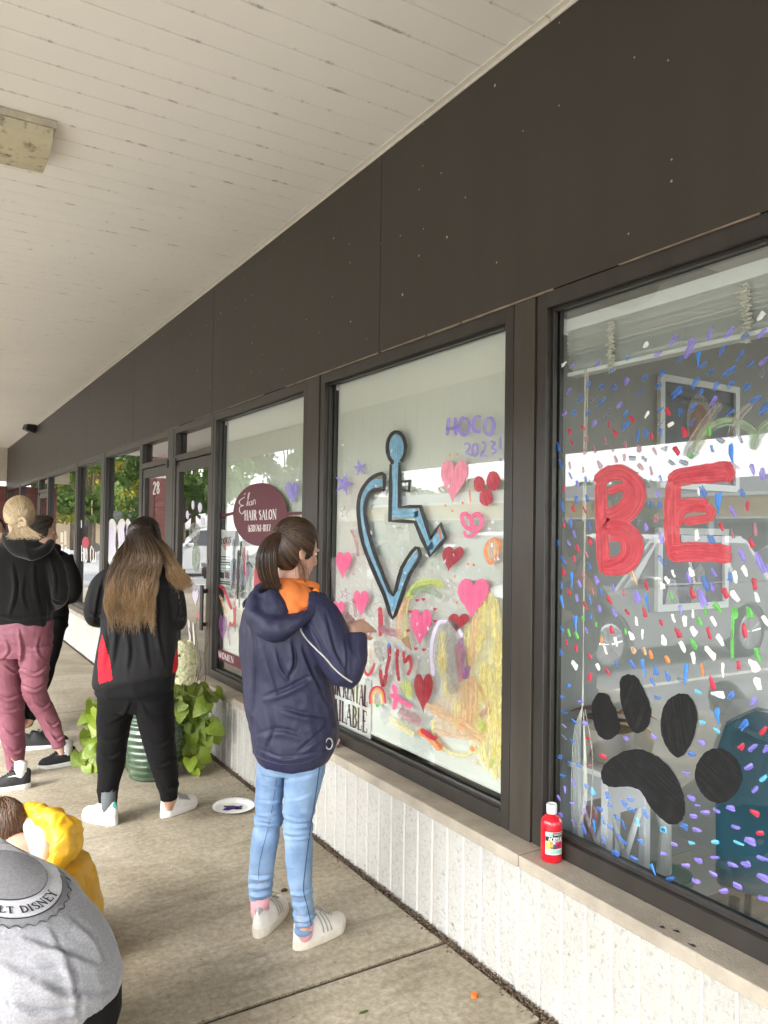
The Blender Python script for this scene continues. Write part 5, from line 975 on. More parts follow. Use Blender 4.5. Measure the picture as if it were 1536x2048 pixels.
pt = thing('patterned_pot', 'leaf patterned pot under the white stand', 'pot', (2.50, 1.97, .01)); MB().lathe([(.07, 0), (.085, .02), (.10, .22), (.105, .24), (.095, .24)], 22).build('body', mat('leafy_print', (.05, .10, .03), .5, .7, 26, col2=(.42, .40, .10)), pt, smooth=True); MB().lathe([(.09, .235), (.108, .238), (.108, .262), (.09, .262)], 22).build('rim', flat('teal_glaze', (.08, .22, .2), .3), pt, smooth=True); MB().tube([(0, 0, .24), (.01, 0, .42), (.005, .01, .5)], [.03, .022, .03], 8).build('candle', MT['white'], pt)
# board with lettering and dog poster inside the salon windows
XS = 1.974
yr = on_x(741, 1420, XS).y; zb = on_x(741, 1482, XS).z; zt = on_x(738, 1360, XS).z; yl = yr+.56
sg = thing('rental_sign', 'white board lettered chair rental available on the window sill', 'sign', (0, 0, 0)); MB().box(XS, XS+.006, yr, yl, zb, zt).build('board', MT['white'], sg)
lettering('lettering', 'CHAIR RENTAL', lambda u, v: Vector((XS-.001, (yl-.035)*(1-u)+(yr+.03)*u, zb+(zt-zb)*(.54+.34*v))), PM['dmaroon'], sg, .19, .07, .14, asp=.6); lettering('lettering', 'AVAILABLE', lambda u, v: Vector((XS-.001, (yl-.035)*(1-u)+(yr+.03)*u, zb+(zt-zb)*(.10+.36*v))), PM['dmaroon'], sg, .19, .07, .14, asp=.75)
dp = thing('dogs_poster', 'white paper poster headed dogs hung at the salon window edge', 'poster', (0, 0, 0)); XQ = GX+.006
def gq(x, y): return g2((x, y), XQ)
sheet('paper', [gq(440, 1059), gq(471.5, 1061), gq(462, 1178), gq(436, 1170)], MT['paper'], dp, X=XQ, th=.0004)
sheet('emblem', [gq(*p) for p in ell(452.5, 1087, 7.5, 14, 20)], flat('print_peach', (.62, .33, .28), .6), dp, X=XQ-.0006, th=.0002)
lettering('lettering', 'DOGS', quadmap((442, 1089), (462, 1086), (442, 1077), (462, 1073), XQ-.0012), flat('print_ink', (.015, .015, .015), .6), dp, .14, .10, 0, asp=.55)
for y_, c_ in ((1113, (.03,)*3), (1118, (.35, .2, .2)), (1124, (.03,)*3), (1129, (.2,)*3), (1136, (.25, .42, .38)), (1141, (.3, .45, .4)), (1163, (.05,)*3), (1167, (.05,)*3)): sheet('print_line', [gq(438, y_-1.3), gq(460.5, y_+.3), gq(460.3, y_+2.6), gq(438, y_+.9)], flat('print_tone', c_, .6), dp, X=XQ-.0006, th=.0002)
for xx, c_ in ((438.5, (.02,)*3), (449.5, (.32, .15, .14))): sheet('print_photo', [gq(xx, 1143), gq(xx+10, 1145), gq(xx+9.5, 1158), gq(xx, 1155)], mat('print_photo', c_, .6, .6, 60), dp, X=XQ-.0006, th=.0002)
# red paint bottle on the sill
pb = on_z(1102.5, 1719, .4705); bt = thing('paint_bottle', 'red acrylic paint bottle with white flip cap on the sill', 'paint bottle', (pb.x, pb.y, .4705))
plast = flat('red_plastic', (.62, .008, .022), .22, coat=.5); Rb = .0365
MB().lathe([(.030, 0), (.0345, .002), (Rb, .006), (Rb, .122), (.0355, .130), (.032, .139), (.025, .147), (.017, .152), (.0155, .158)], 40).build('body', plast, bt, smooth=True)
MB().lathe([(.0172, .157), (.0178, .159), (.0178, .184), (.0165, .188), (.0150, .189), (.0145, .186)], 32).build('cap', MT['white'], bt, smooth=True)
th0 = math.atan2(CO.y-pb.y, CO.x-pb.x)
def cyl(u, z, r=Rb+.0005): a = th0+u/Rb; return Vector((r*math.cos(a), r*math.sin(a), z))
def wrap(name, u0, u1, z0, z1, m_, r=Rb+.0005, n_=10):
    v = []
    for i in range(n_+1): u = u0+(u1-u0)*i/n_; v += [cyl(u, z0, r), cyl(u, z1, r)]
    return obj(name, mesh(name, v, [(2*i, 2*i+2, 2*i+3, 2*i+1) for i in range(n_)], True), m_, bt)
wrap('label', -.020, .042, .030, .104, flat('label_white', (.78, .78, .75), .5)); wrap('label_band', -.0195, .042, .074, .0895, MT['black'], Rb+.0008); wrap('label_band', .004, .042, .090, .1025, MT['black'], Rb+.0008); wrap('label_patch', -.010, .0038, .090, .1025, flat('label_mint', (.30, .58, .45), .5), Rb+.0008); wrap('label_patch', -.004, .040, .033, .047, flat('label_mint', (.30, .58, .45), .5), Rb+.0008)
for u0, u1, z0, z1, c_ in ((-.018, -.006, .048, .073, (.75, .55, .10)), (-.006, .006, .05, .073, (.7, .35, .05)), (.004, .018, .049, .066, (.05, .06, .2)), (.012, .04, .05, .073, (.5, .02, .05)), (-.002, .01, .049, .058, (.03, .03, .03))): wrap('label_patch', u0, u1, z0, z1, mat('label_art', c_, .5, .6, 90), Rb+.0011)
lettering('lettering', 'ACRYLIC', lambda u, v: cyl(-.010+.05*u, .0755+.0125*v, Rb+.0014), MT['white'], bt, .13, .10, 0, asp=.45); lettering('lettering', 'SARGENT', lambda u, v: cyl(.006+.034*u, .0945+.0055*v, Rb+.0014), MT['white'], bt, .13, .11, 0, asp=.6)
sp = flat('dried_paint', (.008, .008, .009), .5)
for i, (x, y) in enumerate(((1325, 1855), (1353, 1863), (1384, 1891), (1291, 1803))):
    w_ = on_z(x, y, .4705); tag(MB().add([(.006*math.cos(a)*(1+.4*math.sin(3*a+i)), .010*math.sin(a)*(1+.3*math.cos(2*a+i)), .0012) for a in np.linspace(0, 5.8, 12)], [tuple(range(12))]).build('paint_drop', sp, loc=w_), 'black dried paint drop on the sill, %s' % ('second from the red bottle', 'third from the red bottle', 'farthest from the red bottle', 'nearest the red bottle')[i], 'paint drop', 'paint drops on the sill')
# crumpled tissue on the sill behind the girl's jacket
tp = on_z(683, 1494, .4705); bm = bmesh.new(); bmesh.ops.create_icosphere(bm, subdivisions=4, radius=.034)
for v_ in bm.verts: n_ = noise.turbulence(v_.co*55, 4, True); v_.co *= .75+.45*n_; v_.co.z *= .8
mz = min(v_.co.z for v_ in bm.verts); me = bpy.data.meshes.new('crumpled_tissue'); bm.to_mesh(me); bm.free(); tag(obj('crumpled_tissue', me, mat('tissue', (.78, .70, .70), .9, .15, 40, col2=(.8, .45, .45)), None, (1.845, tp.y+.02, .4705-mz)), 'crumpled white tissue stained pink on the sill', 'tissue')
# paper plate with paint
pp_ = on_z(467, 1618); pl = thing('paper_plate', 'white paper plate smeared with purple paint on the sidewalk', 'paper plate', (pp_.x, pp_.y, .001)); q = MB(); n_ = 72; v = []; f = []
prof = [(0, .003), (.078, .003), (.084, .005), (.100, .014), (.117, .017)]
for r_, z_ in prof:
    for k in range(n_): fl_ = (.0012 if k % 2 else -.0012)*(r_ > .083); v.append((r_*math.cos(2*math.pi*k/n_), r_*math.sin(2*math.pi*k/n_), z_+fl_+(.006*max(0, math.cos(2*math.pi*k/n_-1.2)) if r_ > .09 else 0)))
for i in range(len(prof)-1):
    for k in range(n_): f.append((i*n_+k, i*n_+(k+1) % n_, (i+1)*n_+(k+1) % n_, (i+1)*n_+k))
q.add(v, f).build('dish', MT['paper'], pl, smooth=False)
def blot(name, pts, z0, z1, m_): 
    n_ = len(pts); obj(name, mesh(name, [(x, y, z0) for x, y in pts]+[(x*.9+.1*pts[0][0]*0, y*.9, z1) for x, y in pts], [tuple(range(n_, 2*n_))]+[(i, (i+1) % n_, n_+(i+1) % n_, n_+i) for i in range(n_)]), m_, pl)
blot('paint_smear', [(-.05+.0, .02), (-.02, .035), (.03, .02), (.06, .015), (.05, -.005), (.0, -.015), (-.04, -.02), (-.065, .0)], .0035, .005, flat('wet_purple', (.08, .03, .30), .25)); blot('paint_smear', [(-.005, -.01), (.02, -.005), (.045, -.025), (.03, -.04), (.0, -.03)], .0052, .008, flat('wet_black', (.01, .008, .02), .25))
br = thing('paint_brush', 'short black handled brush lying in the paper plate', 'brush', (pp_.x-.045, pp_.y+.03, .012)); MB().tube([(0, 0, 0), (.05, -.03, .001)], [.005, .006], 8).build('handle', MT['black'], br); MB().tube([(.05, -.03, .001), (.075, -.045, .0)], [(.004, .008), (.002, .010)], 8).build('bristles', flat('brush_purple', (.05, .02, .2), .4), br)
# planter: ribbed green glazed jar, trailing lime vine, pale flower, curly twigs
pc = Vector((1.335, 4.93, .001)); plr = thing('planter', 'ribbed dark green glazed planter with trailing lime vine', 'planter', pc)
def glaze():
    m, n, l, b = newmat('green_glaze'); c = coords(n, l, 'Position'); t_ = N(n, 'TexNoise', i_Scale=9, i_Detail=5); l.new(c, t_.inputs[0]); r = ramp(n, [(.3, (.018, .04, .022)), (.6, (.06, .10, .06)), (.8, (.16, .20, .13))]); l.new(t_.outputs[0], r.inputs[0]); l.new(r.outputs[0], b.inputs['Base Color']); b.inputs['Roughness'].default_value = .14; b.inputs['Coat Weight'].default_value = .5; return m
prof = [(.10, 0), (.128, .004)]
for i in range(60):
    u = i/59; z = .008+.46*u; r_ = .128+.062*math.sin(math.pi*(u*.80+.08))**1.0-.028*max(0, u-.72)/.28; prof.append((r_+.0045*math.cos(u*2*math.pi*11), z))
prof += [(.165, .475), (.172, .49), (.160, .495), (.14, .47)]
MB().lathe(prof, 44).build('jar', glaze(), plr, smooth=True); MB().lathe([(.0, .45), (.15, .455), (.14, .46)], 24).build('soil', mat('potting_soil', (.03, .02, .012), .95, .4, 40), plr)
vine = mat('lime_leaf', (.10, .17, .012), .42, .25, 3, col2=(.27, .36, .03), bump=.5, bs=70)
LV = [leafmesh('leaf', .10, .085, .12, c_, .6) for c_ in (.25, .5, .1)]
for me in LV: me.materials.append(vine)
rl = random.Random(11)
spots = [(358, 1372), (378, 1365), (398, 1372), (418, 1378), (352, 1398), (370, 1392), (392, 1398), (412, 1405), (345, 1420), (362, 1418), (382, 1420), (405, 1425), (355, 1445), (372, 1448), (395, 1445), (420, 1450), (362, 1470), (384, 1468), (404, 1474), (412, 1470), (370, 1492), (390, 1495), (408, 1490), (362, 1515), (380, 1518), (398, 1512), (372, 1538), (390, 1536), (402, 1530), (380, 1556), (394, 1552), (366, 1405), (386, 1380), (425, 1390), (350, 1380),
  (186, 1408), (196, 1420), (178, 1432), (192, 1442), (180, 1458), (196, 1462), (170, 1476), (186, 1482), (196, 1492), (162, 1508), (178, 1512), (194, 1516), (172, 1532), (188, 1538), (180, 1552), (190, 1430), (200, 1450), (252, 1400), (262, 1412), (275, 1420), (284, 1412), (268, 1398), (240, 1405), (225, 1410), (250, 1540), (300, 1395), (320, 1390), (335, 1385)]
stems = MB()
for x, y in spots:
    for rep in range(3 if x > 340 and y < 1500 else 2):
        side_ = 1 if x > 300 else -1; p = at(x+rl.uniform(-9, 9)*rep, y+rl.uniform(-9, 9)*rep, 4.93+rl.uniform(-.10, .12)+.1*rep); d = Vector((rl.gauss(0, .45)+.25*side_, rl.gauss(0, .4)-.25, -1.0+rl.uniform(-.2, .75))); up = Vector((-.5+rl.gauss(0, .4), -.8+rl.gauss(0, .35), .75))
        leafpart(LV[rl.randrange(3)], p, d, up, rl.uniform(.55, 1.2), plr)
        if rl.random() < .8:
            c_ = Vector((pc.x, pc.y, .5)); mid = (p+c_)/2+Vector((0, 0, .06)); stems.tube([tuple(Vector(q_)-pc) for q_ in (c_, mid, p)], .0022, 4)
stems.build('vine_stems', flat('vine_stem', (.2, .22, .04), .6), plr)
fl_ = MB(); fc = at(369, 1325, 4.85)
for i in range(620):
    u = rl.random(); a = rl.random()*6.28; r_ = .074*math.sqrt(max(.05, math.sin(math.pi*(.12+.8*u)))); c_ = fc+Vector((r_*math.cos(a), r_*math.sin(a), (u-.5)*.26)); nrm = Vector((math.cos(a), math.sin(a), .3)).normalized(); u_ = nrm.orthogonal().normalized(); w_ = nrm.cross(u_); th_2 = rl.random()*3; s_ = rl.uniform(.010, .016); fl_.cur = 0 if rl.random() < .7 else 1
    for k in range(4): a2 = th_2+k*1.571; e1 = u_*math.cos(a2)+w_*math.sin(a2); e2 = u_*math.cos(a2+.7)+w_*math.sin(a2+.7); e0 = u_*math.cos(a2-.7)+w_*math.sin(a2-.7); fl_.add([c_-pc, c_-pc+e0*s_*.7+nrm*.003, c_-pc+e1*s_+nrm*.004, c_-pc+e2*s_*.7+nrm*.003], [(0, 1, 2, 3)])
stuff(fl_.build('flower_head', [mat('pale_petal', (.72, .70, .46), .6, .15, 40), mat('green_petal', (.45, .48, .16), .6, .2, 40)], plr)); MB().tube([tuple(fc-pc+Vector((0, 0, .1))), tuple(fc-pc+Vector((0, 0, -.2))), (0, 0, .45)], .004, 6).build('flower_stem', flat('flower_stem', (.12, .15, .04), .6), plr)
twig = mat('curly_twig', (.16, .09, .045), .8, .2, 30)
for pts in ([(425, 1215), (412, 1240), (418, 1275), (408, 1310), (412, 1345), (404, 1390), (385, 1425)], [(395, 1235), (390, 1265), (396, 1290), (388, 1320), (394, 1345), (380, 1390)], [(398, 1300), (402, 1330), (396, 1355), (386, 1400)], [(378, 1255), (384, 1280), (376, 1310), (380, 1350), (374, 1400)], [(405, 1352), (398, 1358), (392, 1366)]): MB().tube([tuple(at(x, y, 4.95)-pc) for x, y in spline(pts, 5)], .0026, 5).build('twig', twig, plr)
# ================================================================== people
def vnoise(P, seed=0):
    P = np.asarray(P, float); I = np.floor(P).astype(np.int64); f = P-I; f = f*f*(3-2*f); out = np.zeros(len(P))
    for dx in (0, 1):
        for dy in (0, 1):
            for dz in (0, 1):
                h = (I[:, 0]+dx)*374761393+(I[:, 1]+dy)*668265263+(I[:, 2]+dz)*2147483647+seed*1274126177
                h = (h ^ (h >> 13))*1274126177; h = (h ^ (h >> 16)) & 0xffff
                out += (h/32767.5-1)*(f[:, 0] if dx else 1-f[:, 0])*(f[:, 1] if dy else 1-f[:, 1])*(f[:, 2] if dz else 1-f[:, 2])
    return out
CH = Vector((CC.x, CC.y, 0)).normalized()           # level direction away from the camera
def creases(P, Nn, L):
    q = P-np.array(CO); z = q@np.array(CC); x = 768+F*(q@np.array(CA))/z; y = 1024+F*(q@np.array(CB))/z; fc = (Nn*q).sum(1) < .1*np.linalg.norm(q, axis=1); d = np.zeros(len(P))
    for pts, w, amp in L:
        S_ = np.array([p[:2] for p in spline(pts, 4)]); sl = np.r_[0, np.cumsum(np.linalg.norm(np.diff(S_, axis=0), axis=1))]; best = np.full(len(P), 1e9); sg = np.zeros(len(P)); tp = np.zeros(len(P))
        box_ = fc & (x > S_[:, 0].min()-3*w) & (x < S_[:, 0].max()+3*w) & (y > S_[:, 1].min()-3*w) & (y < S_[:, 1].max()+3*w); ii = np.nonzero(box_)[0]
        if len(ii) == 0: continue
        bx_, by_ = x[ii], y[ii]; bb = best[ii]; ss = sg[ii]; tt = tp[ii]
        for k in range(len(S_)-1):
            a = S_[k]; e = S_[k+1]-a; l2 = e@e+1e-9; t = np.clip(((bx_-a[0])*e[0]+(by_-a[1])*e[1])/l2, 0, 1); dx = bx_-a[0]-t*e[0]; dy = by_-a[1]-t*e[1]; dd = np.hypot(dx, dy); s_ = np.sign(e[0]*dy-e[1]*dx); m_ = dd < bb; bb[m_] = dd[m_]; ss[m_] = s_[m_]; tt[m_] = (sl[k]+t[m_]*math.sqrt(l2))/sl[-1]
        u = bb*ss/w; d[ii] += amp*np.sin(np.pi*np.clip(tt, .02, .98))**.6*(np.exp(-(u-.55)**2*1.6)-1.15*np.exp(-(u+.35)**2*5.0))
    return d
def solid(geos, voxel=.007, smooth=5, folds=(), seed=0, dec=None, cre=()):
    v, f = [], []
    for gv, gf in geos: n_ = len(v); v += [tuple(p) for p in gv]; f += [tuple(i+n_ for i in q) for q in gf]
    me = mesh('tmp', v, f); ob = bpy.data.objects.new('tmp', me); COL.objects.link(ob)
    r = ob.modifiers.new('r', 'REMESH'); r.mode = 'VOXEL'; r.voxel_size = voxel; r.use_smooth_shade = True
    if smooth: s_ = ob.modifiers.new('s', 'SMOOTH'); s_.factor = .5; s_.iterations = smooth
    dg = bpy.context.evaluated_depsgraph_get(); dg.update(); out = bpy.data.meshes.new_from_object(ob.evaluated_get(dg)); bpy.data.objects.remove(ob); bpy.data.meshes.remove(me)
    if folds or cre:
        n_ = len(out.vertices); P = np.empty(n_*3); out.vertices.foreach_get('co', P); P = P.reshape(-1, 3); Nn = np.empty(n_*3); out.vertex_normals.foreach_get('vector', Nn); Nn = Nn.reshape(-1, 3)
        U = np.stack([P@np.array(CA), P@np.array(CH), P[:, 2]], 1); d = np.zeros(n_)
        for amp, M_, ridge, mask in folds:
            Q = U@np.array(M_, float).T
            Q = Q+.35*np.stack([vnoise(Q*.6, seed+5), vnoise(Q*.6, seed+6), vnoise(Q*.6, seed+7)], 1)
            x = vnoise(Q, seed); x = (.45-np.abs(x)*1.6) if ridge else x
            w_ = 1 if mask is None else mask(U); d += amp*x*w_; seed += 11
        if cre: d += creases(P, Nn, cre)
        P += Nn*d[:, None]; out.vertices.foreach_set('co', P.ravel()); out.update()
    out.shade_smooth(); return out
def loft(rings, n=22, sq=2.3):
    """rings: (centre, half vector across, half vector deep)"""
    v, f = [], []
    for c, a, b in rings:
        for k in range(n):
            t = 2*math.pi*k/n; ct, st = math.cos(t), math.sin(t); x = math.copysign(abs(ct)**(2/sq), ct); y = math.copysign(abs(st)**(2/sq), st); v.append(c+a*x+b*y)
    m_ = len(rings)
    for i in range(m_-1):
        for k in range(n): f.append((i*n+k, i*n+(k+1) % n, (i+1)*n+(k+1) % n, (i+1)*n+k))
    f.append(tuple(range(n-1, -1, -1))); f.append(tuple((m_-1)*n+k for k in range(n))); return v, f
def ellipsoid(c, rx, ry, rz, X=None, Y=None, Z=None, n=20, m_=12):
    X = X or Vector((1, 0, 0)); Y = Y or Vector((0, 1, 0)); Z = Z or Vector((0, 0, 1)); v, f = [], []
    for i in range(m_+1):
        a = math.pi*i/m_
        for k in range(n): b = 2*math.pi*k/n; v.append(c+X*(rx*math.sin(a)*math.cos(b))+Y*(ry*math.sin(a)*math.sin(b))+Z*(rz*math.cos(a)))
    for i in range(m_):
        for k in range(n): f.append((i*n+k, i*n+(k+1) % n, (i+1)*n+(k+1) % n, (i+1)*n+k))
    return v, f
class Fig:
    def __init__(s, D, base): s.D = D; s.k = D/F; s.base = Vector(base); s.body = []; s.root = None; s.pend = []
    def P(s, x, y, dz=0): return at(x, y, s.D+dz)
    def ring(s, xl, xr, y, dep, dz=0, tilt=0, k=1.0):
        a = s.P(xl, y+tilt, dz); b = s.P(xr, y-tilt, dz); return ((a+b)/2, (b-a)/2*k, CH*dep*k)
    def rings(s, L, k=1.0): return loft([s.ring(*q, k=k) if len(q) > 5 else s.ring(*q, k=k) for q in L])
    def tube(s, L, k=1.0, n=16, flat=1.0):
        P_ = spline([(*s.P(x, y, dz), r) for x, y, dz, r in L], 4); return tube_geo([Vector(p[:3]) for p in P_], [(float(p[3])*s.k*k, float(p[3])*s.k*k*flat) for p in P_], n)
    def finish(s, name, label, mat_, voxel=.007):
        me = solid(s.body, voxel, 3); s.root = tag(s.put(name, me, mat_, None), label, 'person'); return s.root
    def put(s, name, me, mat_, parent='root'):
        n_ = len(me.vertices); P_ = np.empty(n_*3); me.vertices.foreach_get('co', P_); P_ = P_.reshape(-1, 3)-np.array(s.base); me.vertices.foreach_set('co', P_.ravel()); me.update()
        o = obj(name, me, mat_, s.root if parent == 'root' else parent)
        if parent is None: o.location = s.base
        return o
    def geo(s, name, gv, gf, mat_, parent='root', smooth=True): return s.put(name, mesh(name, gv, gf, smooth), mat_, parent)
def hand(P0, d, nrm, thumb, s_=1.0, curl=.35, spread=.10):
    """wrist P0, d towards the knuckles, nrm out of the back of the hand, thumb = side (+1/-1)"""
    d = d.normalized(); nrm = (nrm-d*nrm.dot(d)).normalized(); w_ = d.cross(nrm)*thumb; g_ = []
    pts = [P0-d*.02*s_, P0+d*.02*s_, P0+d*.055*s_, P0+d*.088*s_]; g_.append(loft([(p, w_*(r*s_), nrm*(t*s_)) for p, r, t in zip(pts, (.024, .030, .038, .036), (.019, .017, .014, .011))], 14))
    for i, (off, L) in enumerate(((.030, .074), (.011, .082), (-.009, .077), (-.028, .062))):
        b0 = P0+d*(.080*s_)+w_*(off*s_); ang = curl*(.8+.15*i); dd = (d+w_*spread*(1.5-i)*.5).normalized(); q = [b0-dd*.012*s_]; r_ = [.0092*s_]
        for sgm, fr_ in enumerate((.45, .32, .23)):
            dd = (dd*math.cos(ang)-nrm*math.sin(ang)).normalized(); q.append(q[-1]+dd*(L*fr_+(.012 if sgm == 0 else 0))*s_); r_.append((.0086, .0078, .0062)[sgm]*s_)
        g_.append(tube_geo(q, r_, 8))
    t0 = P0+d*.022*s_+w_*.024*s_; t1 = t0+(d*.6+w_*.7-nrm*.25).normalized()*.036*s_; t2 = t1+(d*.85+w_*.3-nrm*.3).normalized()*.030*s_; t3 = t2+(d*.95-nrm*.3).normalized()*.022*s_
    g_.append(tube_geo([t0, t1, t2, t3], [.013*s_, .0105*s_, .0095*s_, .0065*s_], 8)); return g_
def head_geo(c, face, s_=1.0, pitch=0):
    """c = middle of the skull; face = level direction the person looks"""
    fz = (face*math.cos(pitch)+Vector((0, 0, 1))*math.sin(pitch)).normalized(); sd_ = Vector((0, 0, 1)).cross(face).normalized(); up = fz.cross(sd_)*1.0; up = sd_.cross(fz)*-1 if up.z < 0 else up
    g_ = [ellipsoid(c+up*.022*s_-fz*.008*s_, .097*s_, .076*s_, .100*s_, fz, sd_, up), ellipsoid(c-up*.045*s_+fz*.030*s_, .062*s_, .058*s_, .075*s_, fz, sd_, up), ellipsoid(c-up*.088*s_+fz*.058*s_, .028*s_, .032*s_, .026*s_, fz, sd_, up)]
    g_.append(tube_geo([c+up*.012*s_+fz*.088*s_, c-up*.020*s_+fz*.102*s_, c-up*.032*s_+fz*.104*s_, c-up*.038*s_+fz*.090*s_], [.008*s_, .011*s_, .013*s_, .010*s_], 8))
    g_.append(tube_geo([c-up*.062*s_+fz*.078*s_+sd_*.018*s_, c-up*.060*s_+fz*.087*s_, c-up*.062*s_+fz*.078*s_-sd_*.018*s_], [.006*s_, .009*s_, .006*s_], 8))
    for e in (-1, 1):
        ec = c-up*.012*s_-fz*.008*s_+sd_*e*.078*s_; g_.append(ellipsoid(ec, .019*s_, .007*s_, .030*s_, (fz-sd_*e*.3).normalized(), sd_, (up-fz*.15).normalized(), 12, 8))
        g_.append(tube_geo([ec+(-fz*.014+up*.02+sd_*e*.004)*s_, ec+(-fz*.018-up*.002+sd_*e*.009)*s_, ec+(-fz*.008-up*.022+sd_*e*.004)*s_], .005*s_, 6))
        g_.append(ellipsoid(c+up*.020*s_+fz*.082*s_+sd_*e*.032*s_, .010*s_, .020*s_, .007*s_, fz, sd_, up, 10, 6))
    return g_, (fz, sd_, up)
def face_bits(fig, c, fr, s_=1.0):
    fz, sd_, up = fr
    for e in (-1, 1):
        gv, gf = ellipsoid(c+fz*.074*s_+sd_*e*.031*s_+up*.004*s_, .012*s_, .013*s_, .008*s_, fz, sd_, up, 12, 8); ey = fig.geo('eye', gv, gf, MTE['eye']); gv, gf = ellipsoid(c+fz*.0835*s_+sd_*e*.031*s_+up*.003*s_, .004*s_, .006*s_, .006*s_, fz, sd_, up, 10, 6); fig.geo('iris', gv, gf, MTE['iris'], ey)
def skin_mat(name, col):
    m, n, l, b = newmat(name); c = coords(n, l, 'Position'); t = N(n, 'TexNoise', i_Scale=25, i_Detail=4); l.new(c, t.inputs[0]); r = ramp(n, [(.3, mul(col, .9)), (.7, mul(col, 1.08))]); l.new(t.outputs[0], r.inputs[0]); l.new(r.outputs[0], b.inputs['Base Color']); b.inputs['Roughness'].default_value = .5; b.inputs['Subsurface Weight'].default_value = .12; b.inputs['Subsurface Radius'].default_value = (.01, .004, .002); return m
MTE = dict(eye=flat('eye_white', (.7, .7, .68), .2), iris=flat('eye_iris', (.04, .025, .015), .2))
def hair_mat(name, dark, lite):
    m, n, l, b = newmat(name); a = N(n, 'Attribute', attribute_name='tint'); r = ramp(n, [(0, dark), (.6, tuple((p+q)/2 for p, q in zip(dark, lite))), (1, lite)]); l.new(a.outputs['Fac'], r.inputs[0]); l.new(r.outputs[0], b.inputs['Base Color']); b.inputs['Roughness'].default_value = .34; b.inputs['Specular IOR Level'].default_value = .6; b.inputs['Anisotropic'].default_value = .5; return m
def strands(paths, tints, r0=.0014, taper=.4):
    """paths: (n, m, 3) array -> one mesh of three-sided tapering hairs"""
    Pt = np.asarray(paths, float); n_, m_ = Pt.shape[:2]; T = np.gradient(Pt, axis=1); T /= np.linalg.norm(T, axis=2, keepdims=True)+1e-9; ref = np.array([.3, .5, .81]); U = np.cross(T, ref); U /= np.linalg.norm(U, axis=2, keepdims=True)+1e-9; Wv = np.cross(T, U)
    rr = r0*(1-(1-taper)*np.linspace(0, 1, m_)**2)[None, :, None]; V = np.stack([Pt+(U*math.cos(a)+Wv*math.sin(a))*rr for a in (0, 2.094, 4.189)], 2).reshape(-1, 3)
    i = np.arange(n_)[:, None, None]*m_*3+np.arange(m_-1)[None, :, None]*3; k = np.arange(3)[None, None, :]; k2 = (k+1) % 3; Q = np.stack([i+k, i+k2, i+3+k2, i+3+k], -1).reshape(-1)
    nf = len(Q)//4; me = bpy.data.meshes.new('hair'); me.vertices.add(len(V)); me.vertices.foreach_set('co', V.ravel()); me.loops.add(len(Q)); me.loops.foreach_set('vertex_index', Q.astype(np.int32)); me.polygons.add(nf); me.polygons.foreach_set('loop_start', np.arange(nf)*4); me.polygons.foreach_set('loop_total', np.full(nf, 4)); me.update()
    me.attributes.new('tint', 'FLOAT', 'POINT').data.foreach_set('value', np.repeat(np.clip(tints, 0, 1), m_*3)); me.shade_smooth(); return me
def merge(ms):
    bm = bmesh.new()
    for m_ in ms: bm.from_mesh(m_)
    out = bpy.data.meshes.new('hair'); bm.to_mesh(out); bm.free(); out.shade_smooth(); return out
def resamp(P_, m_):
    P_ = np.array(spline(P_, 5)); d = np.r_[0, np.cumsum(np.linalg.norm(np.diff(P_, axis=0), axis=1))]; t = np.linspace(0, d[-1], m_); return np.stack([np.interp(t, d, P_[:, i]) for i in range(3)], 1)
hg = np.random.default_rng(5)
def skull_pt(c, fr, d, s_, off=.004):
    fz, sd_, up = fr; d = d.normalized(); a, b, h = (.097*s_+off, .076*s_+off, .100*s_+off); o = c+up*.022*s_-fz*.008*s_; q = Vector((d.dot(fz)/a, d.dot(sd_)/b, d.dot(up)/h)); return o+d/q.length
def pulled(c, fr, tie, s_, n_, m_=12, off=.006, front=62):
    """hairs combed from the hair line over the skull to the tie direction"""
    fz, sd_, up = fr; paths = []; tints = []; td = (tie-(c+up*.022*s_)).normalized()
    for i in range(n_):
        ph = hg.uniform(0, 2*math.pi); lo = R(front)*(1 if math.cos(ph) < .35 else .80)+abs(hg.normal(0, .03)) if i % 4 else R(hg.uniform(front, 150))       # angle from the face axis
        st = fz*math.cos(lo)+(sd_*math.sin(ph)+up*math.cos(ph))*math.sin(lo)
        if math.cos(ph) < -.45: st = (st-fz*.55).normalized()
        pts = []
        for k in range(m_):
            u = k/(m_-1); d = st.lerp(td, u); d.normalize(); p = skull_pt(c, fr, d, s_, off+.004*math.sin(u*math.pi)+hg.normal(0, .0006)); pts.append(p.lerp(tie, max(0, (u-.85)/.15)))
        paths.append([tuple(p) for p in pts]); tints.append(np.clip(.42+.42*math.sin(ph*17+lo*6)*math.sin(ph*7.3+1)+hg.normal(0, .12), 0, 1))
    return paths, tints
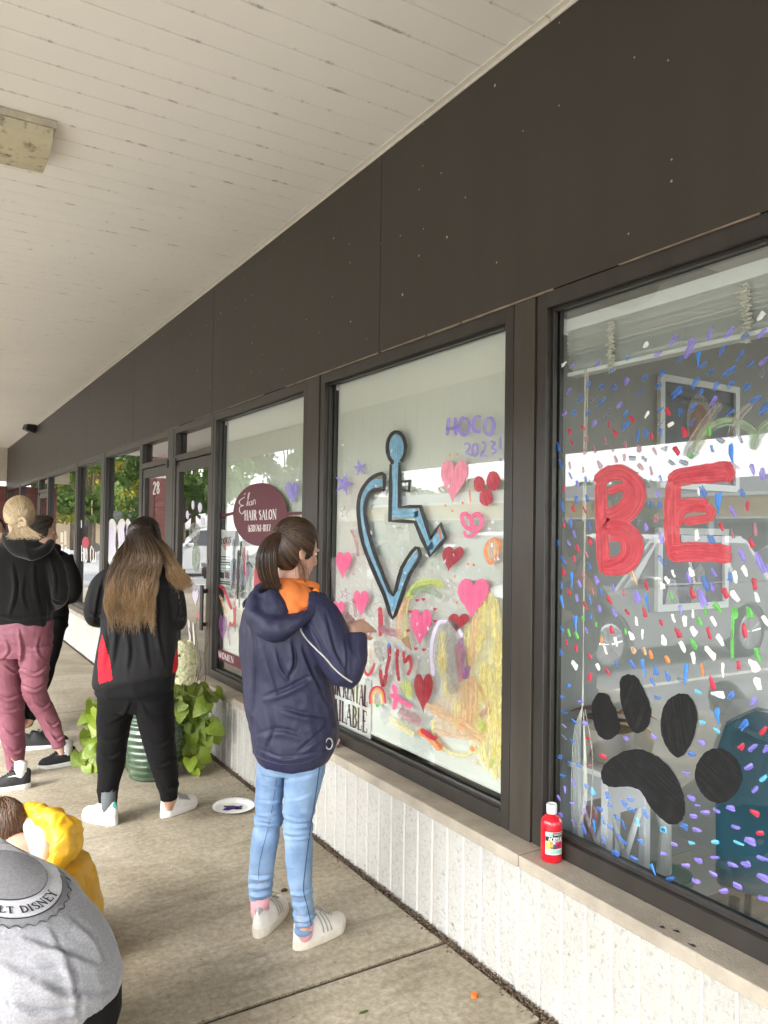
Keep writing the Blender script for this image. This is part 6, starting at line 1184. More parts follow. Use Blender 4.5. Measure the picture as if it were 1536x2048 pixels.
def fabric(name, col, rough=.8, var=.08, vs=6, bs=500, bump=.25, sheen=0, spec=.3, wr=0, wscale=9, wst=(1, 1, 1), col2=None):
    """woven cloth: fine weave bump plus soft wrinkles"""
    m, n, l, b = newmat(name); c = coords(n, l, 'Position'); t = N(n, 'TexNoise', i_Scale=vs, i_Detail=5); l.new(c, t.inputs[0]); r = ramp(n, [(.3, mul(col, 1-var)), (.7, col2 or mul(col, 1+var))]); l.new(t.outputs[0], r.inputs[0]); l.new(r.outputs[0], b.inputs['Base Color'])
    b.inputs['Roughness'].default_value = rough; b.inputs['Specular IOR Level'].default_value = spec
    if sheen: b.inputs['Sheen Weight'].default_value = sheen; b.inputs['Sheen Roughness'].default_value = .4
    t2 = N(n, 'TexNoise', i_Scale=bs, i_Detail=2); l.new(c, t2.inputs[0]); b1 = N(n, 'Bump', i_Strength=bump, i_Distance=.002); l.new(t2.outputs[0], b1.inputs['Height'])
    if wr:
        c2 = coords(n, l, 'Position', wst); t3 = N(n, 'TexNoise', i_Scale=wscale, i_Detail=3, i_Distortion=1.2); l.new(c2, t3.inputs[0]); ab = mathn(n, l, 'ABSOLUTE', mathn(n, l, 'SUBTRACT', t3.outputs[0], .5)); b2 = N(n, 'Bump', i_Strength=wr, i_Distance=.02); l.new(ab, b2.inputs['Height']); l.new(b1.outputs[0], b2.inputs['Normal']); l.new(b2.outputs[0], b.inputs['Normal'])
    else: l.new(b1.outputs[0], b.inputs['Normal'])
    return m
def paint_faces(me, base, polys, idx, cond=None):
    """give the faces whose centre shows inside one of the outlines (photograph pixels) another cloth"""
    n_ = len(me.polygons); C_ = np.empty(n_*3); me.polygons.foreach_get('center', C_); C_ = C_.reshape(-1, 3)+np.array(base); Nn = np.empty(n_*3); me.polygons.foreach_get('normal', Nn); Nn = Nn.reshape(-1, 3)
    q = C_-np.array(CO); z = q@np.array(CC); x = 768+F*(q@np.array(CA))/z; y = 1024+F*(q@np.array(CB))/z; facing = (Nn*q).sum(1) < 0; mi = np.zeros(n_, np.int32); me.polygons.foreach_get('material_index', mi)
    for P_ in polys:
        ins = np.zeros(n_, bool); k = len(P_)
        for i in range(k):
            (x0, y0), (x1, y1) = P_[i], P_[(i+1) % k]; cr_ = ((y0 > y) != (y1 > y)); ins ^= cr_ & (x < (x1-x0)*(y-y0)/((y1-y0) if y1 != y0 else 1e-9)+x0)
        mi[ins & facing] = idx
    me.polygons.foreach_set('material_index', mi)
def on_mesh(o, x, y, off=.002):
    """point of a built garment that the pixel shows"""
    if not hasattr(on_mesh, 'c'): on_mesh.c = {}
    from mathutils.bvhtree import BVHTree
    if o.name not in on_mesh.c: on_mesh.c[o.name] = BVHTree.FromPolygons([tuple(v.co) for v in o.data.vertices], [tuple(p.vertices) for p in o.data.polygons])
    b0 = o.location if o.parent is None else o.parent.location
    h = on_mesh.c[o.name].ray_cast(CO-b0, ray(x, y).normalized())
    return None if h[0] is None else h[0]+b0+h[1]*off
def shoe(fig, heel, toe, up_m, sole_m, z0=0, tilt=0, wd=.098, tab=None, stripes=None, swoosh=None, sock=None, panel=None, lace=None, name='shoe'):
    h3 = Vector((heel.x, heel.y, z0)); d = Vector((toe.x-heel.x, toe.y-heel.y, 0)); L = max(.235, min(.29, d.length)); d.normalize(); d = (d+Vector((0, 0, tilt))).normalized(); sd_ = Vector((0, 0, 1)).cross(Vector((d.x, d.y, 0)).normalized()); up = d.cross(sd_)
    if up.z < 0: up = -up
    W3 = lambda x, y, z: h3+d*x+sd_*y+up*z
    wf = lambda u: wd*.5*(.70+.30*math.sin(math.pi*min(1, max(0, u*1.05-.06))**1.25))*min(1, (u*7+.04))**.42*min(1, (max(1e-4, 1.002-u)*5.2))**.5
    sh = lambda u: .026+.006*(1-u)
    n_ = 22; us = [i/(n_-1) for i in range(n_)]; v, f = [], []
    for lv, (k, zf) in enumerate(((.93, 0.0), (1.0, .25), (1.02, .75), (.98, 1.0))):
        for u in us: v.append(W3(L*u, wf(u)*k, sh(u)*zf+.012*max(0, u-.82)/.18*(1-zf)))
        for u in reversed(us): v.append(W3(L*u, -wf(u)*k, sh(u)*zf+.012*max(0, u-.82)/.18*(1-zf)))
    m_ = 2*n_
    for lv in range(3):
        for i in range(m_): f.append((lv*m_+i, lv*m_+(i+1) % m_, (lv+1)*m_+(i+1) % m_, (lv+1)*m_+i))
    for i in range(n_-1): a_, b_, c_, e_ = i, i+1, m_-2-i, m_-1-i; f.append((e_, c_, b_, a_)); f.append((3*m_+a_, 3*m_+b_, 3*m_+c_, 3*m_+e_))
    hts = [(0, .070), (.05, .090), (.14, .084), (.26, .072), (.36, .090), (.5, .076), (.62, .056), (.75, .046), (.88, .040), (.96, .027), (1, .008)]
    hf = lambda u: float(np.interp(u, [a for a, _ in hts], [b for _, b in hts]))
    def S_(u, a, off=0): r_ = wf(u)*.97+off; return W3(L*u*.985+.002+(-off if u < .02 else 0), r_*math.cos(a)*(1-.32*max(0, math.sin(a))**3), sh(u)*.95+(hf(u)+off)*max(0, math.sin(a))**.75)
    n2, k2 = 30, 16; uv, uf = [], []
    for i in range(n2):
        for k in range(k2+1): uv.append(S_(i/(n2-1), math.pi*k/k2))
    for i in range(n2-1):
        for k in range(k2): a_ = i*(k2+1)+k; uf.append((a_, a_+k2+1, a_+k2+2, a_+1))
    uf.append(tuple(range(k2+1))); 
    sh_o = fig.geo(name, uv, uf, up_m)
    fig.geo('sole', v, f, sole_m, sh_o, False)
    def patch(nm, grid, m__, off=.0016):
        gv = [S_(u, a, off) for row in grid for (u, a) in row]; w2 = len(grid[0]); fig.geo(nm, gv, [(i*w2+k, i*w2+k+1, (i+1)*w2+k+1, (i+1)*w2+k) for i in range(len(grid)-1) for k in range(w2-1)], m__, sh_o)
    if tab: patch('heel_tab', [[(.002+.07*j/4, math.pi*(.24+.52*i/8)) for i in range(9)] for j in range(5)] , tab)
    if stripes:
        for s_ in (0, 1):
            for u0 in (.40, .475, .55): patch('stripe', [[(u0-.07*j/5+.028*e, (math.pi*(.03+.33*j/5) if s_ == 0 else math.pi*(.97-.33*j/5))) for e in (0, 1)] for j in range(6)], stripes)
    if swoosh:
        for s_ in (0, 1): patch('swoosh', [[(.10+.45*j/9, (lambda a: a if s_ == 0 else math.pi-a)(math.pi*(.08+.16*(1-j/9)**2*1.2+.22*max(0, j/9-.25)+(.05*(1-j/9) if e else -.02*math.sin(math.pi*j/9))))) for e in (0, 1)] for j in range(10)], swoosh)
    if panel: 
        for s_ in (0, 1): patch('panel', [[(.36+.30*j/6, (lambda a: a if s_ == 0 else math.pi-a)(math.pi*(.16+.28*e/4))) for e in range(5)] for j in range(7)], panel, .0012)
    if lace:
        gm_ = []; gf_ = []
        for j in range(5):
            u = .44+.055*j; q = [S_(u+.012*math.sin(t*2), math.pi*(.36+.28*t), .003) for t in (0, .25, .5, .75, 1)]; a_, b_ = tube_geo(q, .0032, 6); n0 = len(gm_); gm_ += a_; gf_ += [tuple(i+n0 for i in z) for z in b_]
        for e in (-1, 1):
            q0 = S_(.43, math.pi*.5, .008); a_, b_ = tube_geo([q0, q0+up*.012+sd_*e*.018, q0+sd_*e*.035+d*.012, q0+sd_*e*.018-up*.004+d*.004], .0026, 6); n0 = len(gm_); gm_ += a_; gf_ += [tuple(i+n0 for i in z) for z in b_]
        fig.geo('lace', gm_, gf_, lace, sh_o)
    an = W3(L*.25, 0, sh(.2)+.045)
    return an, sh_o
def sock(fig, an, knee, m_, r_=.036, hgt=.12):
    dk = (knee-an).normalized(); gv, gf = tube_geo([an-dk*.02, an+dk*hgt*.5, an+dk*hgt], [r_*1.1, r_, r_*1.05], 16); fig.geo('sock', gv, gf, m_)
RT, FW, UP = CA.copy(), CH.copy(), Vector((0, 0, 1)); RT.z = 0; RT.normalize()
skinA = skin_mat('skin_fair', (.60, .36, .27)); skinB = skin_mat('skin_light', (.56, .33, .24))
# ---------------------------------------------------------------- girl in the navy jacket
A_ = Fig(2.92, on_z(565, 1885)); f = A_
faceA = (RT*.80+FW*.60).normalized(); hc = f.P(590, 1101, 0); hg_, frA = head_geo(hc, faceA, .94, -.22)
f.body += hg_
f.body.append(f.tube([(588, 1140, .01, 32), (585, 1172, .01, 31), (580, 1200, .01, 36)]))
TA = [(556, 622, 1190, .07), (510, 640, 1215, .09), (500, 645, 1260, .10), (505, 640, 1330, .09), (512, 640, 1400, .09), (522, 640, 1460, .10), (530, 640, 1500, .095)]
f.body.append(f.rings(TA))
LL = [(516, 573, 1500, .085, .03), (514, 571, 1545, .080, .03), (511, 567, 1600, .068, .03), (509, 565, 1640, .060, .03), (502, 558, 1680, .058, .035), (499, 552, 1717, .056, .05), (497, 546, 1756, .050, .06), (499, 541, 1795, .043, .075), (508, 532, 1826, .028, .09)]
RL = [(571, 655, 1500, .090, -.03), (570, 651, 1545, .085, -.03), (567, 634, 1600, .070, -.04), (566, 626, 1640, .062, -.045), (571, 625, 1678, .060, -.05), (572, 625, 1717, .058, -.05), (576, 624, 1756, .054, -.05), (583, 626, 1795, .048, -.045), (587, 628, 1834, .044, -.04), (590, 624, 1864, .041, -.03), (597, 617, 1880, .026, -.02)]
f.body.append(f.rings(LL, .86)); f.body.append(f.rings(RL, .86))
AR = [(628, 1212, -.06, 24), (655, 1268, -.10, 22), (690, 1336, -.12, 18), (700, 1305, -.10, 17), (706, 1270, -.075, 13), (709, 1258, -.07, 12)]
f.body.append(f.tube(AR)); wr = f.P(708, 1258, -.07); f.body += hand(wr, f.P(745, 1245, .02)-wr, UP*.2-FW*.75+RT*-.2, 1, .86, .28)
AL = [(520, 1212, .06, 24), (560, 1290, .20, 20), (610, 1320, .26, 18), (655, 1280, .22, 15), (672, 1255, .18, 13)]
f.body.append(f.tube(AL)); wl = f.P(672, 1255, .18); f.body += hand(wl, f.P(700, 1238, .17)-wl, UP*.8+FW*.3, -1, .86, .75)
rA = f.finish('person', 'girl in navy jacket and light jeans painting at the salon window', skinA, .0048); face_bits(f, hc, frA, .94)
# jeans
denim = fabric('light_denim', (.165, .275, .45), .85, .22, 9, 420, .35, wr=.35, wscale=7, wst=(1, 1, 3.2), col2=(.27, .39, .57))
kneeband = lambda U: np.exp(-((U[:, 2]-.47)/.09)**2)+np.exp(-((U[:, 2]-.12)/.07)**2)*1.3
me = solid([f.rings(LL[:-1]), f.rings(RL[:-1]), f.rings([(513, 657, 1470, .125), (514, 656, 1505, .122), (520, 648, 1540, .098)])], .0052, 4, [(.0075, [[9, 0, 6], [0, 9, 0], [6, 0, 55]], True, kneeband), (.0025, [[14, 0, 0], [0, 14, 0], [0, 0, 9]], False, None)], 3, cre=[([(x0, y0), ((x0+x1)/2, (y0+y1)/2+b_), (x1, y1)], w_, a_) for x0, y0, x1, y1, b_, w_, a_ in ((512, 1602, 566, 1598, 3, 4, .005), (510, 1626, 568, 1620, 4, 4, .005), (568, 1632, 622, 1636, 5, 4, .007), (566, 1646, 628, 1644, 6, 4, .008), (566, 1660, 626, 1656, 6, 4, .008), (570, 1674, 626, 1668, 5, 4, .006), (568, 1600, 625, 1585, 4, 5, .004), (498, 1752, 548, 1748, 5, 5, .009), (498, 1770, 546, 1764, 5, 5, .010), (499, 1786, 543, 1780, 5, 5, .009), (580, 1784, 626, 1776, 6, 5, .008), (584, 1806, 628, 1800, 5, 5, .006), (586, 1836, 630, 1826, 6, 5, .009), (588, 1850, 630, 1842, 5, 4, .007), (520, 1560, 570, 1575, 3, 6, .004), (575, 1560, 640, 1545, 3, 6, .004))])
jeans = f.put('jeans', me, denim); dk = flat('denim_seam', (.035, .06, .13), .9)
def on_path(o, pts, r_, nm, m_, n=4, off=.001, sub=True):
    q = [on_mesh(o, x, y, off) for x, y in spline(pts, n)]; q = [p for p in q if p is not None]
    if len(q) > 2: gv, gf = tube_geo(q, r_, 6); return f.geo(nm, gv, gf, m_, o if sub else 'root')
def fix(o):   # sub-parts sit under a part whose own origin is the figure's
    return o
on_path(jeans, [(640, 1525), (631, 1590), (623, 1640), (616, 1690), (610, 1740), (607, 1780), (615, 1815), (622, 1850)], .0018, 'seam', dk, 8)
on_path(jeans, [(553, 1560), (540, 1640), (520, 1720), (517, 1760)], .0009, 'seam', dk, 6)
# jacket: torso and sleeves in one skin
navy = fabric('navy_nylon', (.0130, .0145, .046), .58, .12, 5, 700, .12, spec=.5, wr=.4, wscale=7, wst=(1.4, 1.4, .8), col2=(.019, .021, .060))
TJ = [(548, 634, 1172, .075), (512, 646, 1193, .105, 0, 4), (487, 654, 1222, .135), (479, 657, 1258, .15), (480, 660, 1305, .15), (485, 665, 1350, .145), (490, 672, 1400, .15), (496, 680, 1445, .155), (500, 679, 1475, .16), (506, 670, 1500, .158), (513, 660, 1516, .15), (520, 652, 1524, .14)]
SR = [(616, 1205, -.04, 36), (640, 1240, -.08, 42), (660, 1285, -.115, 42), (680, 1330, -.13, 37), (692, 1352, -.13, 29), (704, 1322, -.12, 31), (708, 1292, -.10, 27), (709, 1268, -.085, 22)]
SL = [(518, 1205, .05, 34), (535, 1270, .15, 36), (575, 1315, .24, 32), (625, 1305, .25, 28), (660, 1266, .19, 20)]
big = [(.006, [[4.5, 0, 3.0], [0, 4, 0], [-2.2, 0, 5.0]], True, None), (.0022, [[10, 0, 5], [0, 8, 0], [-6, 0, 8]], True, None), (.0015, [[26, 0, 9], [0, 20, 0], [-9, 0, 24]], True, None)]
crA = [([(584, 1285), (588, 1326), (576, 1356)], 7, .016), ([(606, 1300), (622, 1340), (645, 1385)], 8, .014), ([(532, 1395), (575, 1380), (628, 1352)], 8, .011), ([(552, 1300), (562, 1336), (582, 1362)], 6, .010), ([(560, 1418), (605, 1430), (655, 1438)], 9, .008), ([(596, 1508), (629, 1481), (668, 1448)], 8, .009), ([(652, 1232), (668, 1297), (692, 1345)], 7, .012), ([(690, 1270), (694, 1310), (692, 1350)], 6, .010), ([(500, 1228), (509, 1340), (503, 1450)], 8, .007), ([(524, 1284), (540, 1340), (556, 1392)], 8, .007), ([(520, 1470), (560, 1462), (610, 1476)], 9, .007), ([(640, 1385), (660, 1420), (670, 1465)], 6, .008), ([(618, 1250), (640, 1290), (662, 1340)], 7, .009), ([(515, 1500), (570, 1516), (640, 1506)], 5, .006), ([(535, 1420), (545, 1460), (530, 1500)], 8, .006)]; crA = [(p_, w_, a_*.78) for p_, w_, a_ in crA]
me = solid([f.rings(TJ), f.tube(SR), f.tube(SL)], .0052, 5, big, 21, cre=crA)
jk = f.put('jacket', me, navy)
# hood lying on the back: a navy pouch with its orange lining showing
org = fabric('orange_mesh_lining', (.78, .22, .055), .8, .1, 8, 320, .5); org2 = fabric('orange_band', (.85, .26, .03), .7, .08, 8, 300, .3)
HD = [[(508, 1196), (560, 1168), (600, 1160), (640, 1180), (652, 1196)], [(502, 1225), (545, 1205), (585, 1205), (625, 1200), (648, 1196)], [(512, 1255), (550, 1240), (590, 1240), (618, 1226), (634, 1204)], [(530, 1274), (560, 1262), (590, 1252), (606, 1238), (614, 1222)]]
pouch = solid([f.tube([(512, 1182, -.10, 13), (508, 1212, -.125, 19), (520, 1240, -.145, 25), (548, 1255, -.16, 27), (578, 1250, -.165, 22), (602, 1240, -.16, 14), (622, 1226, -.13, 10), (634, 1203, -.10, 10), (650, 1194, -.06, 9)]), f.tube([(538, 1190, -.085, 26), (548, 1222, -.115, 32), (562, 1240, -.13, 25)]), f.tube([(545, 1168, -.04, 12), (520, 1178, -.07, 14), (512, 1196, -.10, 16)])], .0055, 4, [(.008, [[9, 0, 6], [0, 8, 0], [-5, 0, 9]], True, None), (.0035, [[24, 0, 8], [0, 16, 0], [-9, 0, 22]], True, None)], 4)
hood = f.put('hood', pouch, navy)
lin = solid([f.tube([(548, 1172, -.062, 12), (566, 1196, -.088, 20), (585, 1216, -.112, 20), (600, 1228, -.126, 12)]), f.tube([(600, 1172, -.035, 14), (606, 1196, -.072, 22), (604, 1220, -.11, 16)]), f.tube([(575, 1174, -.045, 22), (590, 1198, -.085, 26), (600, 1216, -.108, 16)])], .006, 5, [(.003, [[14, 0, 8], [0, 8, 0], [-8, 0, 14]], True, None)], 2)
f.put('hood_lining', lin, org)
bnd = solid([f.tube([(632, 1180, -.052, 8), (630, 1202, -.088, 11), (618, 1222, -.118, 9), (600, 1234, -.138, 6)])], .005, 3); f.put('lining_band', bnd, org2)
shirt_o = solid([f.tube([(545, 1166, -.035, 10), (575, 1168, -.05, 12), (610, 1170, -.03, 12), (636, 1176, .0, 9)])], .005, 3); f.put('collar', shirt_o, org)
pip = flat('white_piping', (.55, .54, .51), .6)
on_path(jk, [(600, 1252), (604, 1265), (620, 1285), (645, 1310), (670, 1338), (690, 1355), (704, 1364)], .0030, 'piping', pip, 8, .0015); on_path(jk, [(503, 1197), (498, 1208), (488, 1218), (482, 1225)], .0030, 'piping', pip, 6, .0015)
tg = on_mesh(jk, 656, 1487, .006)
if tg is not None: gv, gf = tube_geo([tg+RT*(.013*math.cos(a))+UP*(.020*math.sin(a)) for a in np.linspace(0, 6.28, 14)], .0032, 6); f.geo('hem_toggle', gv, gf, flat('grey_plastic', (.28, .28, .27), .4), jk)
on_path(jk, [(498, 1492), (512, 1510), (540, 1524), (580, 1530), (620, 1522), (652, 1500)], .0035, 'hem_cord', navy, 8, -.001)
# hair: combed back to a ponytail
brn = hair_mat('dark_brown_hair', (.014, .007, .004), (.13, .066, .032)); tie = f.P(568, 1069, -.045)
pa, ti = pulled(hc, frA, tie, .94, 1500, 12, .009, 58)
pb_ = []
for i in range(1100):
    a = hg.uniform(0, 6.28); r_ = math.sqrt(hg.uniform(0, 1)); u1, u2 = r_*math.cos(a), r_*math.sin(a); ln = hg.uniform(.75, 1.05); q = []
    for (x, y, dz, rr) in ((568, 1069, -.045, 5), (555, 1066, -.07, 10), (541, 1083, -.09, 17), (533, 1110, -.10, 21), (534, 1138, -.10, 21), (541, 1164, -.09, 19), (550, 1188+24*(ln-.9), -.08, 17)): q.append(np.array(f.P(x+u1*rr, y+abs(u1)*1.5, dz+u2*rr*f.k*1.0)))
    q[-1] = q[-2]+(q[-1]-q[-2])*ln*hg.uniform(.2, 1.2)+np.array(RT)*hg.normal(0, .008); pb_.append(resamp(q, 14)); ti.append(hg.beta(1.6, 2.2))
m1 = strands(pa, ti[:1500], .0022, .8); m2 = strands(pb_, ti[1500:], .0021, .4)
wis = []
for i in range(26): x0 = hg.uniform(590, 612); q = [np.array(f.P(x0+hg.normal(0, 3), 1120+hg.normal(0, 8), -.07)), np.array(f.P(x0+hg.normal(4, 5), 1145, -.06)), np.array(f.P(x0+hg.normal(5, 9), 1165+hg.normal(0, 6), -.05))]; wis.append(resamp(q, 14))
m3 = strands(wis, hg.beta(2, 2, 26), .0007, .4)
hairA = f.put('hair', merge([m1, m2, m3]), brn)
gv, gf = ellipsoid(hc+frA[2]*.022*.94-frA[0]*.012, .093, .0735, .0965, frA[0], frA[1], frA[2], 28, 18); cap_v = [p for p in gv]; keep = [q for q in gf if all((Vector(gv[i])-hc).dot(frA[0]) < .046 and ((Vector(gv[i])-hc).dot(frA[2]) > -.035 or (Vector(gv[i])-hc).dot(frA[0]) < -.03) for i in q)]
f.geo('scalp_hair', gv, keep, flat('scalp_brown', (.014, .008, .005), .6), hairA)
gv, gf = tube_geo([tie+(RT*.3+UP*.9).normalized()*(.021*math.cos(a))+(FW*.9-RT*.1).normalized()*(.021*math.sin(a)) for a in np.linspace(0, 6.28, 16)], .0042, 8); f.geo('hair_tie', gv, gf, flat('grey_tie', (.5, .52, .52), .6), hairA)
# shoes, socks
wl_ = mat('worn_white_leather', (.66, .63, .58), .5, .12, 14, bump=.15, bs=120); ws = mat('worn_white_sole', (.60, .55, .46), .7, .15, 20); sil = flat('silver_leather', (.33, .33, .32), .35, metal=.3)
pinks = mat('pink_sock', (.72, .36, .40), .9, .08, 40, bump=.3, bs=300)
an1, s1 = shoe(f, on_z(513, 1877), on_z(567, 1812), wl_, ws, tab=sil, stripes=sil, lace=flat('grey_lace', (.42, .40, .36), .9)); an2, s2 = shoe(f, on_z(588, 1900), on_z(690, 1850), wl_, ws, tab=sil, stripes=sil, lace=flat('grey_lace', (.42, .40, .36), .9))
for an, c1, c2 in ((an1, (520, 1828, .09), (520, 1788, .07)), (an2, (608, 1868, -.02), (607, 1850, -.03))): gv, gf = tube_geo([an-UP*.03, an.lerp(f.P(*c1), .7), f.P(*c1), f.P(*c2)], [.030, .032, .036, .038], 18); f.geo('sock', gv, gf, pinks)
# tissue in her far hand
bm = bmesh.new(); bmesh.ops.create_icosphere(bm, subdivisions=4, radius=.036)
for v_ in bm.verts: v_.co *= .7+.5*noise.turbulence(v_.co*50+Vector((3, 1, 2)), 4, True)
me = bpy.data.meshes.new('tissue'); bm.to_mesh(me); bm.free(); tag(obj('crumpled_tissue', me, mat('pink_tissue', (.72, .45, .45), .9, .2, 40, col2=(.75, .62, .58)), None, f.P(690, 1243, .15)), 'crumpled pink tissue held by the girl in navy', 'tissue')
def arms(f, pts, k=1.0): f.body.append(f.tube(pts, k))
blk = fabric('black_softshell', (.0085, .0085, .0095), .75, .1, 6, 600, .2, spec=.35, wr=.35, wscale=5, wst=(1, 1, .7)); blk2 = fabric('black_jersey', (.0065, .0065, .0075), .85, .1, 6, 500, .25, spec=.25, wr=.3, wscale=5)
# ---------------------------------------------------------------- long haired girl, black jacket with red insets
B_ = Fig(4.09, on_z(275, 1648)); f = B_
faceB = (FW*.97+RT*.25).normalized(); hcB = f.P(291, 1083, 0); g_, frB = head_geo(hcB, faceB, .98, -.15); f.body += g_
f.body.append(f.tube([(289, 1110, .0, 21), (287, 1132, -.01, 21), (284, 1150, -.01, 26)]))
f.body.append(f.rings([(262, 312, 1136, .06), (218, 345, 1152, .09), (212, 346, 1190, .11), (222, 335, 1260, .09), (220, 330, 1330, .09), (225, 325, 1375, .08)]))
LB = [(200, 272, 1395, .115, .02), (194, 262, 1440, .105, .02), (197, 254, 1478, .092, .02), (196, 248, 1529, .08, .03), (196, 238, 1574, .068, .03), (198, 232, 1612, .052, .03), (208, 224, 1634, .024, .03)]
RB = [(270, 345, 1395, .115, -.02), (277, 347, 1440, .105, -.02), (287, 349, 1478, .092, -.03), (302, 353, 1529, .08, -.03), (317, 356, 1574, .066, -.03), (323, 356, 1598, .054, -.02), (332, 346, 1620, .024, -.0)]
f.body.append(f.rings(LB, .85)); f.body.append(f.rings(RB, .85))
SLB = [(228, 1146, .0, 19), (200, 1172, -.02, 20), (187, 1212, -.02, 19), (188, 1238, .02, 17), (204, 1240, .16, 15), (224, 1228, .27, 12)]; SRB = [(334, 1146, .0, 19), (352, 1176, -.02, 19), (360, 1218, -.01, 18), (357, 1246, .04, 16), (340, 1244, .16, 14), (320, 1232, .26, 12)]
arms(f, SLB, .62); arms(f, SRB, .62)
for q, s_ in ((SLB, 1), (SRB, -1)): w_ = f.P(*q[-1][:3]); f.body += hand(w_, FW*.8+RT*.3*s_+UP*.2, UP, s_, .86, .5)
f.finish('person', 'long haired girl in black jacket standing before the planter', skinB, .0062); face_bits(f, hcB, frB, .98)
redc = fabric('red_inset', (.60, .012, .03), .75, .08, 6, 500, .2)
me = solid([f.rings([(262, 318, 1124, .05), (222, 346, 1142, .095), (207, 355, 1168, .125), (204, 355, 1212, .135), (203, 354, 1260, .135), (196, 354, 1300, .145), (189, 354, 1335, .15, 0, 6), (185, 353, 1352, .15, 0, 14), (188, 350, 1362, .14, 0, 17)]), f.tube(SLB), f.tube(SRB)], .0068, 5, [(.012, [[5, 0, .8], [0, 5, 0], [1, 0, 1.6]], True, lambda U: (U[:, 2] < 1.25)*1.0), (.003, [[9, 0, 5], [0, 8, 0], [-5, 0, 8]], True, None)], 8, cre=[([(245, 1180), (238, 1250), (228, 1330)], 7, .014), ([(275, 1200), (290, 1270), (300, 1330)], 8, .012), ([(320, 1180), (318, 1260), (330, 1330)], 7, .012), ([(205, 1160), (196, 1200), (190, 1240)], 5, .010), ([(350, 1165), (358, 1205), (352, 1245)], 5, .010), ([(255, 1250), (262, 1300), (258, 1340)], 7, .010), ([(208, 1250), (215, 1290), (210, 1340)], 6, .008), ([(182, 1225), (194, 1232), (206, 1226)], 4, .008), ([(352, 1235), (362, 1240), (372, 1232)], 4, .008)])
me.materials.append(blk); me.materials.append(redc)
paint_faces(me, (0, 0, 0), [[(204, 1268), (211, 1292), (220, 1320), (225, 1360), (198, 1368), (195, 1330), (198, 1295)], [(352, 1300), (358, 1295), (358, 1345), (345, 1345), (348, 1320)]], 1)
jb = f.put('jacket', me, None); me = jb.data
ts = solid([f.rings([(196, 350, 1330, .135), (191, 349, 1358, .145, 0, 4), (190, 348, 1380, .145, 0, 4), (194, 345, 1388, .138, 0, 4)])], .007, 4, [(.006, [[5, 0, 1], [0, 5, 0], [1, 0, 3]], True, None)], 2); f.put('shirt_hem', ts, blk2)
jg = fabric('black_jogger', (.0060, .0058, .0062), .9, .12, 6, 500, .25, spec=.2, wr=.35, wscale=5, wst=(1, 1, 1.5))
me = solid([f.rings(LB[:-1]), f.rings(RB[:-1]), f.rings([(200, 344, 1362, .13), (196, 346, 1395, .13), (200, 345, 1420, .10)])], .0068, 4, [(.005, [[6, 0, 4], [0, 6, 0], [3, 0, 14]], True, None)], 5, cre=[([(198, 1470), (225, 1482), (252, 1472)], 5, .010), ([(197, 1500), (220, 1515), (248, 1500)], 5, .009), ([(290, 1480), (320, 1490), (348, 1474)], 5, .010), ([(302, 1520), (325, 1530), (352, 1512)], 5, .008), ([(196, 1580), (215, 1590), (236, 1578)], 4, .009), ([(320, 1570), (338, 1580), (356, 1564)], 4, .009), ([(262, 1400), (250, 1430), (215, 1450)], 6, .008), ([(282, 1402), (300, 1432), (335, 1445)], 6, .008)]); f.put('trousers', me, jg)
ws2 = mat('white_knit', (.70, .68, .67), .8, .06, 30, bump=.3, bs=400); flo = mat('floral_knit', (.62, .42, .48), .8, .5, 45, col2=(.35, .45, .40)); tealt = flat('teal_tab', (.02, .25, .20), .6); grs = flat('grey_sock', (.10, .11, .115), .9)
for hl, tl in (((233, 1650), (166, 1634)), ((322, 1636), (394, 1608))):
    an, so = shoe(f, on_z(*hl), on_z(*tl), ws2, flat('white_foam', (.72, .71, .69), .6), tab=tealt, panel=flo); k_ = an+Vector((0, 0, .13)); gv, gf = tube_geo([an-UP*.03, an+UP*.03, an+UP*.09], [.034, .036, .039], 14); f.geo('sock', gv, gf, grs)
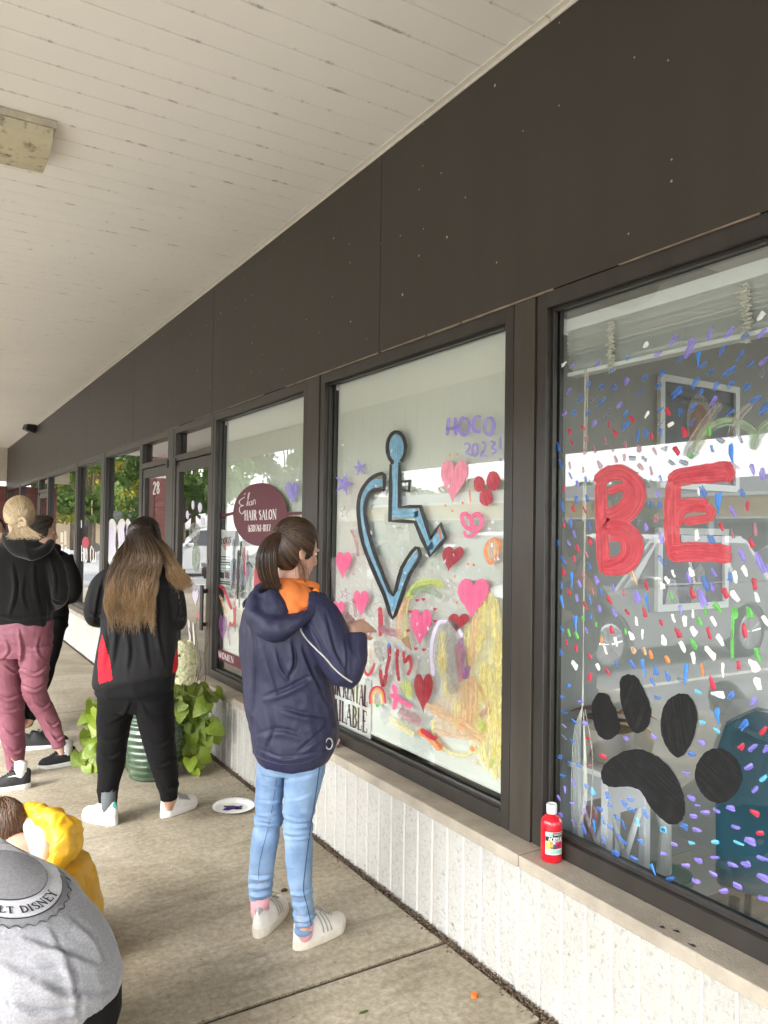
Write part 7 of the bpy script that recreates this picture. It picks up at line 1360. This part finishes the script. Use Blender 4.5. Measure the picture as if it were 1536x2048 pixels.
# hair falling over the back, lighter towards the ends
hb = hair_mat('brown_balayage_hair', (.024, .012, .006), (.38, .235, .11)); paths = []; tints = []
gv, gf = ellipsoid(hcB+frB[2]*.022-frB[0]*.010, .098, .080, .102, frB[0], frB[1], frB[2], 28, 18); keep = [q for q in gf if all((Vector(gv[i])-hcB).dot(frB[0]) < .055 for i in q)]
ncl = 60; clu = [(hg.uniform(-1, 1), hg.uniform(0, 6.28), hg.uniform(-.25, .25), hg.beta(1.4, 1.6)) for _ in range(ncl)]
for i in range(3600):
    c0 = clu[i % ncl]; u = np.clip(c0[0]+hg.normal(0, .055), -1.08, 1.08); ph = c0[1]; d0 = (frB[2]*1.0+frB[1]*-u*.35+frB[0]*hg.uniform(-.35, .35)).normalized(); d1 = (-frB[0]*.75+frB[1]*-u*1.1+frB[2]*.25).normalized() if abs(u) < .8 else (-frB[0]*.25+frB[1]*-u*1.1+frB[2]*.15).normalized(); q = []
    for t_ in (0, .35, .7, 1): dd = d0.lerp(d1, t_); q.append(np.array(skull_pt(hcB, frB, dd, .98, .010+.004*hg.uniform(0, 1))))
    right = u > .56; L_ = 1224+25*c0[2]*2+hg.normal(0, 15)-(0 if not right else 62)
    if right: sp_ = [(326+(u-.56)*40+hg.normal(0, 3), 1110, -.09), (333+(u-.56)*55+hg.normal(0, 3), 1135, -.11), (343+(u-.56)*60+hg.normal(0, 4), 1156, -.10), (355+(u-.56)*55+hg.normal(0, 5), 1172+hg.normal(0, 5), -.09)]
    else: sp_ = [(291+u*56, 1112, -.115), (282+u*62, 1145, -.135), (277+u*60, 1180, -.145), (275+u*56, 1215, -.145), (275+u*54, L_, -.14)]
    for k, (x, y, dz) in enumerate(sp_):
        wv = (math.sin(ph+k*1.9)*7.5*min(1, k*.4)); q.append(np.array(f.P(x+wv+hg.normal(0, 1.5), y, dz-.02*(1-u*u)+hg.normal(0, .008)+.006*math.cos(ph+k*1.6))))
    paths.append(resamp(q, 20)); tints.append(c0[3])
mh = strands(paths, np.array(tints), .0016, .35)
tt = np.tile(np.clip((np.linspace(0, 1, 20)-.28)/.5, 0, 1).repeat(3), 3600)*(.45+.85*np.repeat(np.array(tints)+hg.normal(0, .1, 3600), 60)); mh.attributes['tint'].data.foreach_set('value', np.clip(tt, 0, 1).astype(np.float32))
hB = f.put('hair', mh, hb); f.geo('scalp_hair', gv, keep, flat('scalp_dark', (.016, .009, .005), .55), hB)
# ---------------------------------------------------------------- blonde girl, black hoodie, mauve trousers
C_ = Fig(4.79, on_z(75, 1557)); f = C_
faceC = (FW*.80-RT*.60).normalized(); hcC = f.P(38, 1034, 0); g_, frC = head_geo(hcC, faceC, 1.0, -.12); f.body += g_; f.body.append(f.tube([(36, 1058, .0, 17), (37, 1076, -.01, 17), (38, 1090, -.01, 22)]))
f.body.append(f.rings([(10, 66, 1082, .06), (-20, 94, 1098, .09), (-22, 94, 1140, .11), (-12, 86, 1210, .10), (-10, 82, 1250, .10), (-4, 76, 1280, .08)]))
LC = [(-30, 42, 1300, .12, .02), (-28, 43, 1340, .11, .02), (-20, 44, 1380, .10, .02), (-9, 45, 1420, .088, .02), (3, 47, 1465, .078, .02), (10, 48, 1500, .07, .02), (17, 48, 1538, .056, .02), (28, 40, 1558, .024, .02)]
RC = [(72, 1290, -.02, 32), (70, 1340, -.02, 27), (72, 1385, .02, 24), (90, 1425, .06, 20), (107, 1462, .09, 17), (119, 1494, .10, 13), (124, 1510, .10, 6)]
f.body.append(f.rings(LC, .85)); arms(f, RC, .68)
SRC = [(88, 1098, .0, 17), (108, 1130, -.02, 18), (119, 1175, -.02, 17), (116, 1204, .02, 15), (98, 1208, .16, 14), (78, 1196, .28, 11)]; SLC = [(-14, 1098, .0, 17), (-34, 1130, .0, 18), (-42, 1180, .02, 16), (-34, 1206, .12, 14), (-12, 1198, .26, 11)]
arms(f, SRC, .62); arms(f, SLC, .62)
for q, s_ in ((SRC, -1), (SLC, 1)): w_ = f.P(*q[-1][:3]); f.body += hand(w_, FW*.9+RT*.1*s_+UP*.3, UP, s_, .88, .5)
f.finish('person', 'blonde girl in black hoodie and mauve trousers at left', skinA, .007); face_bits(f, hcC, frC)
bh = fabric('black_fleece', (.0085, .0083, .0083), .95, .1, 6, 500, .35, spec=.2, sheen=.25, wr=.25, wscale=5)
me = solid([f.rings([(8, 70, 1080, .06), (-22, 98, 1094, .105), (-32, 106, 1115, .135), (-34, 105, 1160, .145), (-33, 104, 1205, .145), (-30, 104, 1228, .14)]), f.rings([(-31, 104, 1226, .143), (-30, 103, 1240, .135), (-30, 102, 1252, .132)]), f.tube(SRC), f.tube(SLC)], .0072, 5, [(.010, [[5, 0, 3], [0, 5, 0], [-2, 0, 5]], True, None), (.003, [[9, 0, 5], [0, 8, 0], [-5, 0, 9]], True, None)], 15, cre=[([(28, 1130), (34, 1180), (22, 1230)], 6, .013), ([(70, 1130), (72, 1180), (84, 1225)], 6, .012), ([(100, 1110), (112, 1150), (112, 1195)], 5, .011), ([(-10, 1228), (40, 1236), (100, 1228)], 4, .012), ([(104, 1200), (118, 1206), (130, 1196)], 4, .010), ([(50, 1150), (48, 1190), (56, 1220)], 6, .008)])
hoC = f.put('hoodie', me, bh)
me = solid([f.tube([(12, 1070, -.02, 8), (18, 1086, -.09, 11), (42, 1102, -.135, 14), (72, 1108, -.15, 13), (92, 1098, -.12, 10), (102, 1084, -.05, 8)]), f.tube([(38, 1084, -.09, 14), (62, 1094, -.12, 15), (80, 1090, -.10, 12)])], .0068, 4, [(.006, [[9, 0, 4], [0, 8, 0], [-4, 0, 9]], True, None)], 3); f.put('hood', me, bh)
mv = fabric('mauve_nylon', (.20, .062, .088), .6, .10, 6, 500, .15, spec=.4, wr=.6, wscale=6, wst=(1, 1, 1.6), col2=(.25, .088, .12))
me = solid([f.rings(LC[:-1]), f.tube(RC[:-1]), f.rings([(-30, 103, 1240, .13), (-31, 102, 1280, .135), (-30, 98, 1312, .115)])], .0068, 4, [(.009, [[6, 0, 5], [0, 6, 0], [4, 0, 13]], True, None), (.003, [[12, 0, 6], [0, 10, 0], [5, 0, 26]], True, None)], 9, cre=[([(40, 1262), (46, 1300), (42, 1335)], 5, .016), ([(8, 1330), (30, 1345), (44, 1335)], 4, .012), ([(44, 1338), (70, 1348), (95, 1330)], 4, .012), ([(-20, 1385), (15, 1398), (44, 1388)], 4, .012), ([(-10, 1410), (20, 1422), (45, 1412)], 4, .010), ([(46, 1372), (70, 1380), (92, 1370)], 4, .012), ([(5, 1455), (28, 1470), (48, 1460)], 4, .011), ([(10, 1490), (30, 1505), (48, 1494)], 4, .012), ([(14, 1515), (32, 1528), (48, 1518)], 3.5, .012), ([(92, 1440), (105, 1452), (120, 1440)], 3.5, .012), ([(102, 1468), (114, 1480), (128, 1470)], 3.5, .012), ([(70, 1405), (88, 1415), (104, 1402)], 4, .011), ([(10, 1275), (20, 1300), (5, 1320)], 5, .008), ([(80, 1270), (76, 1300), (90, 1322)], 5, .008)]); f.put('trousers', me, mv)
up2 = mat('black_mesh_shoe', (.016, .016, .017), .75, .2, 60, bump=.3, bs=500); wf_ = flat('white_foam', (.72, .71, .69), .6); wsw = flat('white_swoosh', (.7, .7, .68), .5); wsk = flat('white_sock', (.7, .69, .66), .9)
for hl, tl, tz in (((62, 1574), (-18, 1582), 0), ((152, 1527), (84, 1537), 0)):
    an, so = shoe(f, on_z(*hl), on_z(*tl), up2, wf_, swoosh=wsw, lace=flat('black_lace', (.02, .02, .02), .8)); gv, gf = tube_geo([an-UP*.03, an+UP*.03, an+UP*.08], [.034, .035, .037], 14); f.geo('sock', gv, gf, wsk)
bl_ = hair_mat('blonde_hair', (.42, .30, .16), (.90, .74, .50)); bun = f.P(46, 1046, -.125); pa, ti = pulled(hcC, frC, bun, 1.0, 1500, 12, .010, 64)
cl2 = hg.beta(1.5, 1.5, 70); ti = [cl2[int((i*7919) % 70)]*.8+.2*hg.uniform() for i in range(len(pa))]
m1 = strands(pa, np.array(ti), .0020, .8); pk = []
for i in range(420):
    ph = hg.uniform(0, 6.28); tl_ = hg.uniform(-.5, .5); r_ = .030*hg.uniform(.45, 1.0); ax = (RT*math.cos(tl_*2)+UP*math.sin(tl_*2)).normalized(); a2 = -FW*.9+ax.cross(FW)*.4; a2.normalize(); a1 = ax; q = [np.array(bun+(RT*.4+UP*-.2)*.01+a1*(r_*math.cos(ph+t_))+UP*(r_*.9*math.sin(ph+t_)*math.cos(tl_))+a2*(.016*math.sin(ph*2+t_)+.012)) for t_ in np.linspace(0, hg.uniform(2.5, 4.5), 7)]; pk.append(resamp(q, 14))
for i in range(330):
    e = hg.uniform(-1, 1); q = [np.array(bun+RT*(.02*e)-UP*.01-FW*.012), np.array(bun+RT*(.045*e+hg.normal(0, .008))-UP*.035-FW*hg.uniform(.01, .03)), np.array(bun+RT*(.075*e+hg.normal(.01, .012))-UP*(.055+hg.uniform(0, .025))-FW*hg.uniform(0, .03)), np.array(bun+RT*(.10*e+hg.normal(.012, .016))-UP*(.060+hg.uniform(0, .045))-FW*hg.uniform(-.01, .03))]; pk.append(resamp(q, 14))
m2 = strands(pk, hg.beta(1.8, 1.3, len(pk)), .0018, .5)
hC = f.put('hair', merge([m1, m2]), bl_); gv, gf = ellipsoid(hcC+frC[2]*.022-frC[0]*.012, .0985, .0785, .1025, frC[0], frC[1], frC[2], 28, 18); keep = [q for q in gf if all((Vector(gv[i])-hcC).dot(frC[0]) < .040 and ((Vector(gv[i])-hcC).dot(frC[2]) > -.03 or (Vector(gv[i])-hcC).dot(frC[0]) < -.03) for i in q)]; f.geo('scalp_hair', gv, keep, flat('scalp_blonde', (.36, .25, .13), .6), hC)
# ---------------------------------------------------------------- two more people partly hidden by the blonde girl
def far_person(label, D, cx, ytop, shoes, jm, tm, hm, scalp, face, hoodm=None, seed=0):
    f = Fig(D, on_z(*shoes[0])); k = F/D; X = lambda m_: cx+m_*k; Y = lambda z: 1024+35+(H-z)*k+(cx-768)*-.0142*-1
    zt = H+(1059-ytop)/k; s_ = zt/1.68; hc_ = f.P(cx, ytop+.118*s_*k, 0); g_, fr_ = head_geo(hc_, face, .97*s_, -.1); f.body += g_; L = lambda z: Y(z*s_)
    f.body.append(f.tube([(cx, L(1.46), 0, .054*k), (cx, L(1.36), 0, .058*k)])); T_ = [(X(-.09), X(.09), L(1.41), .06), (X(-.19), X(.19), L(1.36), .09), (X(-.19), X(.19), L(1.22), .11), (X(-.17), X(.17), L(1.05), .10), (X(-.19), X(.19), L(.90), .12), (X(-.18), X(.18), L(.82), .12)]; f.body.append(f.rings(T_, .93))
    legs = []
    for e, sp_ in ((-1, shoes[0]), (1, shoes[1])):
        g0 = on_z(*sp_); dz = (g0-CO).dot(CC)-D; legs.append([(X(.095*e), L(.86), dz*.2, .088*k), (X(.10*e)*.6+sp_[0]*.4, L(.48), dz*.6, .062*k), (sp_[0], L(.12), dz*.95, .046*k)])
        f.body.append(f.tube(legs[-1]+[(sp_[0], L(.06), dz, .036*k)], .85))
    am = []
    for e in (-1, 1): am.append([(X(.17*e), L(1.34), 0, .056*k), (X(.235*e), L(1.15), -.02, .054*k), (X(.22*e), L(1.03), .05, .046*k), (X(.12*e), L(1.05), .24, .036*k)]); f.body.append(f.tube(am[-1], .65)); w_ = f.P(*am[-1][-1][:3]); f.body += hand(w_, FW+UP*.2, UP, -e, .86, .5)
    f.finish('person', label, skinB, .009); face_bits(f, hc_, fr_, .97*s_)
    f.put('top', solid([f.rings(T_[:-1])]+[f.tube(a) for a in am], .009, 4, [(.008, [[7, 0, 4], [0, 7, 0], [-3, 0, 7]], True, None)], seed), jm); f.put('trousers', solid([f.tube(l_) for l_ in legs]+[f.rings([(X(-.185), X(.185), L(.92), .125), (X(-.18), X(.18), L(.80), .12)])], .009, 4, [(.006, [[6, 0, 4], [0, 6, 0], [3, 0, 14]], True, None)], seed), tm)
    if hoodm: f.put('hood', solid([f.tube([(X(-.10), L(1.43), -.0, .03*k), (X(-.07), L(1.37), -.10, .045*k), (X(.05), L(1.35), -.12, .05*k), (X(.11), L(1.42), -.02, .03*k)])], .009, 3), hoodm)
    tie_ = hc_-fr_[0]*.11*s_-fr_[2]*.05; pa, ti = pulled(hc_, fr_, tie_, .97*s_, 420, 9, .010, 62); pk = []
    for i in range(200): q = [np.array(tie_+RT*hg.normal(0, .02)), np.array(tie_-UP*.06+RT*hg.normal(0, .035)-FW*.02), np.array(tie_-UP*hg.uniform(.1, .2)+RT*hg.normal(0, .045)-FW*.01)]; pk.append(resamp(q, 9))
    h_ = f.put('hair', strands(list(np.array(pa))+pk, hg.beta(1.5, 2, len(pa)+200), .0028, .6), hm); gv, gf = ellipsoid(hc_+fr_[2]*.022*s_-fr_[0]*.012, .096*s_, .077*s_, .100*s_, *fr_, 24, 14); keep = [q for q in gf if all((Vector(gv[i])-hc_).dot(fr_[0]) < .045 for i in q)]; f.geo('scalp_hair', gv, keep, scalp, h_)
    for sp_ in shoes:
        hl = on_z(*sp_); an, so = shoe(f, hl, hl+face*.26, up2, wf_, lace=flat('black_lace', (.02, .02, .02), .8))
    return f
dkh = hair_mat('black_brown_hair', (.010, .006, .004), (.06, .032, .018)); sc_ = flat('scalp_black', (.010, .006, .005), .6)
far_person('dark haired person in black partly hidden behind the blonde girl', 5.75, 86, 1033, ((40, 1500), (58, 1494)), blk2, jg, dkh, sc_, (RT*.9+FW*.4).normalized(), blk2, 3)
far_person('dark haired person in grey hooded top cut by the left edge', 6.3, -14, 1036, ((-12, 1480), (6, 1484)), fabric('grey_fleece', (.16, .165, .17), .95, .1, 6, 500, .35), jg, dkh, sc_, (RT*.95-FW*.25).normalized(), fabric('grey_fleece_hood', (.15, .155, .16), .95, .1, 6, 500, .35), 6)
# ---------------------------------------------------------------- person crouching in the yellow raincoat
E_ = Fig(2.78, on_z(60, 1990)); f = E_; k = F/E_.D
faceE = (FW*.75-RT*.66).normalized(); hcE = f.P(8, 1668, .02); g_, frE = head_geo(hcE, faceE, .98, -.75); f.body += g_; f.body.append(f.tube([(22, 1692, -.02, 30), (45, 1702, -.04, 32), (60, 1725, -.03, 40)]))
TE = [(5, 140, 1708, .10, 0, -4), (-50, 172, 1728, .16), (-70, 184, 1765, .19), (-76, 194, 1810, .20), (-78, 202, 1855, .20), (-78, 206, 1910, .20), (-70, 200, 1960, .18)]
f.body.append(f.rings(TE, .86))
KN = [(110, 1940, .0, 58), (60, 1900, .28, 52), (20, 1960, .36, 44), (40, 2010, .18, 34), (60, 2014, .05, 30)]; KN2 = [(0, 1940, .0, 58), (-70, 1900, .24, 52), (-90, 1960, .34, 44), (-70, 2010, .18, 34), (-50, 2014, .05, 30)]
f.body.append(f.tube(KN, .8)); f.body.append(f.tube(KN2, .8)); AE = [(150, 1750, .02, 40), (165, 1830, .12, 36), (110, 1880, .34, 28), (60, 1900, .45, 20)]; AE2 = [(-40, 1750, .02, 40), (-70, 1840, .14, 36), (-30, 1890, .36, 28), (20, 1900, .45, 20)]
for q, s_ in ((AE, 1), (AE2, -1)): f.body.append(f.tube(q, .6)); w_ = f.P(*q[-1][:3]); f.body += hand(w_, FW*.8-UP*.5, UP, s_, .86, .5)
f.finish('person', 'crouching person in bright yellow raincoat with hood down', skinB, .007); face_bits(f, hcE, frE)
yel = fabric('yellow_raincoat', (.58, .29, .010), .42, .08, 5, 600, .1, spec=.5, wr=.5, wscale=5, col2=(.72, .40, .02)); yel2 = fabric('bright_yellow_hood', (.78, .42, .015), .42, .06, 5, 600, .1, spec=.5, wr=.6, wscale=9); lin2 = fabric('pale_pink_lining', (.62, .50, .48), .85, .06, 8, 400, .3)
f.put('raincoat', solid([f.rings(TE), f.tube(AE), f.tube(AE2)], .007, 5, [(.014, [[4, 0, 1.5], [0, 4, 0], [-1.5, 0, 3]], True, None), (.005, [[9, 0, 3], [0, 8, 0], [-3, 0, 8]], True, None)], 31, cre=[([(130, 1740), (150, 1790), (165, 1850)], 8, .014), ([(160, 1730), (178, 1780), (192, 1840)], 7, .012), ([(110, 1760), (120, 1800), (140, 1840)], 7, .010)]), yel)
f.put('hood', solid([f.tube([(32, 1626, .10, 12), (66, 1622, .04, 16), (100, 1640, -.04, 22), (124, 1668, -.10, 26), (122, 1702, -.14, 24), (102, 1734, -.15, 18), (82, 1752, -.14, 12)]), f.tube([(96, 1632, .0, 18), (134, 1648, -.04, 20), (142, 1680, -.08, 22), (128, 1712, -.11, 20)]), f.tube([(70, 1640, .05, 18), (110, 1668, -.02, 30), (112, 1704, -.07, 26)])], .006, 3, [(.012, [[14, 0, 5], [0, 10, 0], [-5, 0, 12]], True, None), (.005, [[38, 0, 12], [0, 20, 0], [-12, 0, 34]], True, None)], 12), yel2)
f.put('hood_lining', solid([f.tube([(52, 1642, .04, 12), (72, 1662, -.02, 22), (84, 1690, -.075, 24), (84, 1716, -.105, 20), (78, 1738, -.12, 10)])], .006, 4, [(.003, [[14, 0, 5], [0, 10, 0], [-5, 0, 12]], True, None)], 2), lin2)
f.put('trousers', solid([f.tube(KN), f.tube(KN2)], .008, 4), jg)
for e, p_ in ((1, on_z(60, 2040)), (-1, on_z(-60, 2040))): shoe(f, p_, p_+faceE*.26, up2, wf_)
bre = hair_mat('chestnut_hair', (.035, .016, .007), (.19, .095, .04)); tie_ = hcE-frE[0]*.06+frE[2]*.03-FW*.02; cro = hcE+frE[2]*.085-frE[0]*.04; paths = []
for i in range(1500):
    ph = hg.uniform(0, 6.28); en = hg.uniform(.55, 1.0)*1.9; st = (frE[2]*.75-frE[0]*.55).normalized(); ax = (frE[1]*math.sin(ph)+(st.cross(frE[1]))*math.cos(ph)).normalized(); q = []
    for t_ in np.linspace(.02, en, 10): d = st*math.cos(t_)+ax*math.sin(t_); q.append(tuple(skull_pt(hcE, frE, d, .98, .008+hg.normal(0, .001))))
    if Vector(q[-1]).__sub__(hcE).dot(frE[0]) > .05: q = q[:4]+[q[3]]*6
    paths.append(q)
hE = f.put('hair', strands(paths, hg.beta(1.5, 1.8, 1500), .0022, .6), bre); gv, gf = ellipsoid(hcE+frE[2]*.022-frE[0]*.010, .097, .078, .101, *frE, 28, 18); keep = [q for q in gf if all((Vector(gv[i])-hcE).dot(frE[0]) < .05 for i in q)]; f.geo('scalp_hair', gv, keep, flat('scalp_chestnut', (.03, .014, .007), .6), hE)
# ---------------------------------------------------------------- person crouching in the grey sweatshirt, nearest
D_ = Fig(2.08, on_z(60, 2440)); f = D_
faceD = (FW*.85-RT*.5).normalized(); hcD = f.P(-105, 1680, .16); g_, frD = head_geo(hcD, faceD, 1.0, -.6); f.body += g_; f.body.append(f.tube([(-80, 1716, .12, 42), (-50, 1740, .08, 48), (-30, 1780, .05, 60)]))
TD = [(-125, 0, 1684, .06, .07, -6), (-140, 42, 1706, .09, .05, -6), (-190, 92, 1748, .15, .03, -4), (-220, 146, 1800, .19), (-235, 195, 1860, .21), (-240, 226, 1915, .22), (-238, 240, 1965, .22), (-230, 232, 2010, .21), (-215, 214, 2060, .19), (-200, 198, 2100, .17)]
f.body.append(f.rings(TD, .88)); K1 = [(130, 2110, .0, 85), (80, 2080, .26, 75), (60, 2200, .34, 62), (110, 2300, .16, 46), (120, 2330, .02, 42)]; K2 = [(-110, 2110, .0, 85), (-150, 2080, .26, 75), (-170, 2200, .34, 62), (-120, 2300, .16, 46), (-110, 2330, .02, 42)]
f.body.append(f.tube(K1, .8)); f.body.append(f.tube(K2, .8)); A1 = [(110, 1830, .05, 60), (160, 1930, .16, 54), (60, 1990, .36, 42), (-10, 1990, .46, 30)]; A2 = [(-190, 1830, .05, 60), (-230, 1950, .16, 54), (-150, 2000, .36, 42), (-80, 1990, .46, 30)]
for q, s_ in ((A1, 1), (A2, -1)): f.body.append(f.tube(q, .6)); w_ = f.P(*q[-1][:3]); f.body += hand(w_, FW*.8-UP*.4, UP, s_, .9, .5)
f.finish('person', 'crouching person in grey sweatshirt with a round back badge', skinB, .008); face_bits(f, hcD, frD)
gr = fabric('heather_grey_fleece', (.25, .25, .27), .95, .12, 160, 700, .35, spec=.2, sheen=.3, wr=.12, wscale=4, col2=(.33, .33, .35))
me = solid([f.rings(TD), f.tube(A1), f.tube(A2)], .0068, 6, [(.014, [[2.2, 0, 3.6], [0, 3, 0], [-2.4, 0, 5.5]], False, None), (.005, [[5, 0, 6], [0, 5, 0], [-5, 0, 9]], False, None)], 44, cre=[([(60, 1880), (120, 1900), (190, 1925)], 14, .014), ([(70, 1960), (140, 1990), (215, 1985)], 16, .014), ([(0, 1925), (60, 1950), (130, 1945)], 16, .010), ([(20, 2010), (90, 2030), (170, 2020)], 12, .012), ([(150, 1840), (190, 1880), (215, 1930)], 12, .010), ([(110, 1870), (150, 1960), (160, 2040)], 14, .010)])
swt = f.put('sweatshirt', me, gr); f.put('trousers', solid([f.tube(K1), f.tube(K2), f.rings([(-205, 236, 1985, .19), (-205, 236, 2040, .20), (-200, 215, 2110, .19)])], .008, 4), jg)
for e, p_ in ((1, on_z(120, 2400)), (-1, on_z(-110, 2400))): shoe(f, p_, p_+faceD*.26, up2, wf_)
gv, gf = ellipsoid(hcD+frD[2]*.022-frD[0]*.010, .101, .082, .105, *frD, 28, 18); keep = [q for q in gf if all((Vector(gv[i])-hcD).dot(frD[0]) < .05 for i in q)]; f.geo('hair', gv, keep, flat('brown_hair_far', (.03, .016, .008), .5))
# badge printed on the back: dark oval, scalloped rim, lettering round it
def drape(nm, pts, m_, off=.0012, par=None, closed=True, w=None, n=3):
    """print laid on the cloth: a filled outline (grid of points dropped on the sweatshirt) or a line of width w"""
    if w:
        q = [on_mesh(swt, x, y, off) for x, y in spline(pts, n)]; q = [p for p in q if p is not None]
        if len(q) > 2: gv, gf = tube_geo(q, [(w, w*.25)]*len(q), 6); return f.geo(nm, gv, gf, m_, swt)
        return
    cx_ = sum(p[0] for p in pts)/len(pts); cy_ = sum(p[1] for p in pts)/len(pts); gv = []; gf = []; K_ = 7; n_ = len(pts)
    for j in range(K_+1):
        for x, y in pts:
            p = on_mesh(swt, cx_+(x-cx_)*j/K_, cy_+(y-cy_)*j/K_, off); gv.append(p if p is not None else (gv[-1] if gv else swt.parent.location))
    for j in range(K_):
        for i in range(n_): gf.append((j*n_+i, j*n_+(i+1) % n_, (j+1)*n_+(i+1) % n_, (j+1)*n_+i))
    return f.geo(nm, gv, gf, m_, swt)
inkn = flat('navy_print', (.012, .013, .02), .8); dkg = fabric('charcoal_print', (.19, .19, .20), .95, .15, 120, 700, .3); paleg = fabric('pale_print', (.42, .42, .44), .95, .12, 150, 700, .3)
drape('badge_field', ell(16, 1772, 122, 82, 40, .10), dkg, .0014)
drape('badge_band', ell(12, 1764, 112, 74, 40, .10), paleg, .0026); drape('badge_oval', ell(8, 1752, 86, 50, 36, .08), dkg, .0036)
sc = [(16+(122+(4 if k % 2 else -3))*math.cos(a)*math.cos(.1)-(82+(4 if k % 2 else -3))*math.sin(a)*math.sin(.1), 1772+(122+(4 if k % 2 else -3))*math.cos(a)*math.sin(.1)+(82+(4 if k % 2 else -3))*math.sin(a)*math.cos(.1)) for k, a in enumerate(np.linspace(-.35, 2.9, 31))]
drape('badge_rim', sc, inkn, .003, w=.0016, n=3); drape('badge_line', [(12+112*math.cos(a), 1764+74*math.sin(a)+11*math.cos(a)) for a in np.linspace(-.3, 2.9, 20)], inkn, .004, w=.0017); drape('badge_line', [(8+86*math.cos(a), 1752+50*math.sin(a)+7*math.cos(a)) for a in np.linspace(-.3, 2.9, 20)], inkn, .005, w=.0017)
def badge_text(s, a0, a1, r1, r2):
    sts, W = text_strokes(s, .17, .12, .12); gv = []; gf = []
    for pts, w in sts:
        P_ = [np.array(p) for p in pts]; b0 = len(gv); n_ = len(P_); ok = True; tmp = []
        for i, p in enumerate(P_):
            t = P_[min(i+1, n_-1)]-P_[max(i-1, 0)]; t = t/(np.linalg.norm(t)+1e-9); nn = np.array([-t[1], t[0]])*w*.5
            for q in (p+nn, p-nn): a = a0+(a1-a0)*q[0]/W; rr = r1+(r2-r1)*q[1]; x = 11+rr*1.30*math.cos(a); y = 1757+rr*.86*math.sin(a)+rr*.125*math.cos(a); h_ = on_mesh(swt, x, y, .0056); tmp.append(h_)
        if any(h_ is None for h_ in tmp): continue
        gv += tmp; gf += [(b0+2*i, b0+2*i+1, b0+2*i+3, b0+2*i+2) for i in range(n_-1)]
    if gv: f.geo('badge_lettering', gv, gf, inkn, swt, False)
badge_text('WALT DISNEY', 2.18, .30, 83, 68)
